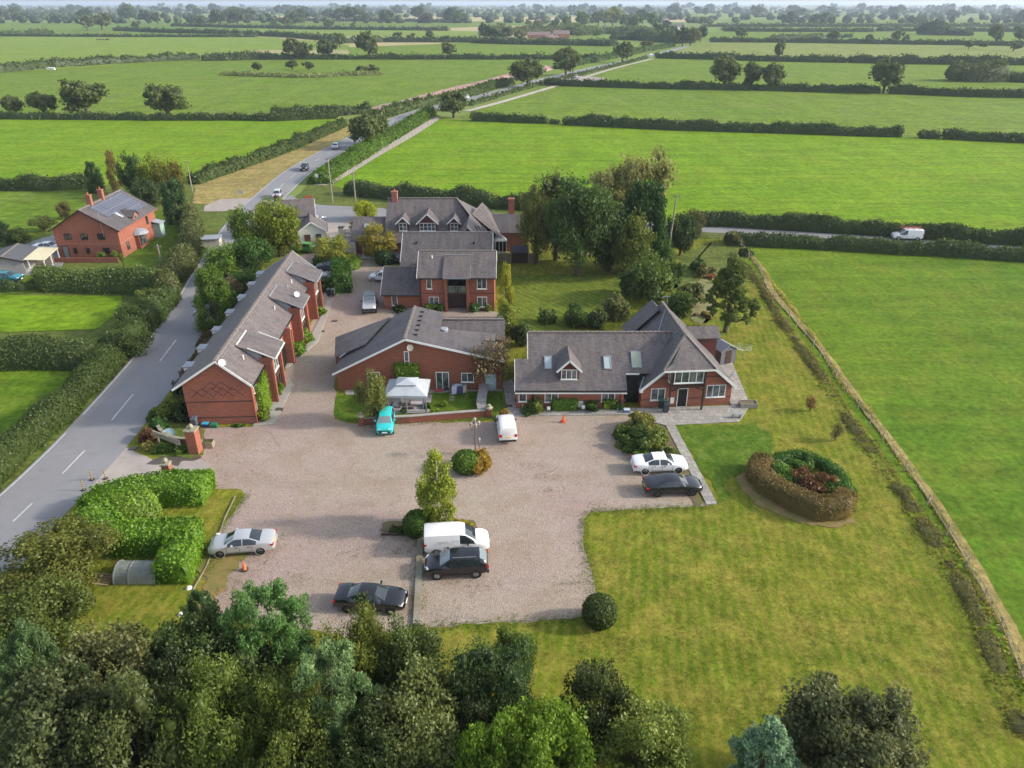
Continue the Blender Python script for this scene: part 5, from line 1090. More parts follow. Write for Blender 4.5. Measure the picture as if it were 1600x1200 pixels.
# cones
def cone(label,px,py,c,bc,white):
    x,y=G(px,py); t=thing('traffic_cone',label,'traffic cone',(x,y,Zg)); mb=MB(); mb.lathe((x,y,Zg+.04),[(.15,0),(.035,.68),(0,.68)],14); mb.build('cone',mat('cone_'+('a' if white else 'b'),c,.6),t,uv=False)
    mb=MB(); mb.box(x,y,Zg,.42,.42,.05); mb.build('base',mat('cone_base_'+('a' if white else 'b'),bc,.7),t,uv=False)
    if white: mb=MB(); mb.lathe((x,y,Zg+.04),[(.123,.16),(.078,.40)],14); mb.build('reflective_band',WHITE,t,uv=False)
cone('all-orange traffic cone standing on the gravel in front of the L-shaped house',880,661,(.75,.09,.02),(.7,.08,.02),0)
cone('orange and white traffic cone with black base behind the silver saloon',383,893,(.75,.16,.05),(.03,.03,.03),1)
# bins
def bin_(label,px,py,c,lid=None,a=0,s=1,grp=None):
    x,y=G(px,py); t=thing('wheelie_bin',label,'bin',(x,y,Zg),R(a),grp); f=Frm(x,y,a); mb=MB(); w,d=.24*s,.28*s
    mb.hexa([f.p(-w*.8,-d*.8,Zg+.06),f.p(w*.8,-d*.8,Zg+.06),f.p(w*.8,d*.7,Zg+.06),f.p(-w*.8,d*.7,Zg+.06)],[f.p(-w,-d,Zg+.95*s),f.p(w,-d,Zg+.95*s),f.p(w,d,Zg+1.0*s),f.p(-w,d,Zg+1.0*s)]); mb.build('body',mat('bin_plastic',c,.5),t,uv=False)
    mb=MB(); mb.hexa([f.p(-w-.02,-d-.03,Zg+.95*s),f.p(w+.02,-d-.03,Zg+.95*s),f.p(w+.02,d+.04,Zg+1.0*s),f.p(-w-.02,d+.04,Zg+1.0*s)],[f.p(-w*.9,-d,Zg+1.0*s),f.p(w*.9,-d,Zg+1.0*s),f.p(w*.9,d,Zg+1.07*s),f.p(-w*.9,d,Zg+1.07*s)]); mb.build('lid',mat('bin_lid',lid or c,.45),t,uv=False)
    for sx in (-1,1): mb=MB(); mb.lathe((*f.p(sx*w*.85,d*.8)[:2],Zg+.1),[(.0,-.03),(.1,-.03),(.1,.03),(0,.03)],10,'y'); mb.build('wheel',TYRE,t,uv=False)
bin_('black wheelie bin in the courtyard beside the tall clipped hedge, left of its pair',514,464,(.03,.03,.035))
bin_('dark grey wheelie bin in the courtyard beside the tall clipped hedge, right of its pair',521,464,(.06,.075,.09))
bin_('dark blue wheelie bin outside the L-shaped house entrance, nearest the camera',1040,646,(.05,.07,.085),(.04,.06,.065),-8)
bin_('black wheelie bin with green lid behind the dark blue one at the entrance',1033,640,(.03,.035,.035),(.03,.12,.09),5)
bin_('grey wheelie bin leaning at the near gable of the brick terrace',306,669,(.09,.1,.13))
def tub(label,px,py,c,inner,s=1):
    x,y=G(px,py); t=thing('recycling_box',label,'recycling box',(x,y,Zg)); mb=MB(); mb.box(x,y,Zg,.55*s,.42*s,.3); mb.build('box',mat('tub_plastic',c,.5),t,uv=False); mb=MB(); mb.box(x,y,Zg+.3,.6*s,.46*s,.06); mb.build('contents',mat('tub_contents',inner,.6),t,uv=False)
tub('blue recycling box with bright blue lid beside the near gable wall',322,668,(.03,.05,.15),(.05,.35,.55)); tub('green recycling box beside the near gable wall',336,669,(.02,.13,.08),(.02,.2,.12)); tub('blue and white recycling box on the path by the passage opening',979,646,(.12,.2,.35),(.6,.65,.7))
# planter crate, raised bed
def crate(name,label,px,py,w,l,h,m,fill,a=0,cat='planter'):
    x,y=G(px,py); f=Frm(x,y,a); t=thing(name,label,cat,(x,y,Zg),R(a)); mb=MB(); k=.06
    for x0,x1,y0,y1 in ((-w/2,w/2,-l/2,-l/2+k),(-w/2,w/2,l/2-k,l/2),(-w/2,-w/2+k,-l/2+k,l/2-k),(w/2-k,w/2,-l/2+k,l/2-k)): f.box(mb,x0,x1,y0,y1,Zg,Zg+h)
    mb.build('frame',m,t,uv=False); mb=MB(); f.box(mb,-w/2+k,w/2-k,-l/2+k,l/2-k,Zg,Zg+h*.8); mb.build('planting',fill,t,uv=False); return t
MOSS=noisy('moss',(.09,.1,.02),(.05,.06,.015),9)
crate('planter_box','wooden planter box filled with moss beside the tall brick gate pillar',326,699,1.1,.75,.55,WOOD,MOSS,0)
crate('raised_bed','long grey timber raised bed at the right end of the paved terrace',1168,637,1.7,.9,.5,noisy('sleeper',(.3,.27,.23),(.22,.2,.17),4),SOIL,0)
x,y=G(1150,655); t=thing('garden_bench','small grey metal garden bench on the corner of the patio','bench',(x,y,Zg)); mb=MB(); mb.box(x,y,Zg+.42,.9,.4,.05); mb.build('seat',METAL,t,uv=False)
for sx in (-.35,.35): mb=MB(); mb.box(x+sx,y,Zg,.05,.34,.42); mb.build('leg',METAL,t,uv=False)
# gate pillars, sign, curved wall
def pillar(label,px,py,h,w,a=0,xy=None):
    x,y=xy or G(px,py); t=thing('gate_pillar',label,'pillar',(x,y,0),R(a)); mb=MB(); mb.box(x,y,-.05,w,w,h+.05,R(a)); mb.build('shaft',BRICK,t); mb=MB(); mb.box(x,y,h,w+.14,w+.14,.12,R(a)); mb.build('cap',STONE,t)
    mb=MB(); mb.lathe((x,y,h+.12),[(.1,0),(.1,.05),(.19,.14),(.22,.25),(.19,.36),(.1,.45),(0,.47)],12); mb.build('ball_finial',STONE,t,smooth=True)
pillar('tall brick gate pillar with stone ball beside the planter box',307,708,2.45,.9,-3); pillar('lower brick gate pillar with stone ball at the edge of the laurel hedge',266,752,1.75,.62,2)
x0,y0=G(238,690); x1,y1=G(284,692)
t=thing('entrance_sign','long cream stone entrance sign standing among shrubs beside the road','sign',(x0,y0,0)); 
a=G(239,676,1.25); b=G(281,692,1.25); mb=MB(); mb.beam((a[0],a[1],1.25),(b[0],b[1],1.25),.14,.5); mb.build('board',STONE,t,uv=False)
mb=MB(); dx=Vector((b[0]-a[0],b[1]-a[1],0)); Ls=dx.length; u=dx/Ls; n=Vector((u.y,-u.x,0))
rng=random.Random(4); s=.35
while s<Ls-.4:
    wl=rng.uniform(.08,.13); p=Vector((a[0],a[1],1.25))+u*s+n*.075; mb.beam(p,p+u*wl,.012,rng.choice((.14,.2,.2)),(0,0,1)); s+=wl+.06+(.12 if rng.random()<.18 else 0)
mb.build('worn_lettering',noisy('faded_letters',(.22,.19,.15),(.3,.27,.2),4),t,uv=False)
mb=MB(); 
for q in (.15,.85): p=Vector((a[0],a[1],0))+u*Ls*q; mb.box(p.x,p.y,0,.12,.12,1.0)
mb.build('post',WOOD,t,uv=False)
pts=[G(*p,.0) for p in ((249,672),(252,682),(263,691),(278,697),(300,699))]; P=spline(pts,6); mb=MB(); mc=MB()
for p,q in zip(P,P[1:]): mb.beam((*p,.45),(*q,.45),.22,.9); mc.beam((*p,.93),(*q,.93),.32,.07)
t=thing('curved_brick_wall','low curved brick wall joining the tall gate pillar behind the entrance sign','wall',(*P[0],0)); mb.build('brickwork',BRICK,t); mc.build('coping',STONE,t)
mb=MB(); x,y=G(266,690); 
t=tag(dish(None,None,(x,y,.75),d=(.1,-.45,.8),r=.62,m=noisy('blue_grey_dish',(.22,.32,.36),(.16,.24,.28),4)),'blue-grey round basin tilted beside the curved entrance wall','basin'); t.name='round_basin'
# low kerb along gravel edge by car and timber bays
def kerb(name,label,pts,w,h,m,cat='kerb'):
    P=[G(*p) for p in pts]; mb=MB()
    for p,q in zip(P,P[1:]): mb.beam((*p,h/2+Z[0]-.02),(*q,h/2+Z[0]-.02),w,h)
    return single(name,label,cat,mb,m)
kerb('concrete_kerb','long flat concrete kerb dividing the parking bays beside the van',[(657,842),(656,870),(655,900),(653,940),(651,980)],.45,.16,noisy('old_concrete',(.3,.27,.22),(.2,.18,.15),3,c3=(.16,.15,.08)))
kerb('timber_edging','thin timber edging between the grass strip and the gravel',[(368,778),(352,812),(339,850),(322,890),(302,925)],.07,.08,WOOD,'edging')
kerb('stone_edging','brick edging around the planting bed of the birch',[(596,838),(655,838)],.15,.15,BRICK_D,'edging')
# brick wall in front of the gazebo lawn
W1=[G(*p) for p in ((566,665),(640,662),(700,657),(764,652))]; t=thing('garden_wall','low brick garden wall with stone coping in front of the gazebo lawn','wall',(*W1[0],0)); mb=MB(); mc=MB()
for p,q in zip(W1,W1[1:]): mb.beam((*p,.4),(*q,.4),.25,.85); mc.beam((*p,.86),(*q,.86),.36,.08)
mb.build('brickwork',BRICK_B,t); mc.build('coping',CONC,t)
for p in (W1[0],W1[-1]):
    mb=MB(); mb.box(*p,-.05,.55,.55,1.1); mb.build('pier',BRICK_B,t); mb=MB(); mb.lathe((*p,1.05),[(.4,0),(.4,.08),(.15,.2),(.2,.35),(0,.45)],8); mb.build('pier_cap',STONE,t)
P1=[G(754,652),G(752,640),G(755,622),G(757,604)]; t=thing('stone_capped_wall','low wall with wide grey stone slabs on top between the two lawns','wall',(*P1[0],0)); mb=MB(); mc=MB(); 
for i,(p,q) in enumerate(zip(P1,P1[1:])): mb.beam((*p,.4),(*q,.4),.7,.8); mc.beam((*p,.84+.04*(i%2)),(*q,.84+.04*(i%2)),.95,.1)
mb.build('brickwork',BRICK_B,t); mc.build('coping',noisy('slab',(.3,.28,.27),(.2,.19,.19),3),t)
# spare wheel
x,y=G(634,660); mb=MB(); t=thing('spare_wheel','old car wheel leaning against the garden wall','wheel',(x,y,Zg)); mb.lathe((x,y-.05,.33),[(.18,-.1),(.32,-.09),(.34,0),(.32,.09),(.18,.1)],18,'y'); mb.build('tyre',TYRE,t,uv=False); mb=MB(); mb.lathe((x,y-.05,.33),[(0,-.07),(.2,-.07)],14,'y'); mb.lathe((x,y-.08,.33),[(.06,-.06),(.11,-.06)],10,'y'); mb.build('rim',METAL,t,uv=False)
# gazebo
gx,gy=G(637,640); t=thing('gazebo','large white two-tier canopy gazebo on the lawn behind the low brick wall','gazebo',(gx,gy,0)); CAN=noisy('canopy_fabric',(.42,.46,.5),(.36,.4,.44),2)
gw,gd,gh=3.9,3.4,2.0; cx,cy=gx+.0,gy+.9
mb=MB(); e=[(cx-gw/2-.15,cy-gd/2-.15,gh),(cx+gw/2+.15,cy-gd/2-.15,gh),(cx+gw/2+.15,cy+gd/2+.15,gh),(cx-gw/2-.15,cy+gd/2+.15,gh)]; i_=[(cx-.95,cy-.8,gh+.62),(cx+.95,cy-.8,gh+.62),(cx+.95,cy+.8,gh+.62),(cx-.95,cy+.8,gh+.62)]
for k in range(4):
    a,b,c,d=e[k],e[(k+1)%4],i_[(k+1)%4],i_[k]; m1=tuple((Vector(a)+Vector(b))/2+Vector((0,0,.06))); mb.poly([a,m1,c,d]) ; mb.poly([m1,b,c]); mb.poly([(a[0],a[1],gh-.2),(b[0],b[1],gh-.2),b,a])
o=mb.build('canopy',CAN,t,uv=False)
mb=MB(); j=[(x,y,gh+.72) for x,y,z in [(cx-1.05,cy-.9,0),(cx+1.05,cy-.9,0),(cx+1.05,cy+.9,0),(cx-1.05,cy+.9,0)]]; tp=(cx,cy,gh+1.05)
for k in range(4): mb.poly([j[k],j[(k+1)%4],tp])
mb.build('top_canopy',CAN,t,uv=False)
for sx in (-1,1):
    for sy in (-1,1):
        mb=MB(); mb.box(cx+sx*gw/2,cy+sy*gd/2,0,.1,.1,gh); mb.build('pole',METAL,t,uv=False)
mb=MB()
for sx in (-1,1): mb.tube((cx+sx*gw/2*.98,cy-gd/2,1.95),(cx+sx*(gw/2-.35),cy-gd/2+.05,.4),.12,.05,6)
mb.tube((cx,cy-gd/2,1.9),(cx+.1,cy-gd/2,.5),.1,.06,6); mb.build('tied_curtain',noisy('grey_curtain',(.33,.34,.37),(.26,.27,.3),5),t,uv=False)
mb=MB(); mb.box(cx,cy,Zg,gw+.5,gd+.4,.06); single('decking','pale grey decking platform under the gazebo','decking',mb,noisy('decking',(.36,.34,.34),(.28,.26,.27),4))
FAB=noisy('grey_cushion',(.5,.48,.5),(.4,.38,.4),6); RAT=noisy('rattan',(.14,.12,.13),(.09,.08,.085),9)
def sofa(label,x,y,w,a=0,cat='sofa'):
    f=Frm(x,y,a); t=thing('garden_'+cat,label,cat,(x,y,.1),R(a)); mb=MB(); f.box(mb,-w/2,w/2,-.35,.35,.1,.38); mb.build('frame',RAT,t,uv=False); mb=MB(); f.box(mb,-w/2+.08,w/2-.08,-.34,.25,.38,.52); mb.build('seat',FAB,t,uv=False); mb=MB(); f.box(mb,-w/2,w/2,.25,.4,.38,.9); mb.build('backrest',FAB,t,uv=False)
    for s in (-1,1): mb=MB(); f.box(mb,s*w/2-.07,s*w/2+.07,-.35,.25,.38,.62); mb.build('armrest',RAT,t,uv=False)
sofa('pale cushioned garden sofa under the right half of the gazebo',cx+.95,cy-.3,1.5); sofa('pale cushioned garden armchair under the left half of the gazebo',cx-1.15,cy-.6,.85,0,'armchair')
mb=MB(); mb.box(cx+.3,cy-1.0,.4,.8,.5,.05)
t=thing('low_table','low dark table in the middle of the gazebo','table',(cx+.1,cy-1.1,0)); mb.build('table_top',RAT,t,uv=False)
for sx in (-.3,.3): mb=MB(); mb.box(cx+.3+sx,cy-1.0,.1,.06,.4,.3); mb.build('leg',RAT,t,uv=False)
# clothes airer
x,y=G(718,618); t=thing('clothes_airer','folding clothes airer loaded with washing in front of the small window','clothes airer',(x,y,0)); mb=MB()
for sx in (-.75,.75): mb.beam((x+sx,y-.35,0),(x+sx,y+.35,1.15),.04,.04); mb.beam((x+sx,y+.35,0),(x+sx,y-.35,1.15),.04,.04)
for k in range(5): mb.beam((x-.75,y-.35+k*.17,1.15),(x+.75,y-.35+k*.17,1.15),.02,.02)
mb.build('frame',METAL,t,uv=False)
for i,(dx,dy,w,h,c) in enumerate(((-.5,-.37,.5,.85,(.5,.47,.62)),(.1,-.38,.6,.8,(.05,.05,.12)),(.55,-.36,.25,.7,(.55,.35,.33)),(-.35,-.1,.5,.5,(.5,.55,.6)),(.15,.05,.5,.5,(.2,.4,.45)),(.6,.0,.25,.55,(.25,.5,.5)),(-.1,.25,.7,.4,(.6,.6,.62)),(-.5,.3,.3,.4,(.1,.3,.35)))):
    mb=MB(); z1=1.2; mb.hexa([(x+dx-w/2,y+dy-.02,z1-h),(x+dx+w/2*.9,y+dy-.03,z1-h*.93),(x+dx+w/2*.9,y+dy+.0,z1-h*.93),(x+dx-w/2,y+dy+.01,z1-h)],[(x+dx-w/2,y+dy-.01,z1),(x+dx+w/2,y+dy-.01,z1),(x+dx+w/2,y+dy+.06,z1),(x+dx-w/2,y+dy+.06,z1)]); mb.build('garment',mat('garment_cloth',c,.9),t,uv=False)
x,y=G(688,612); mb=MB(); mb.box(x-.05,y,.35,.85,.45,.08); t=thing('folding_chair','dark folding chair beside the white glazed door','chair',(x+.6,y,0)); mb=MB(); mb.box(x+.7,y,.4,.45,.45,.05); mb.build('seat',BLACKP,t,uv=False); mb=MB(); mb.box(x+.7,y+.22,.45,.45,.05,.5); mb.build('backrest',BLACKP,t,uv=False)
for sx in (-.2,.2):
    for sy in (-.2,.2): mb=MB(); mb.box(x+.7+sx,y+sy,0,.04,.04,.4); mb.build('leg',BLACKP,t,uv=False)
t=thing('red_toy_box','red topped low box on the step below the white glazed door','box',(x-.1,y-.3,0)); mb=MB(); mb.box(x-.1,y-.3,0,.9,.45,.3); mb.build('box',WOOD,t,uv=False); mb=MB(); mb.box(x-.1,y-.3,.3,.85,.4,.05); mb.build('lid',mat('red_plastic',(.5,.06,.04),.5),t,uv=False)
for i in range(4):
    x,y=G(706,614+i*4.4); mb=MB(); mb.box(x,y,0,.5,.28,Zg+.05); single('stepping_stone',['stepping stone farthest from the low wall','second stepping stone from the house','third stepping stone from the house','stepping stone nearest the low brick wall'][i],'stepping stone',mb,STONE,'stepping stones on the green lawn')
# corrugated arched shelter, pallet, compost slats
x,y=G(213,912); t=thing('corrugated_shelter','arched grey corrugated metal shelter beside the end of the laurel hedge','shelter',(x,y,0)); mb=MB(); n=14; Lx=2.9; rr=.95; SH=noisy('green_grey_sheet',(.17,.2,.195),(.12,.15,.145),2,rough=.55,c3=(.3,.31,.24),scale2=.7)
m=48
for i in range(m):
    xa,xb=x-Lx/2+Lx*i/m,x-Lx/2+Lx*(i+1)/m; ra=rr+.006*(i%2); rb=rr+.006*((i+1)%2)
    for k in range(n):
        a,b=math.pi*k/n,math.pi*(k+1)/n; mb.poly([(xa,y+.8-ra*1.05*math.cos(a),ra*1.15*math.sin(a)),(xb,y+.8-rb*1.05*math.cos(a),rb*1.15*math.sin(a)),(xb,y+.8-rb*1.05*math.cos(b),rb*1.15*math.sin(b)),(xa,y+.8-ra*1.05*math.cos(b),ra*1.15*math.sin(b))])
mb.build('curved_sheet',SH,t,uv=False); mb=MB()
for q in (-.5,-.15,.12,.5):
    for k in range(n): a,b=math.pi*k/n,math.pi*(k+1)/n; mb.beam((x+q*Lx,y+.8-(rr+.03)*1.05*math.cos(a),(rr+.03)*1.15*math.sin(a)),(x+q*Lx,y+.8-(rr+.03)*1.05*math.cos(b),(rr+.03)*1.15*math.sin(b)),.07,.05)
mb.beam((x-Lx/2,y-.22,.05),(x+Lx/2,y-.22,.05),.1,.1); mb.build('rib',METAL,t,uv=False)
x,y=G(160,908); t=thing('wooden_pallet','broken wooden pallet lying left of the arched shelter','pallet',(x,y,0),R(-8)); f=Frm(x,y,-8); mb=MB()
for k in range(5): f.box(mb,-.75,.75,-.5+k*.24,-.36+k*.24,.13,.16)
mb.build('board',noisy('fresh_wood',(.4,.29,.17),(.3,.21,.12),5),t,uv=False); mb=MB()
for q in (-.7,0,.62): f.box(mb,q,q+.1,-.5,.6,.0,.13)
mb.build('bearer',WOOD,t,uv=False)
a_,b_2=G(240,826),G(307,826); t=thing('slatted_screen','low dark slatted timber screen in the gap of the laurel hedge','screen',(*a_,0)); mb=MB()
for k in range(6): mb.beam((a_[0],a_[1],.15+k*.17),(b_2[0],b_2[1],.15+k*.17),.05,.1)
mb.build('slat',DARKW,t,uv=False); mb=MB()
for q in (0,.33,.66,1): mb.box(a_[0]+(b_2[0]-a_[0])*q,a_[1]+.06,0,.1,.1,1.15)
mb.build('post',DARKW,t,uv=False)
# bollards by the road and the patches beside them
STRIPE=mat('striped_bollard',(.5,.4,.1),.6); tt=NT(STRIPE); wv=tt.new('ShaderNodeTexWave'); wv.bands_direction='Z'; wv.inputs['Scale'].default_value=1.6; tt.l.new(tt.coord(),wv.inputs['Vector']); tt.base(tt.ramp(wv.outputs['Fac'],[(.49,(.015,.015,.015)),(.51,(.6,.42,.08))]))
for px,py,lb in ((132,768,'nearest the camera'),(145,752,'farthest up the road'),(166,750,'closest to the driveway mouth')):
    x,y=G(px,py); t=thing('marker_bollard','thin black and yellow marker post on the tarmac edge, '+lb,'bollard',(x,y,Zg),0,'striped marker posts at the entrance'); mb=MB(); mb.lathe((x,y,Zg),[(.045,.04),(.045,.95),(0,.97)],8); mb.build('post',STRIPE,t,uv=False); mb=MB(); mb.lathe((x,y,Zg),[(.2,0),(.18,.05),(0,.05)],12); mb.build('base',TRIM,t,uv=False)
# manholes
for px,py,lb in ((208,703,'near the road at the entrance'),(437,642,'on the pavement beside the terrace'),(503,519,'in the block drive below the pickup'),(523,503,'in the block drive left of the pickup'),(795,637,'on the path left of the L-shaped house'),(473,530,'by the second bay of the terrace')):
    x,y=G(px,py); mb=MB(); mb.box(x,y,0,.7,.5,Z[0]+.075 if px in(437,795,473) else Z[0]+.02); single('drain_cover','dark metal drain cover '+lb,'drain cover',mb,mat('drain_iron',(.07,.06,.055),.6) if 'drain_iron' not in bpy.data.materials else bpy.data.materials['drain_iron'])
# notice posts by the L-shaped house
for px,py,lb in ((857,647,'between the two shrubs on the left'),(911,645,'beside the round shrub under the meter box')):
    x,y=G(px,py); t=thing('notice_post','small white notice on a post '+lb,'notice',(x,y,0)); mb=MB(); mb.box(x,y,0,.05,.05,.6); mb.build('post',WOOD,t,uv=False); mb=MB(); mb.box(x,y-.04,.5,.32,.03,.36); mb.build('board',WHITE,t,uv=False)
# poles
def pole(label,px,py,hpx,tr=False,lean=0,r=.15,m=None):
    x,y=G(px,py); h=hpx*depth(x,y)/F_PX/CS; t=thing('telegraph_pole',label,'telegraph pole',(x,y,0)); mb=MB(); mb.tube((x,y,-.1),(x+lean,y,h),r,r*.7); mb.build('pole',m or POLE,t,uv=False)
    mb=MB(); mb.beam((x+lean-.5,y,h-.35),(x+lean+.5,y,h-.35),.1,.1)
    for s in (-.4,.4): mb.lathe((x+lean+s,y,h-.3),[(.05,0),(.06,.15),(0,.17)],6)
    mb.build('crossarm',WOOD,t,uv=False)
    if tr:
        mb=MB()
        for k in range(5): mb.box(x+.12,y-.15,h*.45+k*.12-.3*(k%2),.25,.12,.08); mb.box(x-.05,y-.2,1.0+k*.7,.35,.06,.05)
        mb.build('fittings',METAL,t,uv=False)
    return (x+lean,y,h)
p1=pole('tall telegraph pole with fittings right of the big garden trees',1042,411,95,True,.45); p2=pole('telegraph pole half hidden behind the big garden trees',1036,336,40); p3=pole('pale wooden pole at the verge left of the two near the junction',520,318,62); p4=pole('pale wooden pole at the verge just behind the yellow-green tree',557,326,50)
p5=pole('leaning grey pole on the farmhouse lawn with a wire to the house',256,428,42); p6=pole('pole among the trees behind the farmhouse',301,300,42)
def wire(label,a,b,sag=.6,r=.012):
    mb=MB(); a,b=Vector(a),Vector(b); n=10; P=[a.lerp(b,i/n)-Vector((0,0,sag*4*(i/n)*(1-i/n))) for i in range(n+1)]
    for p,q in zip(P,P[1:]): mb.tube(p,q,r,n=4)
    single('overhead_wire',label,'wire',mb,TRIM)
wire('wire from the leaning lawn pole up to the farmhouse trees',p5,(p6[0],p6[1],p6[2]-.5),.5,.02); wire('wire between the tall garden pole and the pole behind the trees',p1,p2,.8,.02)
# fences
def rail_fence(label,pts,step,h,m,rails=2,name='rail_fence',pr=.042,world=False,posts=True):
    P=resample([p if world else G(*p) for p in pts],step); t=thing(name,label,'fence',(*P[0][:2],0)); rnd=random.Random(3)
    for p in P[:95]: mb=MB(); q=rnd.uniform(-.04,.04); mb.beam((p.x,p.y,-.05),(p.x+q,p.y+q,h*rnd.uniform(.95,1.05)),pr*2,pr*2); mb.build('post',m,t,uv=False)
    for k in range(rails):
        z=h*(.92-.36*k); mb=MB()
        for p,q in zip(P,P[1:]): mb.beam((p.x,p.y,z),(q.x,q.y,z),.03,.065)
        mb.build('rail',m,t,uv=False)
FEN=noisy('fence_wood',(.36,.31,.25),(.24,.2,.16),5)
FP=[G(*q) for q in [(1165,400),(1185,424),(1197,455),(1232,498),(1270,542),(1305,592),(1340,640),(1378,690),(1412,738),(1448,790),(1478,838),(1508,890),(1535,940),(1560,985),(1590,1060),(1625,1140),(1690,1290)]]
nz=lambda q:1+.5*noise.noise(Vector((q*40,2,3)))
Z[0]+=.004; ribbon('dry_strip',offs(FP,.75),lambda q:.85*nz(q+5),Z[0],DRY)
fence_px=[(1147,376),(1162,395),(1185,424),(1197,455),(1232,498),(1270,542),(1305,592),(1340,640),(1378,690),(1412,738),(1448,790),(1478,838),(1508,890),(1535,940),(1560,985),(1590,1060),(1625,1140),(1690,1290)]
rail_fence('long post-and-rail fence between the big lawn and the right-hand field',fence_px,2.6,1.15,FEN)
rail_fence('wooden post-and-rail fence beside the concrete track above the junction',[(521,291),(545,275),(592,246),(650,212),(683,190)],4,1.3,noisy('pale_fence',(.34,.31,.27),(.26,.23,.2),4),2,'track_fence')
rail_fence('pale fence along the track further up the main road',[(742,174),(800,158),(866,139)],5,1.2,noisy('paler_fence',(.42,.38,.32),(.34,.3,.26),4),2,'track_fence')
rail_fence('short dark field gate fence where the lane hedge begins',[(1090,372),(1125,374)],1.6,1.1,POLE,3,'field_gate')
rail_fence('white gate and rails at the far lay-by',[(903,127),(943,127),(944,122)],4,1.2,WOOD,2,'layby_fence')
a_,b_2=G(778,412),G(838,412); t=thing('panel_fence','brown close-board fence behind the striped lawn','fence',(*a_,0)); n=5
for k in range(n):
    p=(a_[0]+(b_2[0]-a_[0])*(k+.5)/n,a_[1]); mb=MB(); mb.box(*p,.05,(b_2[0]-a_[0])/n-.12,.05,1.6); mb.build('panel',noisy('fence_panel',(.2,.16,.1),(.15,.12,.08),3) if k==0 else bpy.data.materials['fence_panel'],t)
    mb=MB(); mb.box(p[0]+(b_2[0]-a_[0])/n/2,p[1],0,.11,.11,1.75); mb.build('post',WOOD,t,uv=False)
a_,b_2=G(103,390),G(130,392); 
x,y=G(122,400)
# gate piers and dark gate of the white cottage yard
for px,lb in ((535,'left'),(553,'right')):
    x,y=G(px,372); mb=MB(); mb.box(x,y,-.02,.9,.8,1.9); t=thing('gate_pier','square cream gate pier on the %s of the dark yard gate'%lb,'pillar',(x,y,0)); mb.build('shaft',CREAM,t); mb=MB(); mb.box(x,y,1.88,1.05,.95,.12); mb.build('cap',BLACKP,t)
x0,y0=G(540,372); x1,y1=G(549,372); mb=MB()
for k in range(7): mb.box(x0+(x1-x0)*k/6,y0,0.1,.05,.05,1.5)
mb.beam((x0,y0,.3),(x1,y1,.3),.06,.06); mb.beam((x0,y0,1.4),(x1,y1,1.4),.06,.06); single('yard_gate','black metal gate between the two cream piers','gate',mb,IRON)
# road signs
def rsign(label,px,py,h,r,m,back=None,square=0):
    x,y=G(px,py); t=thing('road_sign',label,'road sign',(x,y,0)); mb=MB(); mb.tube((x,y,0),(x,y,h+r),.04,n=6); mb.build('post',METAL,t,uv=False); mb=MB()
    if square: mb.box(x,y-.06,h-r,r*2,.04,r*1.4)
    else: mb.lathe((x,y-.06,h),[(0,-.03),(r,-.02),(r,.02),(0,.03)],18,'y')
    mb.build('plate',m,t,uv=False)
rsign('round white road sign on the verge above the junction',496,288,1.9,.45,WHITE); rsign('orange and green advertising board on the verge at the junction',483,314,.75,.75,mat('board_orange',(.6,.12,.04),.6),square=1); rsign('small white sign board on the dry verge by the track',377,306,1.0,.6,noisy('grey_board',(.5,.5,.45),(.4,.4,.36),4),square=1)
x,y=G(483,313); mb=MB(); mb.box(x,y-.1,.05,1.2,.05,.55); o=mb.build('lower_board',mat('board_green',(.04,.15,.1),.6),None,uv=False); tag(o,'dark green lower board leaning under the orange advertising board','board')
rsign('yellow post sign at the far lay-by gate',865,127,1.8,.5,mat('yellow_sign',(.7,.6,.1),.6),square=1)
x,y=G(330,384); mb=MB(); f=Frm(x,y,10); f.box(mb,-1.6,1.6,-1.2,1.2,0,1.4)
t=thing('roadside_hut','small grey-roofed hut in the trees at the roadside','hut',(x,y,0)); mb.build('wall',CREAM,t); mb=MB(); f.box(mb,-1.8,1.8,-1.4,1.4,1.4,1.5); mb.build('roof',LEAD,t)
# rotary airer on lawn, debris
x,y=G(1160,563); t=thing('rotary_airer','faint white rotary clothes line on the lawn right of the shed','clothes line',(x,y,0)); mb=MB(); mb.tube((x,y,0),(x,y,1.6),.025,n=6); mb.build('pole',METAL,t,uv=False); mb=MB()
for k in range(4):
    a=k*math.pi/2+.4; mb.tube((x,y,1.2),(x+1.1*math.cos(a),y+1.1*math.sin(a),1.65),.015,n=4)
for q in (.5,.75,1.0):
    for k in range(4):
        a,b=k*math.pi/2+.4,(k+1)*math.pi/2+.4; zz=1.2+.45*q; mb.tube((x+1.1*q*math.cos(a),y+1.1*q*math.sin(a),zz),(x+1.1*q*math.cos(b),y+1.1*q*math.sin(b),zz),.008,n=4)
mb.build('arms',WHITE,t,uv=False)
for px,py,lb in ((296,921,'at the foot of the laurel hedge'),(341,838,'beside the nose of the silver saloon'),(284,962,'at the edge of the lower treetops')):
    x,y=G(px,py); mb=MB(); mb.lathe((x,y,0),[(.2,0),(.24,.12),(.12,.26),(0,.28)],7); single('rubble_sack','small white sack '+lb,'sack',mb,WHITE)
# bins and benches near terrace
x,y=G(407,650); t=thing('garden_table_set','pale round garden table with chairs at the corner of the terrace','garden table',(x,y,0)); mb=MB(); mb.lathe((x,y,.68),[(.42,0),(.42,.04),(0,.04)],14); mb.build('table_top',METAL,t,uv=False); mb=MB(); mb.tube((x,y,0),(x,y,.7),.04); mb.build('leg',METAL,t,uv=False)
for dx,dy in ((-.5,-.35),(.45,-.4),(.3,.6)): mb=MB(); mb.box(x+dx,y+dy,.42,.38,.38,.04); mb.box(x+dx,y+dy+.18,.46,.38,.04,.4); mb.build('chair_seat',METAL,t,uv=False)
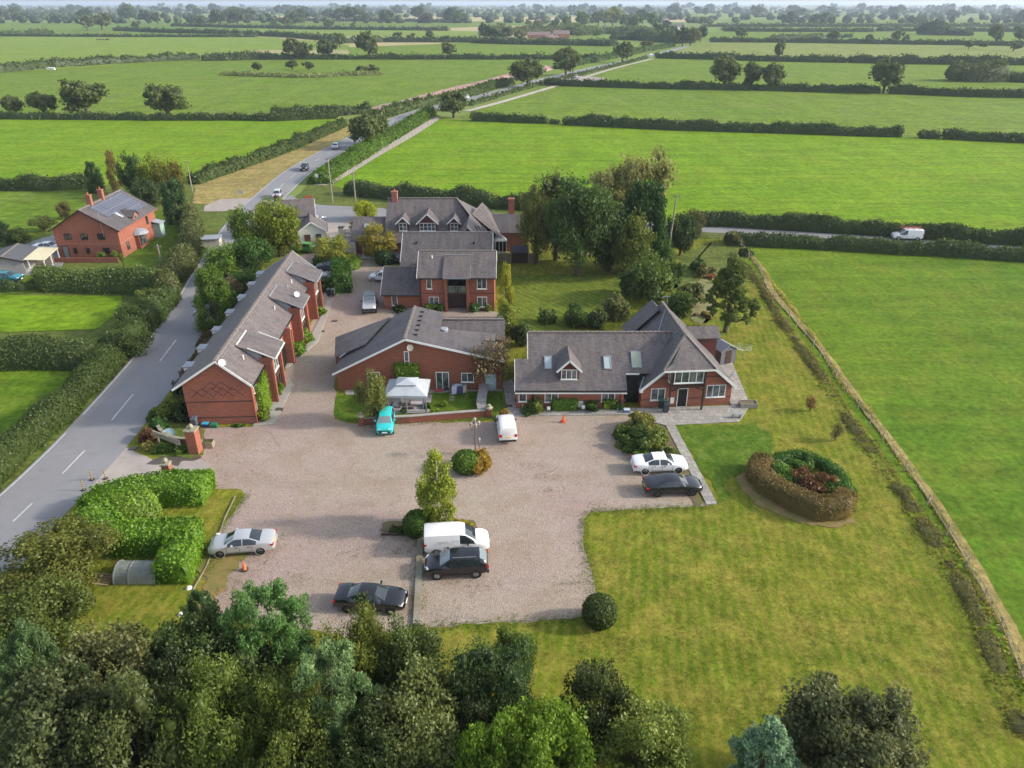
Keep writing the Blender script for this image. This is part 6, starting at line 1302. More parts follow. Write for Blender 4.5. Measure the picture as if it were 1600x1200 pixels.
# ================================================= HEDGES
HG=(.06,.08,.032); HG2=(.08,.105,.034); HB=(.085,.085,.045); HL=(.11,.19,.02)
# near left side
hedge('tall overgrown hedge between the farmhouse garden and the paddock below',[(68,447),(120,450),(190,452),(250,456)],4.2,3.0,HG2,box=.25)
hedge('row of small dark bushes at the left edge below the garage',[(-40,458),(30,455),(64,452)],1.2,1.2,HG,box=.1,var=.5,dens=.7)
hedge('dark wide hedge below the left paddock reaching the roadside',[(-120,568),(0,567),(70,566),(150,568)],5.0,2.6,HG,box=.2)
hedge('brown-green roadside hedge in front of the farmhouse lawn',[(300,350),(301,385),(292,420),(262,448),(262,470)],3.4,3.3,(.075,.08,.035),box=.2)
hedge('bushy roadside hedge beside the upper left paddock',[(262,470),(240,500),(215,528),(180,560)],3.6,2.8,(.06,.085,.03),box=.15)
hedge('roadside hedge running down to the lower left corner',[(180,560),(140,605),(95,650),(40,700),(-20,755),(-90,820)],3.2,2.4,(.055,.075,.025),box=.2)
hedge('dark hedge behind the farmhouse at the foot of the bright field',[(-160,297),(0,296),(80,297),(160,292)],3.0,2.8,HG,box=.4)
hedge('long clipped hedge on the left of the dry verge',[(303,288),(360,268),(430,243),(500,214),(535,198)],3.4,2.6,(.06,.08,.03),box=.5)
hedge('dark hedge line under the row of wind-shaped oaks',[(-200,184),(0,186),(120,187),(250,188),(380,188),(430,189),(525,185)],3.0,2.2,HG,box=.3)
hedge('thick hedge running right from the oaks to the main road',[(428,183),(480,181),(530,180),(575,176)],5.5,3.4,HG,box=.2)
hedge('hedge between the earth bank and the main road',[(602,183),(640,172),(690,161),(740,149),(770,138),(800,132)],4,3.2,(.06,.085,.03),box=.4)
hedge('green hedge between the main road and the concrete track, lower stretch',[(500,288),(520,272),(548,255),(590,228),(625,208)],5.5,2.6,(.08,.13,.025),box=.3)
hedge('green hedge between the main road and the concrete track, upper stretch',[(625,208),(650,194),(674,180)],4.5,2.8,(.075,.12,.025),box=.3)
hedge('roadside hedge right of the main road beyond the lone oak',[(735,165),(790,148),(850,131),(905,118),(960,104),(1010,91)],2.4,1.2,(.06,.08,.03),box=.4)
hedge('hedge left of the far stretch of main road',[(870,108),(920,98),(970,88),(1010,80),(1050,73)],6,3.0,(.06,.09,.035),box=.3)
hedge('long dark hedge behind the large house at the edge of the big bright field',[(545,303),(600,309),(680,318),(760,323),(835,328)],3.6,3.0,HG,box=.3)
hedge('far-side lane hedge running along the foot of the big bright field',[(1086,352),(1130,353),(1220,358),(1330,365),(1450,373),(1600,384),(1850,402)],2.8,2.6,HG,box=.45)
hedge('near-side lane hedge at the top of the right-hand field',[(1135,381),(1200,384),(1300,389),(1400,395),(1500,400),(1620,409),(1850,424)],2.8,2.0,HG,box=.45)
hedge('dark hedge across the big field, left piece with a gap',[(738,189),(780,190),(815,192),(853,193)],3.0,2.6,HG,box=.3)
hedge('isolated short hedge stub in the gap of the first field hedge',[(861,193),(872,194)],2.0,1.4,HG,box=.2)
hedge('long dark hedge across the field above the bright pasture',[(882,195),(950,198),(1050,203),(1150,206),(1250,209),(1330,212),(1406,214)],3.2,2.9,HG,box=.35)
hedge('small hedge clump in the gap before the right edge',[(1437,216),(1464,217)],3.0,2.2,HG,box=.2)
hedge('hedge piece reaching the right edge above the bright pasture',[(1474,217),(1530,220),(1600,223),(1800,232)],3.2,2.7,HG,box=.35)
hedge('dark hedge from the lay-by to the three oaks',[(852,133),(900,135),(960,137),(1030,139),(1110,140),(1170,141)],3.2,3.0,HG,box=.35)
hedge('dark hedge from the three oaks to the lone oak on the right',[(1175,141),(1240,143),(1310,145),(1372,146)],3.2,3.2,HG,box=.35)
hedge('dark hedge right of the lone field oak',[(1388,146),(1450,149),(1530,152),(1600,153),(1800,160)],3.2,3.4,HG,box=.35)
hedge('tall left field hedge with a white trough before it',[(-200,125),(0,114),(90,105),(190,99),(310,93)],4.5,4.6,HG,box=.25)
hedge('thick dark hedge left of the far oaks',[(320,95),(370,94),(400,93),(440,93)],9,4.6,HG,box=.2)
hedge('dark hedge under the far oaks left of the road',[(440,93),(500,93),(565,93),(660,93),(665,93)],3.6,3.2,HG,box=.3)
hedge('straight dark hedge running right from the far oaks',[(668,93),(760,93),(850,93),(935,93)],3.6,3.4,HG,box=.35)
for i,(lb,pts,w,h) in enumerate([
 ('hedge right of the road beyond the lay-by field',[(1025,91),(1100,93),(1200,96),(1320,98)],4,4),
 ('hedge continuing to the right edge beyond the lay-by field',[(1325,98),(1400,100),(1480,101),(1600,102),(1800,104)],4,5),
 ('farther field hedge below the copse on the right',[(1110,66),(1250,67),(1380,69),(1600,72),(1800,73)],4,4.5),
 ('broken hedge above the pale field on the right',[(1205,61),(1290,59),(1330,59)],5,4),
 ('distant hedge line left of the copse on the right',[(1130,49),(1250,50),(1365,50)],6,5),
 ('distant hedge line running right to the edge',[(1370,49),(1480,49),(1600,50),(1750,50)],6,5),
 ('very far hedge above the distant right fields',[(1100,42),(1250,42),(1450,42),(1700,42)],7,5),
 ('far field hedge behind the yellow-green left field',[(180,48),(250,51),(330,53),(450,58),(540,66)],5,5),
 ('far hedge from the left edge through the yellow field top',[(-80,56),(60,57),(200,58),(400,58)],5,3),
 ('distant hedge below the left copse',[(270,41),(350,43),(480,46),(700,48)],6,4.5),
 ('distant hedge near the brown field',[(330,32),(480,33),(640,34),(720,36)],8,6),
 ('hedge along the field beyond the far oaks',[(520,68),(600,66),(700,66),(800,66)],5,4.5),
 ('left-edge rough hedge at the top of the yellow field',[(-80,58),(20,56),(80,53)],9,5)]):
    hedge(lb,pts,w,h,HG,box=.25)
# laurel hedge (U shape) and other clipped hedges
def block(label,pts,w,h,col,**k): return hedge(label,pts,w,h,col,box=.95,var=.05,**k)
block('long bright laurel hedge curving from the road past the brick gate pillar',[(150,816),(175,798),(220,784),(270,777),(328,777)],3.2,2.1,HL,s=.13,name='laurel_hedge')
block('bright laurel hedge arm along the slatted screen gap and above the arched shelter',[(150,822),(170,842),(190,858),(240,856),(312,853)],2.6,2.1,HL,s=.13,name='laurel_hedge')
block('bright laurel hedge arm running down beside the arched shelter',[(296,860),(287,885),(272,914)],2.6,2.15,HL,s=.13,name='laurel_hedge')
block('middle laurel hedge piece closing the gap on its left side',[(205,778),(212,800),(222,822)],3.2,2.05,(.14,.2,.035),s=.13,name='laurel_hedge')
block('tall dark clipped hedge with rounded end in the courtyard',[(536,460),(533,432)],2.6,2.9,(.05,.1,.02),name='clipped_hedge')
block('low clipped hedge border under the courtyard willow',[(496,412),(530,415),(552,408)],3.0,1.2,(.06,.11,.02),name='clipped_hedge')
block('low bright hedge beyond the tall courtyard hedge',[(540,424),(556,420),(556,412)],1.6,1.1,(.12,.18,.03),name='clipped_hedge')
block('clipped box hedge under the window left of the meter box',[(863,640),(900,640)],1.5,1.35,(.09,.15,.025),name='clipped_hedge')
block('clipped bright shrub block right of the windowed wall of the L-shaped house',[(942,637),(962,637)],1.5,1.3,(.11,.16,.025),name='clipped_hedge')
# terrace shrubs
x,y=G(463,558); blob('shrub','round bright clipped shrub at the second bay of the terrace',x,y,1.3,1.9,(.12,.2,.02),k=10)
x,y=G(478,536); blob('shrub','loose bright green shrubs between the second and third bay',x,y-.2,1.2,1.7,(.13,.18,.025),ry=2.0)
x,y=G(437,618); blob('shrub','narrow clipped shrub by the near bay of the terrace',x,y,.8,1.6,(.11,.17,.025))
x,y=G(414,655); blob('shrub','yellow-green shrub at the near corner of the terrace',x,y,1.2,1.3,(.14,.17,.03))
x,y=G(503,494); blob('shrub','square bright shrub at the third bay of the terrace',x,y,.8,1.3,(.14,.19,.025))
hedge('square patch of bright climbing ivy on the brown brick wall behind the gazebo',[(IVY[0]-1.15,IVY[1]),(IVY[0]+1.15,IVY[1])],.45,3.35,(.14,.2,.03),name='climbing_plant',world=True,cat='climber',box=.95,var=.05)
hedge('bright green climber covering the wall inside the near bay',[(-24.2,62.0),(-24.3,64.6)],.5,3.9,(.15,.22,.03),name='climbing_plant',world=True,cat='climber',box=.8,var=.1)
x,y=G(372,668); blob('low_plant','small ground plant at the foot of the near gable',x,y,.9,.4,(.06,.11,.02),ry=.3)
x,y=G(500,460)
blob('shrub','dark shrub mass beside the bins in the courtyard',G(507,455)[0],G(507,455)[1],1.8,1.6,(.055,.09,.02))
# round topiary in drive beds
x,y=G(653,834); ball('clipped_ball','round dark green clipped ball left of the birch in the gravel bed',x,y,1.08,(.07,.12,.02))
x,y=G(936,973); ball('clipped_ball','round clipped ball with brownish top at the edge of the gravel and lawn',x,y,1.12,(.075,.095,.03),1.02)
x,y=G(601,414); ball('clipped_ball','dark green clipped yew drum in the far courtyard',x,y,1.35,(.035,.06,.02),.85,zc=1.1)
x,y=G(727,735); ball('clipped_ball','green half of the round bush under the lamp post',x+.1,y,1.25,(.09,.145,.02),.78,sy=1.05)
x,y=G(752,734); blob('shrub','orange-brown half of the round bush under the lamp post',x-.1,y+.1,1.4,1.6,(.24,.14,.025),s=.1)
x,y=G(620,832); blob('low_plant','low spreading green shrubs at the left end of the birch bed',x,y,1.5,.55,(.07,.09,.025),ry=.55)
x,y=G(722,828); blob('shrub','yellow-gold shrub behind the bonnet of the white van',x,y,1.15,1.0,(.26,.2,.02),ry=.7)
x,y=G(700,826); blob('low_plant','low green shrub at the foot of the birch',x,y,.9,.6,(.09,.13,.03),ry=.5)
# bed by white saloon
for px,py,r,h,c,lb in ((1005,672,1.9,1.7,(.15,.13,.045),'brownish shrub at the top of the long bed beside the L-shaped house'),(975,682,1.4,1.2,(.08,.11,.025),'rounded green shrub at the left edge of the long bed'),(1018,700,2.3,1.9,(.12,.14,.04),'large olive shrub in the middle of the long bed'),(985,703,1.5,1.2,(.07,.1,.025),'dark mounded shrub left of the large olive one in the bed'),(998,716,1.2,.75,(.09,.14,.03),'low green shrub just behind the white saloon'),(1040,716,1.3,1.1,(.12,.13,.045),'straggly shrub at the right end of the bed by the path'),(993,690,1.3,1.5,(.07,.1,.03),'bushy dark shrub in the heart of the long bed')):
    x,y=G(px,py); blob('shrub',lb,x,y,r,h,c)
for px,py,r,h,c,lb in ((838,645,1.2,1.3,(.11,.13,.04),'yellowish shrub at the left corner of the L-shaped house'),(826,648,.9,.8,(.06,.1,.025),'low green shrub at the left corner of the L-shaped house'),(920,642,1.0,1.1,(.045,.08,.02),'dark rounded shrub beside the meter box'),(966,641,.7,.8,(.07,.11,.03),'small shrub at the end of the passage wall'),
  (803,668-15,.01,.01,(.1,.1,.1),None),(788,655,.6,1.1,(.22,.13,.05),'thin orange-brown shrub on the narrow lawn by the path'),(672,488,1.0,1.2,(.13,.17,.03),'yellow-green shrub under the left window of the balcony house'),(685,487,1.1,1.2,(.05,.1,.025),'dark green palm-like shrub left of the balcony house entrance'),(742,486,1.1,1.2,(.05,.1,.025),'dark green shrub right of the balcony house entrance'),(760,486,1.0,.9,(.17,.18,.06),'pale shrub under the right window of the balcony house'),(625,488,2.2,.8,(.045,.065,.025),'low dark bed plants under the slate wing'),(695,636,.5,.8,(.15,.2,.03),'small bright plant on the lawn edge beside the gazebo'),(680,650,.5,.8,(.16,.2,.03),'small yellow-green plant against the low garden wall'),(668,640,.5,.7,(.05,.08,.03),'dark potted plant at the front corner of the gazebo'),(631,646,.4,.6,(.05,.08,.03),'dark potted plant at the middle of the gazebo front')):
    if lb: x,y=G(px,py); blob('shrub',lb,x,y,r,h,c)
# heart hedge
heart=[(1190,733),(1180,748),(1200,770),(1235,790),(1275,808),(1308,805),(1318,790)]
hedge('clipped brown beech hedge forming a heart outline on the lawn, front side',heart,1.9,1.65,(.17,.11,.055),box=.85,var=.06,s=.1,name='beech_hedge')
hedge('green leafy arc of the heart hedge, back side',[(1200,732),(1222,722),(1250,718),(1285,730),(1312,752),(1322,775)],1.3,.95,(.06,.12,.025),box=.4,name='beech_hedge')
hedge('inner green lining of the heart hedge',[(1212,745),(1235,760),(1265,772),(1290,775)],1.6,1.45,(.09,.15,.03),box=.4,name='beech_hedge')
x,y=G(1266,770); blob('bedding_plants','dark red-brown planting inside the heart hedge',x,y,2.5,1.7,(.12,.05,.03),cat='bedding plants',ry=1.9,k=22)
x,y=G(1222,762); blob('bedding_plants','low green planting at the left inside the heart hedge',x,y,1.7,1.35,(.08,.14,.03),cat='bedding plants',ry=1.9,k=14)
x,y=G(1296,772); blob('bedding_plants','low green planting at the right inside the heart hedge',x,y,1.0,1.3,(.08,.13,.03),cat='bedding plants',ry=1.5,k=10)
x,y=G(1250,738); blob('bedding_plants','low green planting at the back inside the heart hedge',x,y,2.2,1.2,(.07,.12,.03),cat='bedding plants',ry=1.2,k=12)
# entrance island shrubs
for px,py,r,h,c,lb in ((232,690,1.1,1.25,(.13,.055,.04),'dark red-leaved shrub left of the entrance sign'),(233,703,.9,.7,(.22,.18,.07),'straw-coloured shrub at the island tip by the entrance'),(252,706,1.2,.7,(.06,.1,.02),'low green shrub below the entrance sign'),(278,706,1.4,.9,(.07,.11,.02),'spreading green shrub between the sign and the tall pillar'),(250,672,1.2,1.2,(.04,.09,.03),'dark green shrub behind the entrance sign'),(262,655,1.7,1.8,(.11,.13,.03),'loose yellowish shrub between the road and the curved wall'),(290,655,1.5,1.6,(.03,.05,.02),'dark shrub against the road side of the near gable'),(245,655,1.2,.8,(.08,.11,.02),'green shrub on the road verge above the red shrub'),(288,620,1.3,2.6,(.035,.055,.02),'tall dark conifer shrub against the terrace rear wall'),(150,795,1.8,1.4,(.2,.1,.04),'rust-coloured shrub between the road and the laurel hedge')):
    x,y=G(px,py); blob('shrub',lb,x,y,r,h,c)
hedge('strip of dead leaves and low scrub behind the terrace',[(300,590),(318,560),(335,520)],2.4,.7,(.11,.07,.04),box=0,var=.4,name='scrub')
# dark overgrowth by fence, right
x=0
hedge('rough dark scrub strip along the right-hand fence',[(1165,415),(1190,450),(1215,495),(1255,550),(1290,600),(1330,665),(1370,715),(1405,765),(1440,815),(1475,870),(1505,920),(1535,985),(1565,1060),(1600,1150)],1.5,.24,(.135,.115,.045),box=0,var=.7,name='scrub',cap=30000,s=.14)
hedge('golden dry grass strip on the field side of the right-hand fence',[(1165,390),(1200,435),(1240,485),(1285,550),(1325,612),(1362,650),(1405,715),(1450,775),(1490,840),(1535,925),(1570,985),(1605,1065),(1640,1140)],.8,.2,(.3,.24,.08),box=0,var=.5,name='tall_grass',cat='tall grass',cap=30000,s=.14)
for px,py,r,h,c,lb in ((1145,382,2.6,2.0,(.15,.13,.07),'tangled brown bramble where the fence meets the lane'),(1088,470,1.6,.7,(.2,.13,.07),'low brown bracken patch on the dry ground behind the house'),(1100,495,1.8,.6,(.22,.16,.08),'straw-coloured bracken patch nearest the shed on the dry ground'),(1078,452,1.5,.8,(.16,.12,.06),'dark bracken patch at the top of the dry ground'),(1100,430,2.2,1.6,(.12,.1,.05),'brown bramble heap left of the spreading conifer'),(1090,422,1.8,1.4,(.05,.09,.03),'dark green bramble above the dry ground'),(1108,436,1.0,.7,(.28,.12,.09),'small reddish heap of cuttings by the conifer'),(1165,400,1.6,1.2,(.09,.1,.05),'scrub bush on the fence line above the spreading conifer')):
    x,y=G(px,py); blob('bramble',lb,x,y,r,h,c,'bramble')
# ================================================= TREES
OAK=(.085,.1,.042); DK=(.06,.08,.03); YG=(.14,.16,.025); OL=(.10,.105,.035); WIL=(.19,.18,.07)
T=tree
# garden group in the middle
T('willow_tree','soft brown-green tree at the left of the big garden group',838,412,78,120,'willow',(.13,.13,.05))
T('broadleaf_tree','tall dark green tree in front of the garden group, shading the striped lawn',902,432,118,152,'round',(.055,.085,.032),lod=0)
T('broadleaf_tree','dark drooping tree behind the front garden tree, left of centre',868,408,95,135,'willow',(.055,.062,.03),lod=1)
T('evergreen_tree','dark dense conifer on the right of the garden group',1000,420,90,140,'cone',(.03,.062,.022),lod=0)
T('broadleaf_tree','shaded dark tree filling the middle of the garden group',950,425,90,105,'round',(.045,.07,.026))
T('broadleaf_tree','low dark leafy tree under the conifer beside the garden pole',1028,425,50,55,'round',(.06,.1,.03))
T('broadleaf_tree','olive yellow-green tree between the front tree and the dark conifer',980,432,70,95,'round',(.1,.115,.03))
T('pale_willow','feathery pale willow rising at the top of the garden group',1003,350,96,112,'round',(.2,.18,.09))
T('pale_willow','rounded pale willow left of the highest one in the group',948,352,96,84,'round',(.185,.165,.085))
T('evergreen_tree','round dark evergreen right of the tall telegraph pole',1062,400,52,62,'round',(.045,.065,.03))
T('evergreen_tree','small dark evergreen just behind the tall telegraph pole',1038,395,40,55,'round',(.03,.06,.025))
T('broadleaf_tree','brownish bushy tree behind the evergreen by the lane',1078,375,50,45,'round',(.09,.08,.04))
for px,py,w,h,c,lb in ((960,500,52,42,(.13,.13,.07),'round grey-green shrub behind the long slate roof'),(900,510,55,30,(.07,.1,.03),'leafy green bush behind the left end of the long slate roof'),(815,540,45,40,(.055,.075,.03),'dark bush between the bungalow and the L-shaped house'),(1010,470,90,60,(.08,.11,.03),'large wild green bush left of the dry ground'),(1055,500,60,50,(.07,.1,.03),'wild green bush behind the rear gable of the L-shaped house'),(985,460,50,40,(.055,.08,.03),'dark bramble bush at the right end of the striped lawn'),(930,512,40,26,(.06,.075,.03),'low dark bush behind the roof ridge'),(1045,450,50,35,(.06,.09,.03),'green bush at the foot of the tall telegraph pole'),(855,505,35,22,(.09,.12,.04),'small bush at the near edge of the striped lawn'),(1075,480,45,40,(.08,.09,.035),'olive bush beside the dry brown ground')):
    x,y=G(px,py); d=depth(x,y); blob('bush',lb,x,y,w*d/F_PX/2,h*d/F_PX/CS,c,'bush',k=14)
T('conifer_tree','spreading layered conifer standing alone on the right lawn',1133,520,92,114,'tiers',(.11,.13,.045),lod=0)
T('slender_tree','yellow columnar tree right of the balcony house',790,500,38,88,'column',(.22,.2,.03),lod=1)
T('slender_tree','yellow-green loose shrub tree below the columnar yellow one',792,530,52,62,'column',(.17,.18,.04),lod=1)
T('birch_tree','slender pale green birch rising from the gravel bed behind the white van',687,826,98,134,'column',(.21,.225,.045),lod=0,bark=BARKW)
T('bare_tree','bare brown branching tree in front of the right end of the bungalow',758,606,90,92,'bare',(.14,.095,.07),lod=1)
T('small_tree','thin-leaved olive tree in front of the left end of the bungalow',586,660,60,88,'willow',(.13,.13,.045),lod=1)
T('garden_tree','golden autumn tree left of the gabled slate range',597,404,68,52,'round',(.26,.2,.045))
T('weeping_tree','yellow weeping willow over the courtyard hedge',524,414,78,50,'willow',(.22,.21,.05))
T('garden_tree','bright yellow-green tree above the left slate wing of the large house',572,344,46,28,'round',(.24,.25,.02))
T('small_tree','rusty shrub beside the cream gate piers',557,365,22,20,'round',(.2,.11,.08))
T('garden_tree','tall yellow-green tree in front of the white cottage',438,402,82,92,'round',YG)
T('garden_tree','leafy light green tree at the roadside left of the cottage tree',392,405,62,78,'round',(.12,.16,.03))
T('garden_tree','bright green tree on the road bend above the terrace',355,440,70,58,'round',(.1,.15,.022))
T('garden_tree','dark glossy tree against the upper rear roof of the terrace',402,432,72,62,'round',(.045,.09,.022))
T('garden_tree','yellow-green tree leaning over the terrace far end',452,400,44,52,'round',(.17,.17,.03))
T('small_tree','leafless reddish-brown tree between conifer and terrace',365,478,46,48,'bare',(.16,.11,.08),lod=1)
T('evergreen_tree','dark evergreen behind the conifer against the terrace roof',385,470,50,50,'round',(.035,.07,.022))
T('conifer_tree','large dark green conifer standing on the road edge behind the terrace',343,514,76,96,'cone',(.085,.13,.02),lod=0)
T('small_tree','dark small shrub tree at the lower edge of the large conifer',373,505,36,50,'round',(.045,.07,.025))
# farmhouse trees
for px,py,w,h,k,c,lb in ((152,300,30,46,'cone',(.05,.085,.03),'small conifer left of the farmhouse tree row'),(185,302,32,62,'column',(.17,.12,.05),'tall orange-brown poplar-like tree behind the farmhouse'),(212,308,40,62,'round',(.04,.065,.03),'dark tree in the middle of the farmhouse row'),(248,312,52,66,'round',(.14,.15,.02),'yellowish bushy conifer right of the dark farmhouse tree'),(278,318,44,62,'round',(.13,.11,.03),'orange-tinged tree next to the pole behind the farmhouse'),(280,348,50,66,'cone',(.04,.075,.035),'blue-green spruce at the farmhouse drive'),(232,330,46,50,'round',(.045,.065,.03),'shaded tree just behind the farmhouse roof'),(103,342,24,28,'bush',(.12,.09,.05),'small brownish tree left of the farmhouse'),(70,362,40,26,'bush',(.1,.11,.04),'rounded bush on the paddock edge left of the farmhouse'),(35,380,40,26,'bush',(.075,.1,.03),'green bush on the paddock edge at far left'),(8,384,34,42,'bush',(.035,.055,.025),'dark bush at the left edge above the gravel yard'),(160,408,16,16,'bush',(.12,.14,.04),'small shrub tree at the farmhouse front wall'),(185,406,20,16,'bush',(.14,.17,.03),'bright bush at the farmhouse near corner'),(216,520,58,50,'bush',(.075,.1,.04),'spiky grey-green bush in the roadside hedge'),(236,490,44,44,'bush',(.1,.12,.04),'brownish green bush in the hedge beside the road'),(205,555,70,46,'bush',(.055,.075,.03),'dark bush where two hedges meet at the roadside')):
    T('garden_tree' if k!='bush' else 'bush',lb,px,py,w,h,k,c,cat='tree' if k!='bush' else 'bush')
# field oaks
for px,py,w,h,lb in ((22,181,38,32,'leftmost of the four wind-shaped oaks on the left field hedge'),(71,181,50,38,'second wind-shaped oak from the left edge'),(137,182,76,56,'largest wind-shaped oak, leaning right, on the left field hedge'),(264,184,78,52,'broad oak standing apart right of the wind-shaped group'),(462,93,42,31,'far oak touching the hedge left of the white field gate'),(478,93,26,26,'smaller half of the far double oak'),(514,92,36,30,'far oak second from the left in the row'),(577,92,44,40,'tallest far oak of the row with uneven crown'),(531,74,26,22,'oak behind the far row in the next field'),(702,89,28,22,'lone round oak on the straight far hedge'),
 (572,232,58,55,'olive-tinted tree at the roadside bend nearest the camera'),(590,224,48,54,'darker oak directly behind the roadside bend tree'),(709,184,56,42,'oak at the top end of the concrete track'),(824,136,60,44,'wide oak on the right side of the main road by the lay-by'),(884,118,50,42,'oak overhanging the main road beyond the lay-by'),(972,98,34,32,'small-crowned oak right of the far main road'),
 (1131,139,52,52,'left and largest oak of the field trio'),(1173,140,36,42,'middle slender oak of the field trio'),(1204,141,42,42,'right rounded oak of the field trio'),(1380,145,56,52,'lone symmetrical oak on the right field hedge'),(1217,94,20,28,'small upright tree in front of the pale field'),
 (1301,66,22,18,'small oak on the far right hedge, left one'),(1357,66,16,12,'low round tree on the far right hedge'),(1401,66,20,18,'round oak left of the copse on the far hedge'),(1414,66,14,12,'small tree touching the round oak'),(1554,68,28,28,'tall oval tree near the right edge'),(1592,66,34,24,'dark tree at the right edge'),(1158,61,24,18,'round oak alone above the pale field, left'),(1298,41,18,15,'distant oak left in the far field'),(1426,41,15,15,'distant round oak right in the far field'),
 (1513,77,16,14,'small round bush tree in the pond hollow at right'),(1535,77,22,12,'wide bush in the pond hollow at right'),(1583,80,24,14,'bush at the right end of the pond hollow'),
 (403,112,18,15,'left round bush of the pond island'),(457,109,22,15,'middle round bush of the pond island'),(482,111,20,15,'third round bush of the pond island'),(585,114,26,13,'brownish bush at the right end of the pond island'),(565,114,22,11,'low dark bush near the right end of the pond island'),
 (137,48,32,22,'dark tree at the left of the distant left copse'),(160,47,34,26,'second dark tree of the distant left copse'),(203,34,28,26,'large distant tree above the left copse'),(215,47,20,14,'round tree at the right end of the left copse'),(314,42,22,17,'distant oak left of the pair on the left'),(345,38,22,16,'distant oak, higher of the pair on the left'),(390,36,26,22,'distant oak with full crown left of centre'),(427,44,20,11,'squat distant tree left of centre'),(450,44,20,17,'distant round oak above the far row'),(515,47,18,16,'distant neat round oak'),(551,46,12,11,'tiny round tree right of the neat oak'),(672,63,17,15,'small oak on the hedge above the lone round oak'),(622,62,20,12,'low tree on the far hedge left of the small oak'),(643,63,20,11,'flat-topped tree on the far hedge'),(840,44,18,12,'distant tree by the brown field')):
    T('oak_tree' if h>13 else 'field_tree',lb,px,py,w,h,'oak' if h>13 else 'bush',OAK if px<1600 else DK)
x,y=G(495,117); hedge('rough reedy strip around the pond island in the left field',[(352,117),(400,119),(470,121),(530,119),(592,116)],10,1.6,(.14,.15,.07),box=0,var=.4,name='reed_strip',cat='reeds')
hedge('rounded copse of scrub on the right field',[(1484,126),(1520,127),(1560,127)],16,9.5,(.085,.1,.04),box=.1,name='copse',cat='copse')
hedge('low dark end of the right field copse',[(1562,127),(1620,129)],10,5,(.06,.08,.03),box=.1,name='copse',cat='copse')
hedge('dark copse on the far right field',[(1440,54),(1475,55)],26,13,(.05,.07,.035),box=.1,name='copse',cat='copse'); hedge('low straggling right part of the far copse',[(1478,55),(1515,56)],14,7,(.05,.07,.035),box=.1,name='copse',cat='copse')
# village trees in the centre distance
VT=[(758,64,26,26,'dark'),(772,65,26,20,'dark'),(790,64,24,20,'dark'),(812,60,24,14,'olive'),(826,40,14,10,'olive'),(845,42,12,9,'olive'),(866,50,24,18,'dark'),(884,48,20,22,'green'),(910,44,28,24,'green'),(935,40,26,22,'green'),(957,42,34,30,'yellow'),(978,46,26,22,'green'),(992,50,24,26,'green'),(1004,38,26,22,'dark'),(1020,46,22,24,'green'),(1028,60,24,22,'dark'),(1042,48,20,16,'dark'),(975,60,20,16,'dark'),(932,58,18,12,'green'),(905,58,18,11,'olive'),(1050,58,20,16,'dark'),(1066,73,26,30,'dark'),(1078,72,30,28,'olive'),(1094,66,24,24,'dark'),(1100,40,24,14,'green'),(815,66,24,10,'dark'),(850,68,26,10,'dark'),(880,68,26,9,'dark'),(905,70,22,9,'dark'),(956,70,14,9,'dark'),(1012,74,26,10,'olive')]
cm={'dark':(.045,.065,.03),'olive':(.11,.11,.045),'green':(.085,.12,.04),'yellow':(.19,.19,.05)}
cs={'dark':'dark tree','olive':'brownish tree','green':'mid-green tree','yellow':'tall yellow-green tree'}
for i,(px,py,w,h,c) in enumerate(VT):
    zone='left of the distant farm roofs' if px<830 else 'beside the distant farm roofs' if px<900 else 'in the middle of the village wood' if px<1000 else 'at the road end of the village wood'
    T('village_tree','%s %s'%(cs[c],zone),px,py,w,h,'oak' if h>14 else 'bush',cm[c],group='trees of the %s %s'%(cs[c],zone))
for lb,pts,w,h,cc in (('dark thicket along the front of the distant farm roofs',[(740,67),(800,69),(860,70),(915,71),(960,72)],14,5,(.05,.07,.03)),('green thicket in the middle of the village wood',[(895,55),(930,52),(970,52),(1010,56)],40,9,(.075,.105,.035)),('dark thicket at the road end of the village wood',[(960,62),(1000,62),(1045,66),(1070,68)],24,9,(.05,.075,.03)),('olive thicket behind the distant farm roofs',[(760,56),(820,54),(880,52),(900,48)],26,9,(.08,.09,.035))): hedge(lb,pts,w,h,cc,box=.1,name='thicket',cat='thicket')
# distant trees strewn over the plain
rnd=random.Random(5)
for i in range(150):
    px=rnd.uniform(-30,1640); py=rnd.choice((rnd.uniform(14,24),rnd.uniform(18,40)))
    if 740<px<1110 and py>28: continue
    h=rnd.uniform(.35,.62)*(py-3)+3; T('distant_tree','small hazy tree in the distant farmland under the skyline',px,py,h*rnd.uniform(1.1,1.8),h,'oak' if i%3 else 'bush',(rnd.uniform(.05,.08),rnd.uniform(.07,.095),.035),lod=3,group='small hazy trees in the distant farmland')
# distant woodland masses
def woodland(name,n,boxf,seed):
    rng=np.random.default_rng(seed); iv,iff=ICO; V=[];Tt=[];tt=[]; off=0
    for i in range(n):
        px,py=boxf(rng); x,y=G(px,py); r=rng.uniform(5,9)*(1+.00008*y); h=rng.uniform(9,16)
        v=iv*np.array([r,r,h*.5])*(1+rng.normal(size=(len(iv),1))*.13)+np.array([x,y,h*.48]); V.append(v); Tt.append(iff+off); off+=len(iv); tt+=list(np.full(len(iff),rng.uniform(0,.8)))
    me=np_mesh(name,np.concatenate(V),np.zeros((0,4),int),np.concatenate(Tt),np.array(tt)); o=fobj(name,me,None,(.055,.075,.035)); return tag(o,kind='stuff')
def bandf(rng):
    r=rng.random()
    if r<.12: return rng.uniform(-60,118),rng.uniform(20,30)
    if r<.2: return rng.uniform(300,640),rng.uniform(13,17)
    rows=(9.2,10.5,12,13.6,15.5,18,21); py=rows[rng.integers(0,len(rows))]+rng.uniform(-.35,.35)
    return rng.uniform(-120,1720),py
woodland('distant_woodland',3000,bandf,3)
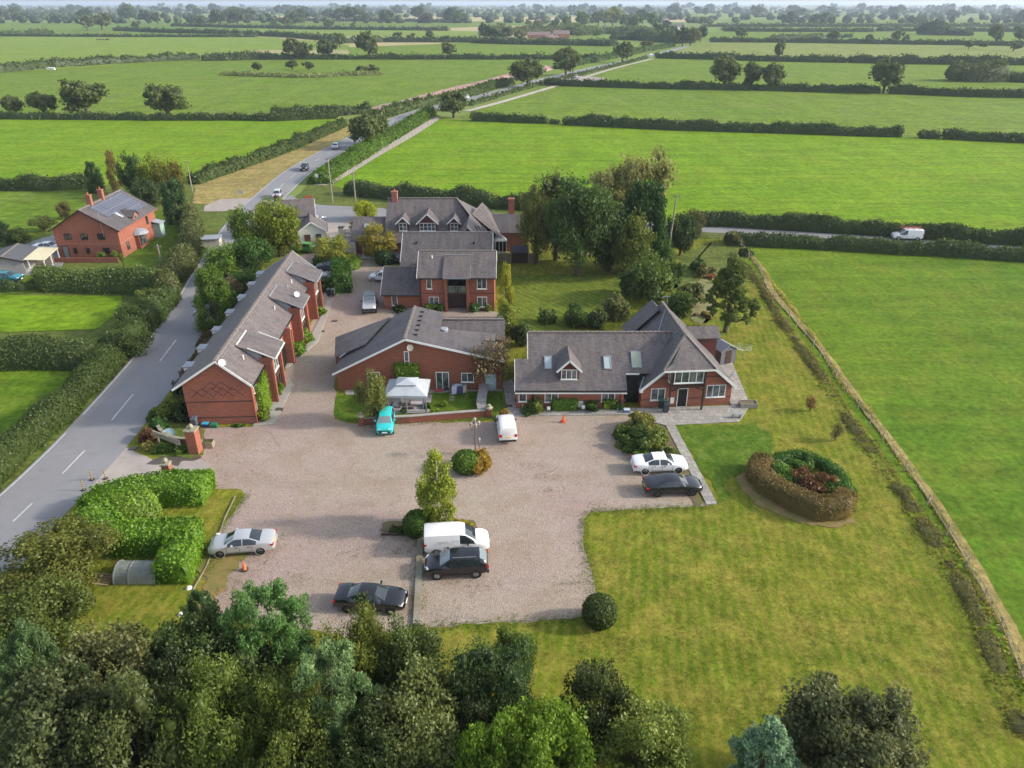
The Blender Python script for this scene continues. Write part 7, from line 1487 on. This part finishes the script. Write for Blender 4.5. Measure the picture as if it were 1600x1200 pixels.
woodland('distant_hedgerows',420,lambda r:((r.uniform(-60,1660)),[24,27,31,36][r.integers(0,4)]+r.uniform(-.3,.3)),8)
# foreground trees: px,py = middle of the crown seen from the camera
def ft(name,label,px,py,rpx,kind,col,h=8.5,zc=.55,bark=None,lod=0,sq=1):
    x,y=G(px,py,h*zc); d=depth(x,y,h*zc); w=2*rpx*d/F_PX
    return T(name,label,0,0,0,0,kind,col,xy=(x,y),wm=w,hm=h,lod=lod,bark=bark)
FT=[('hawthorn_tree','olive-brown bushy tree beside the road and the laurel hedge at left',85,875,98,'round',(.105,.105,.03),4.6),
('hawthorn_tree','olive-green tree continuing below the one beside the laurel hedge',60,965,92,'round',(.085,.1,.028),5.2),
('hawthorn_tree','yellowish green tree at the left edge above the blue-green pine',15,1010,60,'round',(.085,.11,.025),5),
('pine_tree','blue-green pine at the lower left edge',62,1075,72,'pine',(.075,.11,.065),9),
('pale_tipped_tree','dark tree with cream-tipped leaves in the lower left',175,1060,105,'round',(.115,.11,.06),8),
('pale_tipped_tree','cream-flecked tree in the bottom left corner',80,1165,110,'round',(.075,.085,.05),9),
('pale_tipped_tree','dark speckled tree at the bottom edge, left of the willows',215,1160,95,'round',(.08,.09,.045),9),
('dark_tree','dark grey-green tree left of the bright pine',300,1030,80,'round',(.065,.09,.04),8),
('pine_tree','bright blue-green pine in front of the gravel edge',418,1000,82,'pine',(.095,.17,.075),8.5),
('pine_tree','small dark pine peeping at the left end of the gravel',318,980,34,'pine',(.045,.085,.05),6),
('birch_tree','olive birch crown overlapping the black saloon',552,1018,66,'willow',(.11,.12,.03),8.5),
('willow_tree','feathery yellow-green willow at the bottom left of centre',345,1135,95,'willow',(.10,.125,.035),9.5),
('willow_tree','yellow-green willow at the bottom between pine and willow',440,1130,70,'willow',(.09,.11,.03),9),
('blue_pine','pale blue-green pine low in the centre of the foreground',522,1115,84,'pine',(.13,.18,.115),9),
('pale_leaved_tree','pale sage-leaved tree in the lower centre foreground',660,1130,100,'round',(.115,.125,.06),8.5),
('pale_leaved_tree','sage tree just below the olive birch crown',640,1045,66,'round',(.07,.09,.04),7),
('dark_tree','dark rounded tree in the middle of the foreground',765,1085,82,'willow',(.045,.07,.035),9),
('dark_tree','small dark tree at the top of the foreground middle',800,1030,40,'round',(.075,.105,.03),6.5),
('dark_tree','dark tree right of the middle foreground, beside the bright one',925,1110,66,'round',(.045,.055,.025),7),
('bright_tree','bright green billowing tree at the bottom centre',850,1180,90,'round',(.105,.155,.022),8.5),
('bright_tree','bright green small crown at the bottom left of the billowing one',760,1200,55,'round',(.1,.15,.025),9),
('speckled_tree','yellow-green speckled tree right of the bright billowing one',1010,1180,88,'round',(.14,.16,.05),6.5),
('dark_tree','dark tree filling the bottom between pine and sage tree',590,1190,80,'round',(.05,.065,.028),8),
('dark_tree','dark olive tree at the bottom under the blue-green pine',460,1200,75,'round',(.085,.1,.03),8.5),
('blue_cedar','silvery blue cedar at the bottom right of centre',1195,1195,72,'tiers',(.2,.27,.27),7),
('round_olive_tree','large round grey-olive tree at the bottom right',1322,1150,114,'round',(.1,.1,.065),7.8),
('dark_tree','dark tree behind the pine and the cream-flecked tree',380,1070,75,'round',(.055,.075,.035),7.5),
('dark_tree','shaded dark tree deep in the lower left foreground',130,1120,80,'round',(.035,.05,.03),7),
('dark_tree','shaded dark tree between willow and blue pine',250,1100,70,'round',(.045,.06,.035),7.5),
('dark_tree','shadowed tree between sage tree and dark rounded tree',720,1160,70,'round',(.05,.06,.035),7)]
for a in FT: ft(*a[:7],h=a[7])
for px,py,lb in ((1265,644,'reddish sapling on the right lawn'),(1304,690,'bare sapling on the right lawn below the reddish one')):
    T('sapling',lb,px,py,22,28 if px<1290 else 34,'bare',(.2,.1,.05) if px<1290 else (.12,.1,.06),lod=2)
# scattered tufts on lawns and weeds on the gravel edges
def tufts(name,n,f,size,col,seed):
    rng=np.random.default_rng(seed); P=[]
    while len(P)<n:
        p=f(rng); 
        if p: P.append(p)
    P=np.array([(x,y,Z[0]+size*.25) for x,y in P]); P=np.repeat(P,5,axis=0)+rng.normal(size=(5*n,3))*np.array([size,size,size*.15]); P[:,2]=np.abs(P[:,2])
    N=rng.normal(size=P.shape)*.6+np.array([0,0,.8]); V,Q=leaves(rng,P,N,size*.7,.5); me=np_mesh(name,V,Q,np.zeros((0,3),int),rng.random(len(Q))); return tag(fobj(name,me,None,col),kind='stuff')
edge=[G(*p) for p in [(345,830),(385,775),(1108,794),(1010,798),(925,802),(912,812),(913,850),(931,930),(917,968),(840,974),(720,980),(640,987),(560,1002)]]
EP=resample(edge[:2],.3)+resample(edge[2:],.3)
tufts('edge_weeds',1800,lambda r:(lambda p:(p.x+r.normal()*.28,p.y+r.normal()*.28))(EP[r.integers(0,len(EP))]),.055,(.12,.16,.03),4)
LP=[G(*p) for p in [(655,842),(652,980)]]; WP=resample(LP,.3)+resample([G(566,668),G(764,656)],.3)+resample([G(597,838),G(655,840)],.3)+resample([G(985,668),G(962,690)],.3)+resample([G(318,905),G(345,860)],.3)
tufts('gravel_weeds',700,lambda r:(lambda p:(p.x+r.normal()*.35,p.y+r.normal()*.35))(WP[r.integers(0,len(WP))]),.06,(.14,.14,.05),5)
def lawnpt(r):
    px,py=r.uniform(905,1600),r.uniform(700,1160)
    lim=np.interp(py,[700,790,840,950,985,1060,1160],[1375,1440,1470,1530,1555,1585,1625])
    if px>lim-8 or (py<812 and px<1130) or (1140<px<1345 and 700<py<835): return None
    if noise.noise(Vector((px*.02,py*.02,1)))<r.uniform(-.5,.6): return None
    return G(px,py)
tufts('lawn_tufts',5200,lawnpt,.05,(.13,.15,.025),14)
SP=[(700,905),(748,918),(850,745),(838,730),(860,770),(615,862),(560,868),(500,845),(640,900),(935,790),(1010,798),(405,880),(380,905),(345,925),(470,905),(770,700),(960,650),(890,915),(700,965),(560,985),(430,850),(610,930)]
def weedpt(r): a=SP[r.integers(0,len(SP))]; x,y=G(*a); return (x+r.normal()*.75,y+r.normal()*.5)
tufts('gravel_weeds',900,weedpt,.045,(.13,.12,.045),15)
# ================================================= DISTANT BUILDINGS
FB=noisy('far_brick',(.4,.17,.12),(.3,.13,.1),.3); FR=noisy('far_roof',(.22,.15,.14),(.17,.13,.13),.3)
def far(label,px,py,w,l,h,pk,a,wm,rm,cat='house',name='distant_house',win=True):
    x,y=G(px,py); f=Frm(x,y,a); t=thing(name,label,cat,(x,y,0),f.a); mb=MB(); f.prism(mb,[(-w/2,-.05),(w/2,-.05),(w/2,h),(0,h+pk-.1),(-w/2,h)],-l/2,l/2); mb.build('wall',wm,t)
    mb=MB(); f.slab(mb,[(-w/2-.4,-l/2-.4,h-.3),(0,-l/2-.4,h+pk),(0,l/2+.4,h+pk),(-w/2-.4,l/2+.4,h-.3)][::-1],.2); f.slab(mb,[(0,-l/2-.4,h+pk),(w/2+.4,-l/2-.4,h-.3),(w/2+.4,l/2+.4,h-.3),(0,l/2+.4,h+pk)][::-1],.2); mb.build('roof',rm,t)
    if win:
        for k in (-.3,.3):
            for s in (1,):
                mb=MB(); f.box(mb,w/2-.05,w/2+.06,k*l-.6,k*l+.6,1,2.4); mb.build('window',DGLASS,t)
    if h>4: mb=MB(); mb.box(*f.p(0,l*.35)[:2],h+pk-.6,.9,.9,1.8,f.a); mb.build('chimney',FB,t)
far('long red-brick barn of the distant farm, left part',842,60,8,26,4,3,-90,FB,FR,'barn','distant_barn'); far('red-brick farm building with chimney right of the long barn',877,60,9,18,5,3.5,-90,FB,FR,'barn','distant_barn'); far('small brick outbuilding in front of the distant farm',862,63,6,14,3,2,-80,FB,FR,'barn','distant_barn')
far('white distant house above the village wood',1040,40,9,12,7,4,-60,RENDERW,FR); far('grey-roofed distant house at the road end of the wood',1060,48,10,14,6,4,-80,RENDERW,SLATE)
far('pale pink distant house left of centre on the skyline',469,14,10,14,7,4,-70,noisy('far_pink',(.55,.35,.3),(.45,.3,.25),.3),FR); far('long low white shed on the left skyline',408,16,14,44,5,1.5,-90,RENDERW,WHITE,'shed','distant_shed',False); far('small white building right of the long white shed',428,15.5,8,14,4,2,-90,RENDERW,WHITE,'shed','distant_shed',False)
far('white farm building row on the far right plain',1245,29,9,26,4,2,-90,RENDERW,LEAD,'barn','distant_barn',False); far('bright white gable on the far right plain',1257,30,8,10,5,3,-40,WHITE,LEAD,'barn','distant_barn',False)
hl=['white house with red roof on the left skyline, first from the left','red-roofed house on the left skyline, second','white gabled house on the left skyline, third','brick house on the left skyline, fourth','white house on the left skyline, fifth','pale house on the left skyline, sixth','tall white house on the left skyline, seventh','brown-roofed house on the left skyline, eighth']
for i,px in enumerate((216,246,270,289,305,320,338,352)): far(hl[i],px,10.2+.5*(i%3),10,16+4*(i%3),6,4,-90+20*(i%3),RENDERW if i%2==0 else FB,FR)
for px,py,lb in ((5,9.5,'pale house at the far left skyline'),(697,25,'tiny white cottage beside the brown field'),(812,13,'pale house on the central skyline'),(1545,12,'white house on the right skyline, left one'),(1570,11,'white building on the right skyline, right one'),(1462,22,'small white house on the right plain')): far(lb,px,py,9,14,5.5,3.5,-80,RENDERW,FR)
x,y=G(158,63); t=thing('field_trailer','dark low farm trailer alone in the yellow-green field','trailer',(x,y,0)); mb=MB(); mb.box(x,y,.6,9,3,.9); mb.build('load',FR,t,uv=False); mb=MB(); mb.box(x+7,y,.4,3.6,2.2,1.0); mb.build('drawbar_unit',BLACKP,t,uv=False)
x,y=G(80,109); t=thing('field_trough','white low trough at the foot of the tall left hedge','trough',(x,y,0)); mb=MB(); mb.hexa([(x-2.2,y-.8,0),(x+2.2,y-.8,0),(x+2.2,y+.8,0),(x-2.2,y+.8,0)],[(x-2.5,y-1,1.1),(x+2.5,y-1,1.1),(x+2.0,y+1,1.3),(x-2.0,y+1,1.3)]); mb.build('trough',WHITE,t,uv=False)
# haze
hz=MB(); hz.hexa([(-29000,-250,-1.2),(29000,-250,-1.2),(29000,59000,-1.2),(-29000,59000,-1.2)],[(-29000,-250,60),(29000,-250,60),(29000,59000,60),(-29000,59000,60)])
HM=bpy.data.materials.new('haze'); HM.use_nodes=True; nt=HM.node_tree; nt.nodes.remove(nt.nodes['Principled BSDF']); pv=nt.nodes.new('ShaderNodeVolumePrincipled'); pv.inputs['Color'].default_value=(.68,.8,.97,1); pv.inputs['Density'].default_value=.00012; pv.inputs['Anisotropy'].default_value=.2
nt.links.new(pv.outputs[0],nt.nodes['Material Output'].inputs['Volume'])
tag(hz.build('haze',HM,uv=False),kind='stuff')
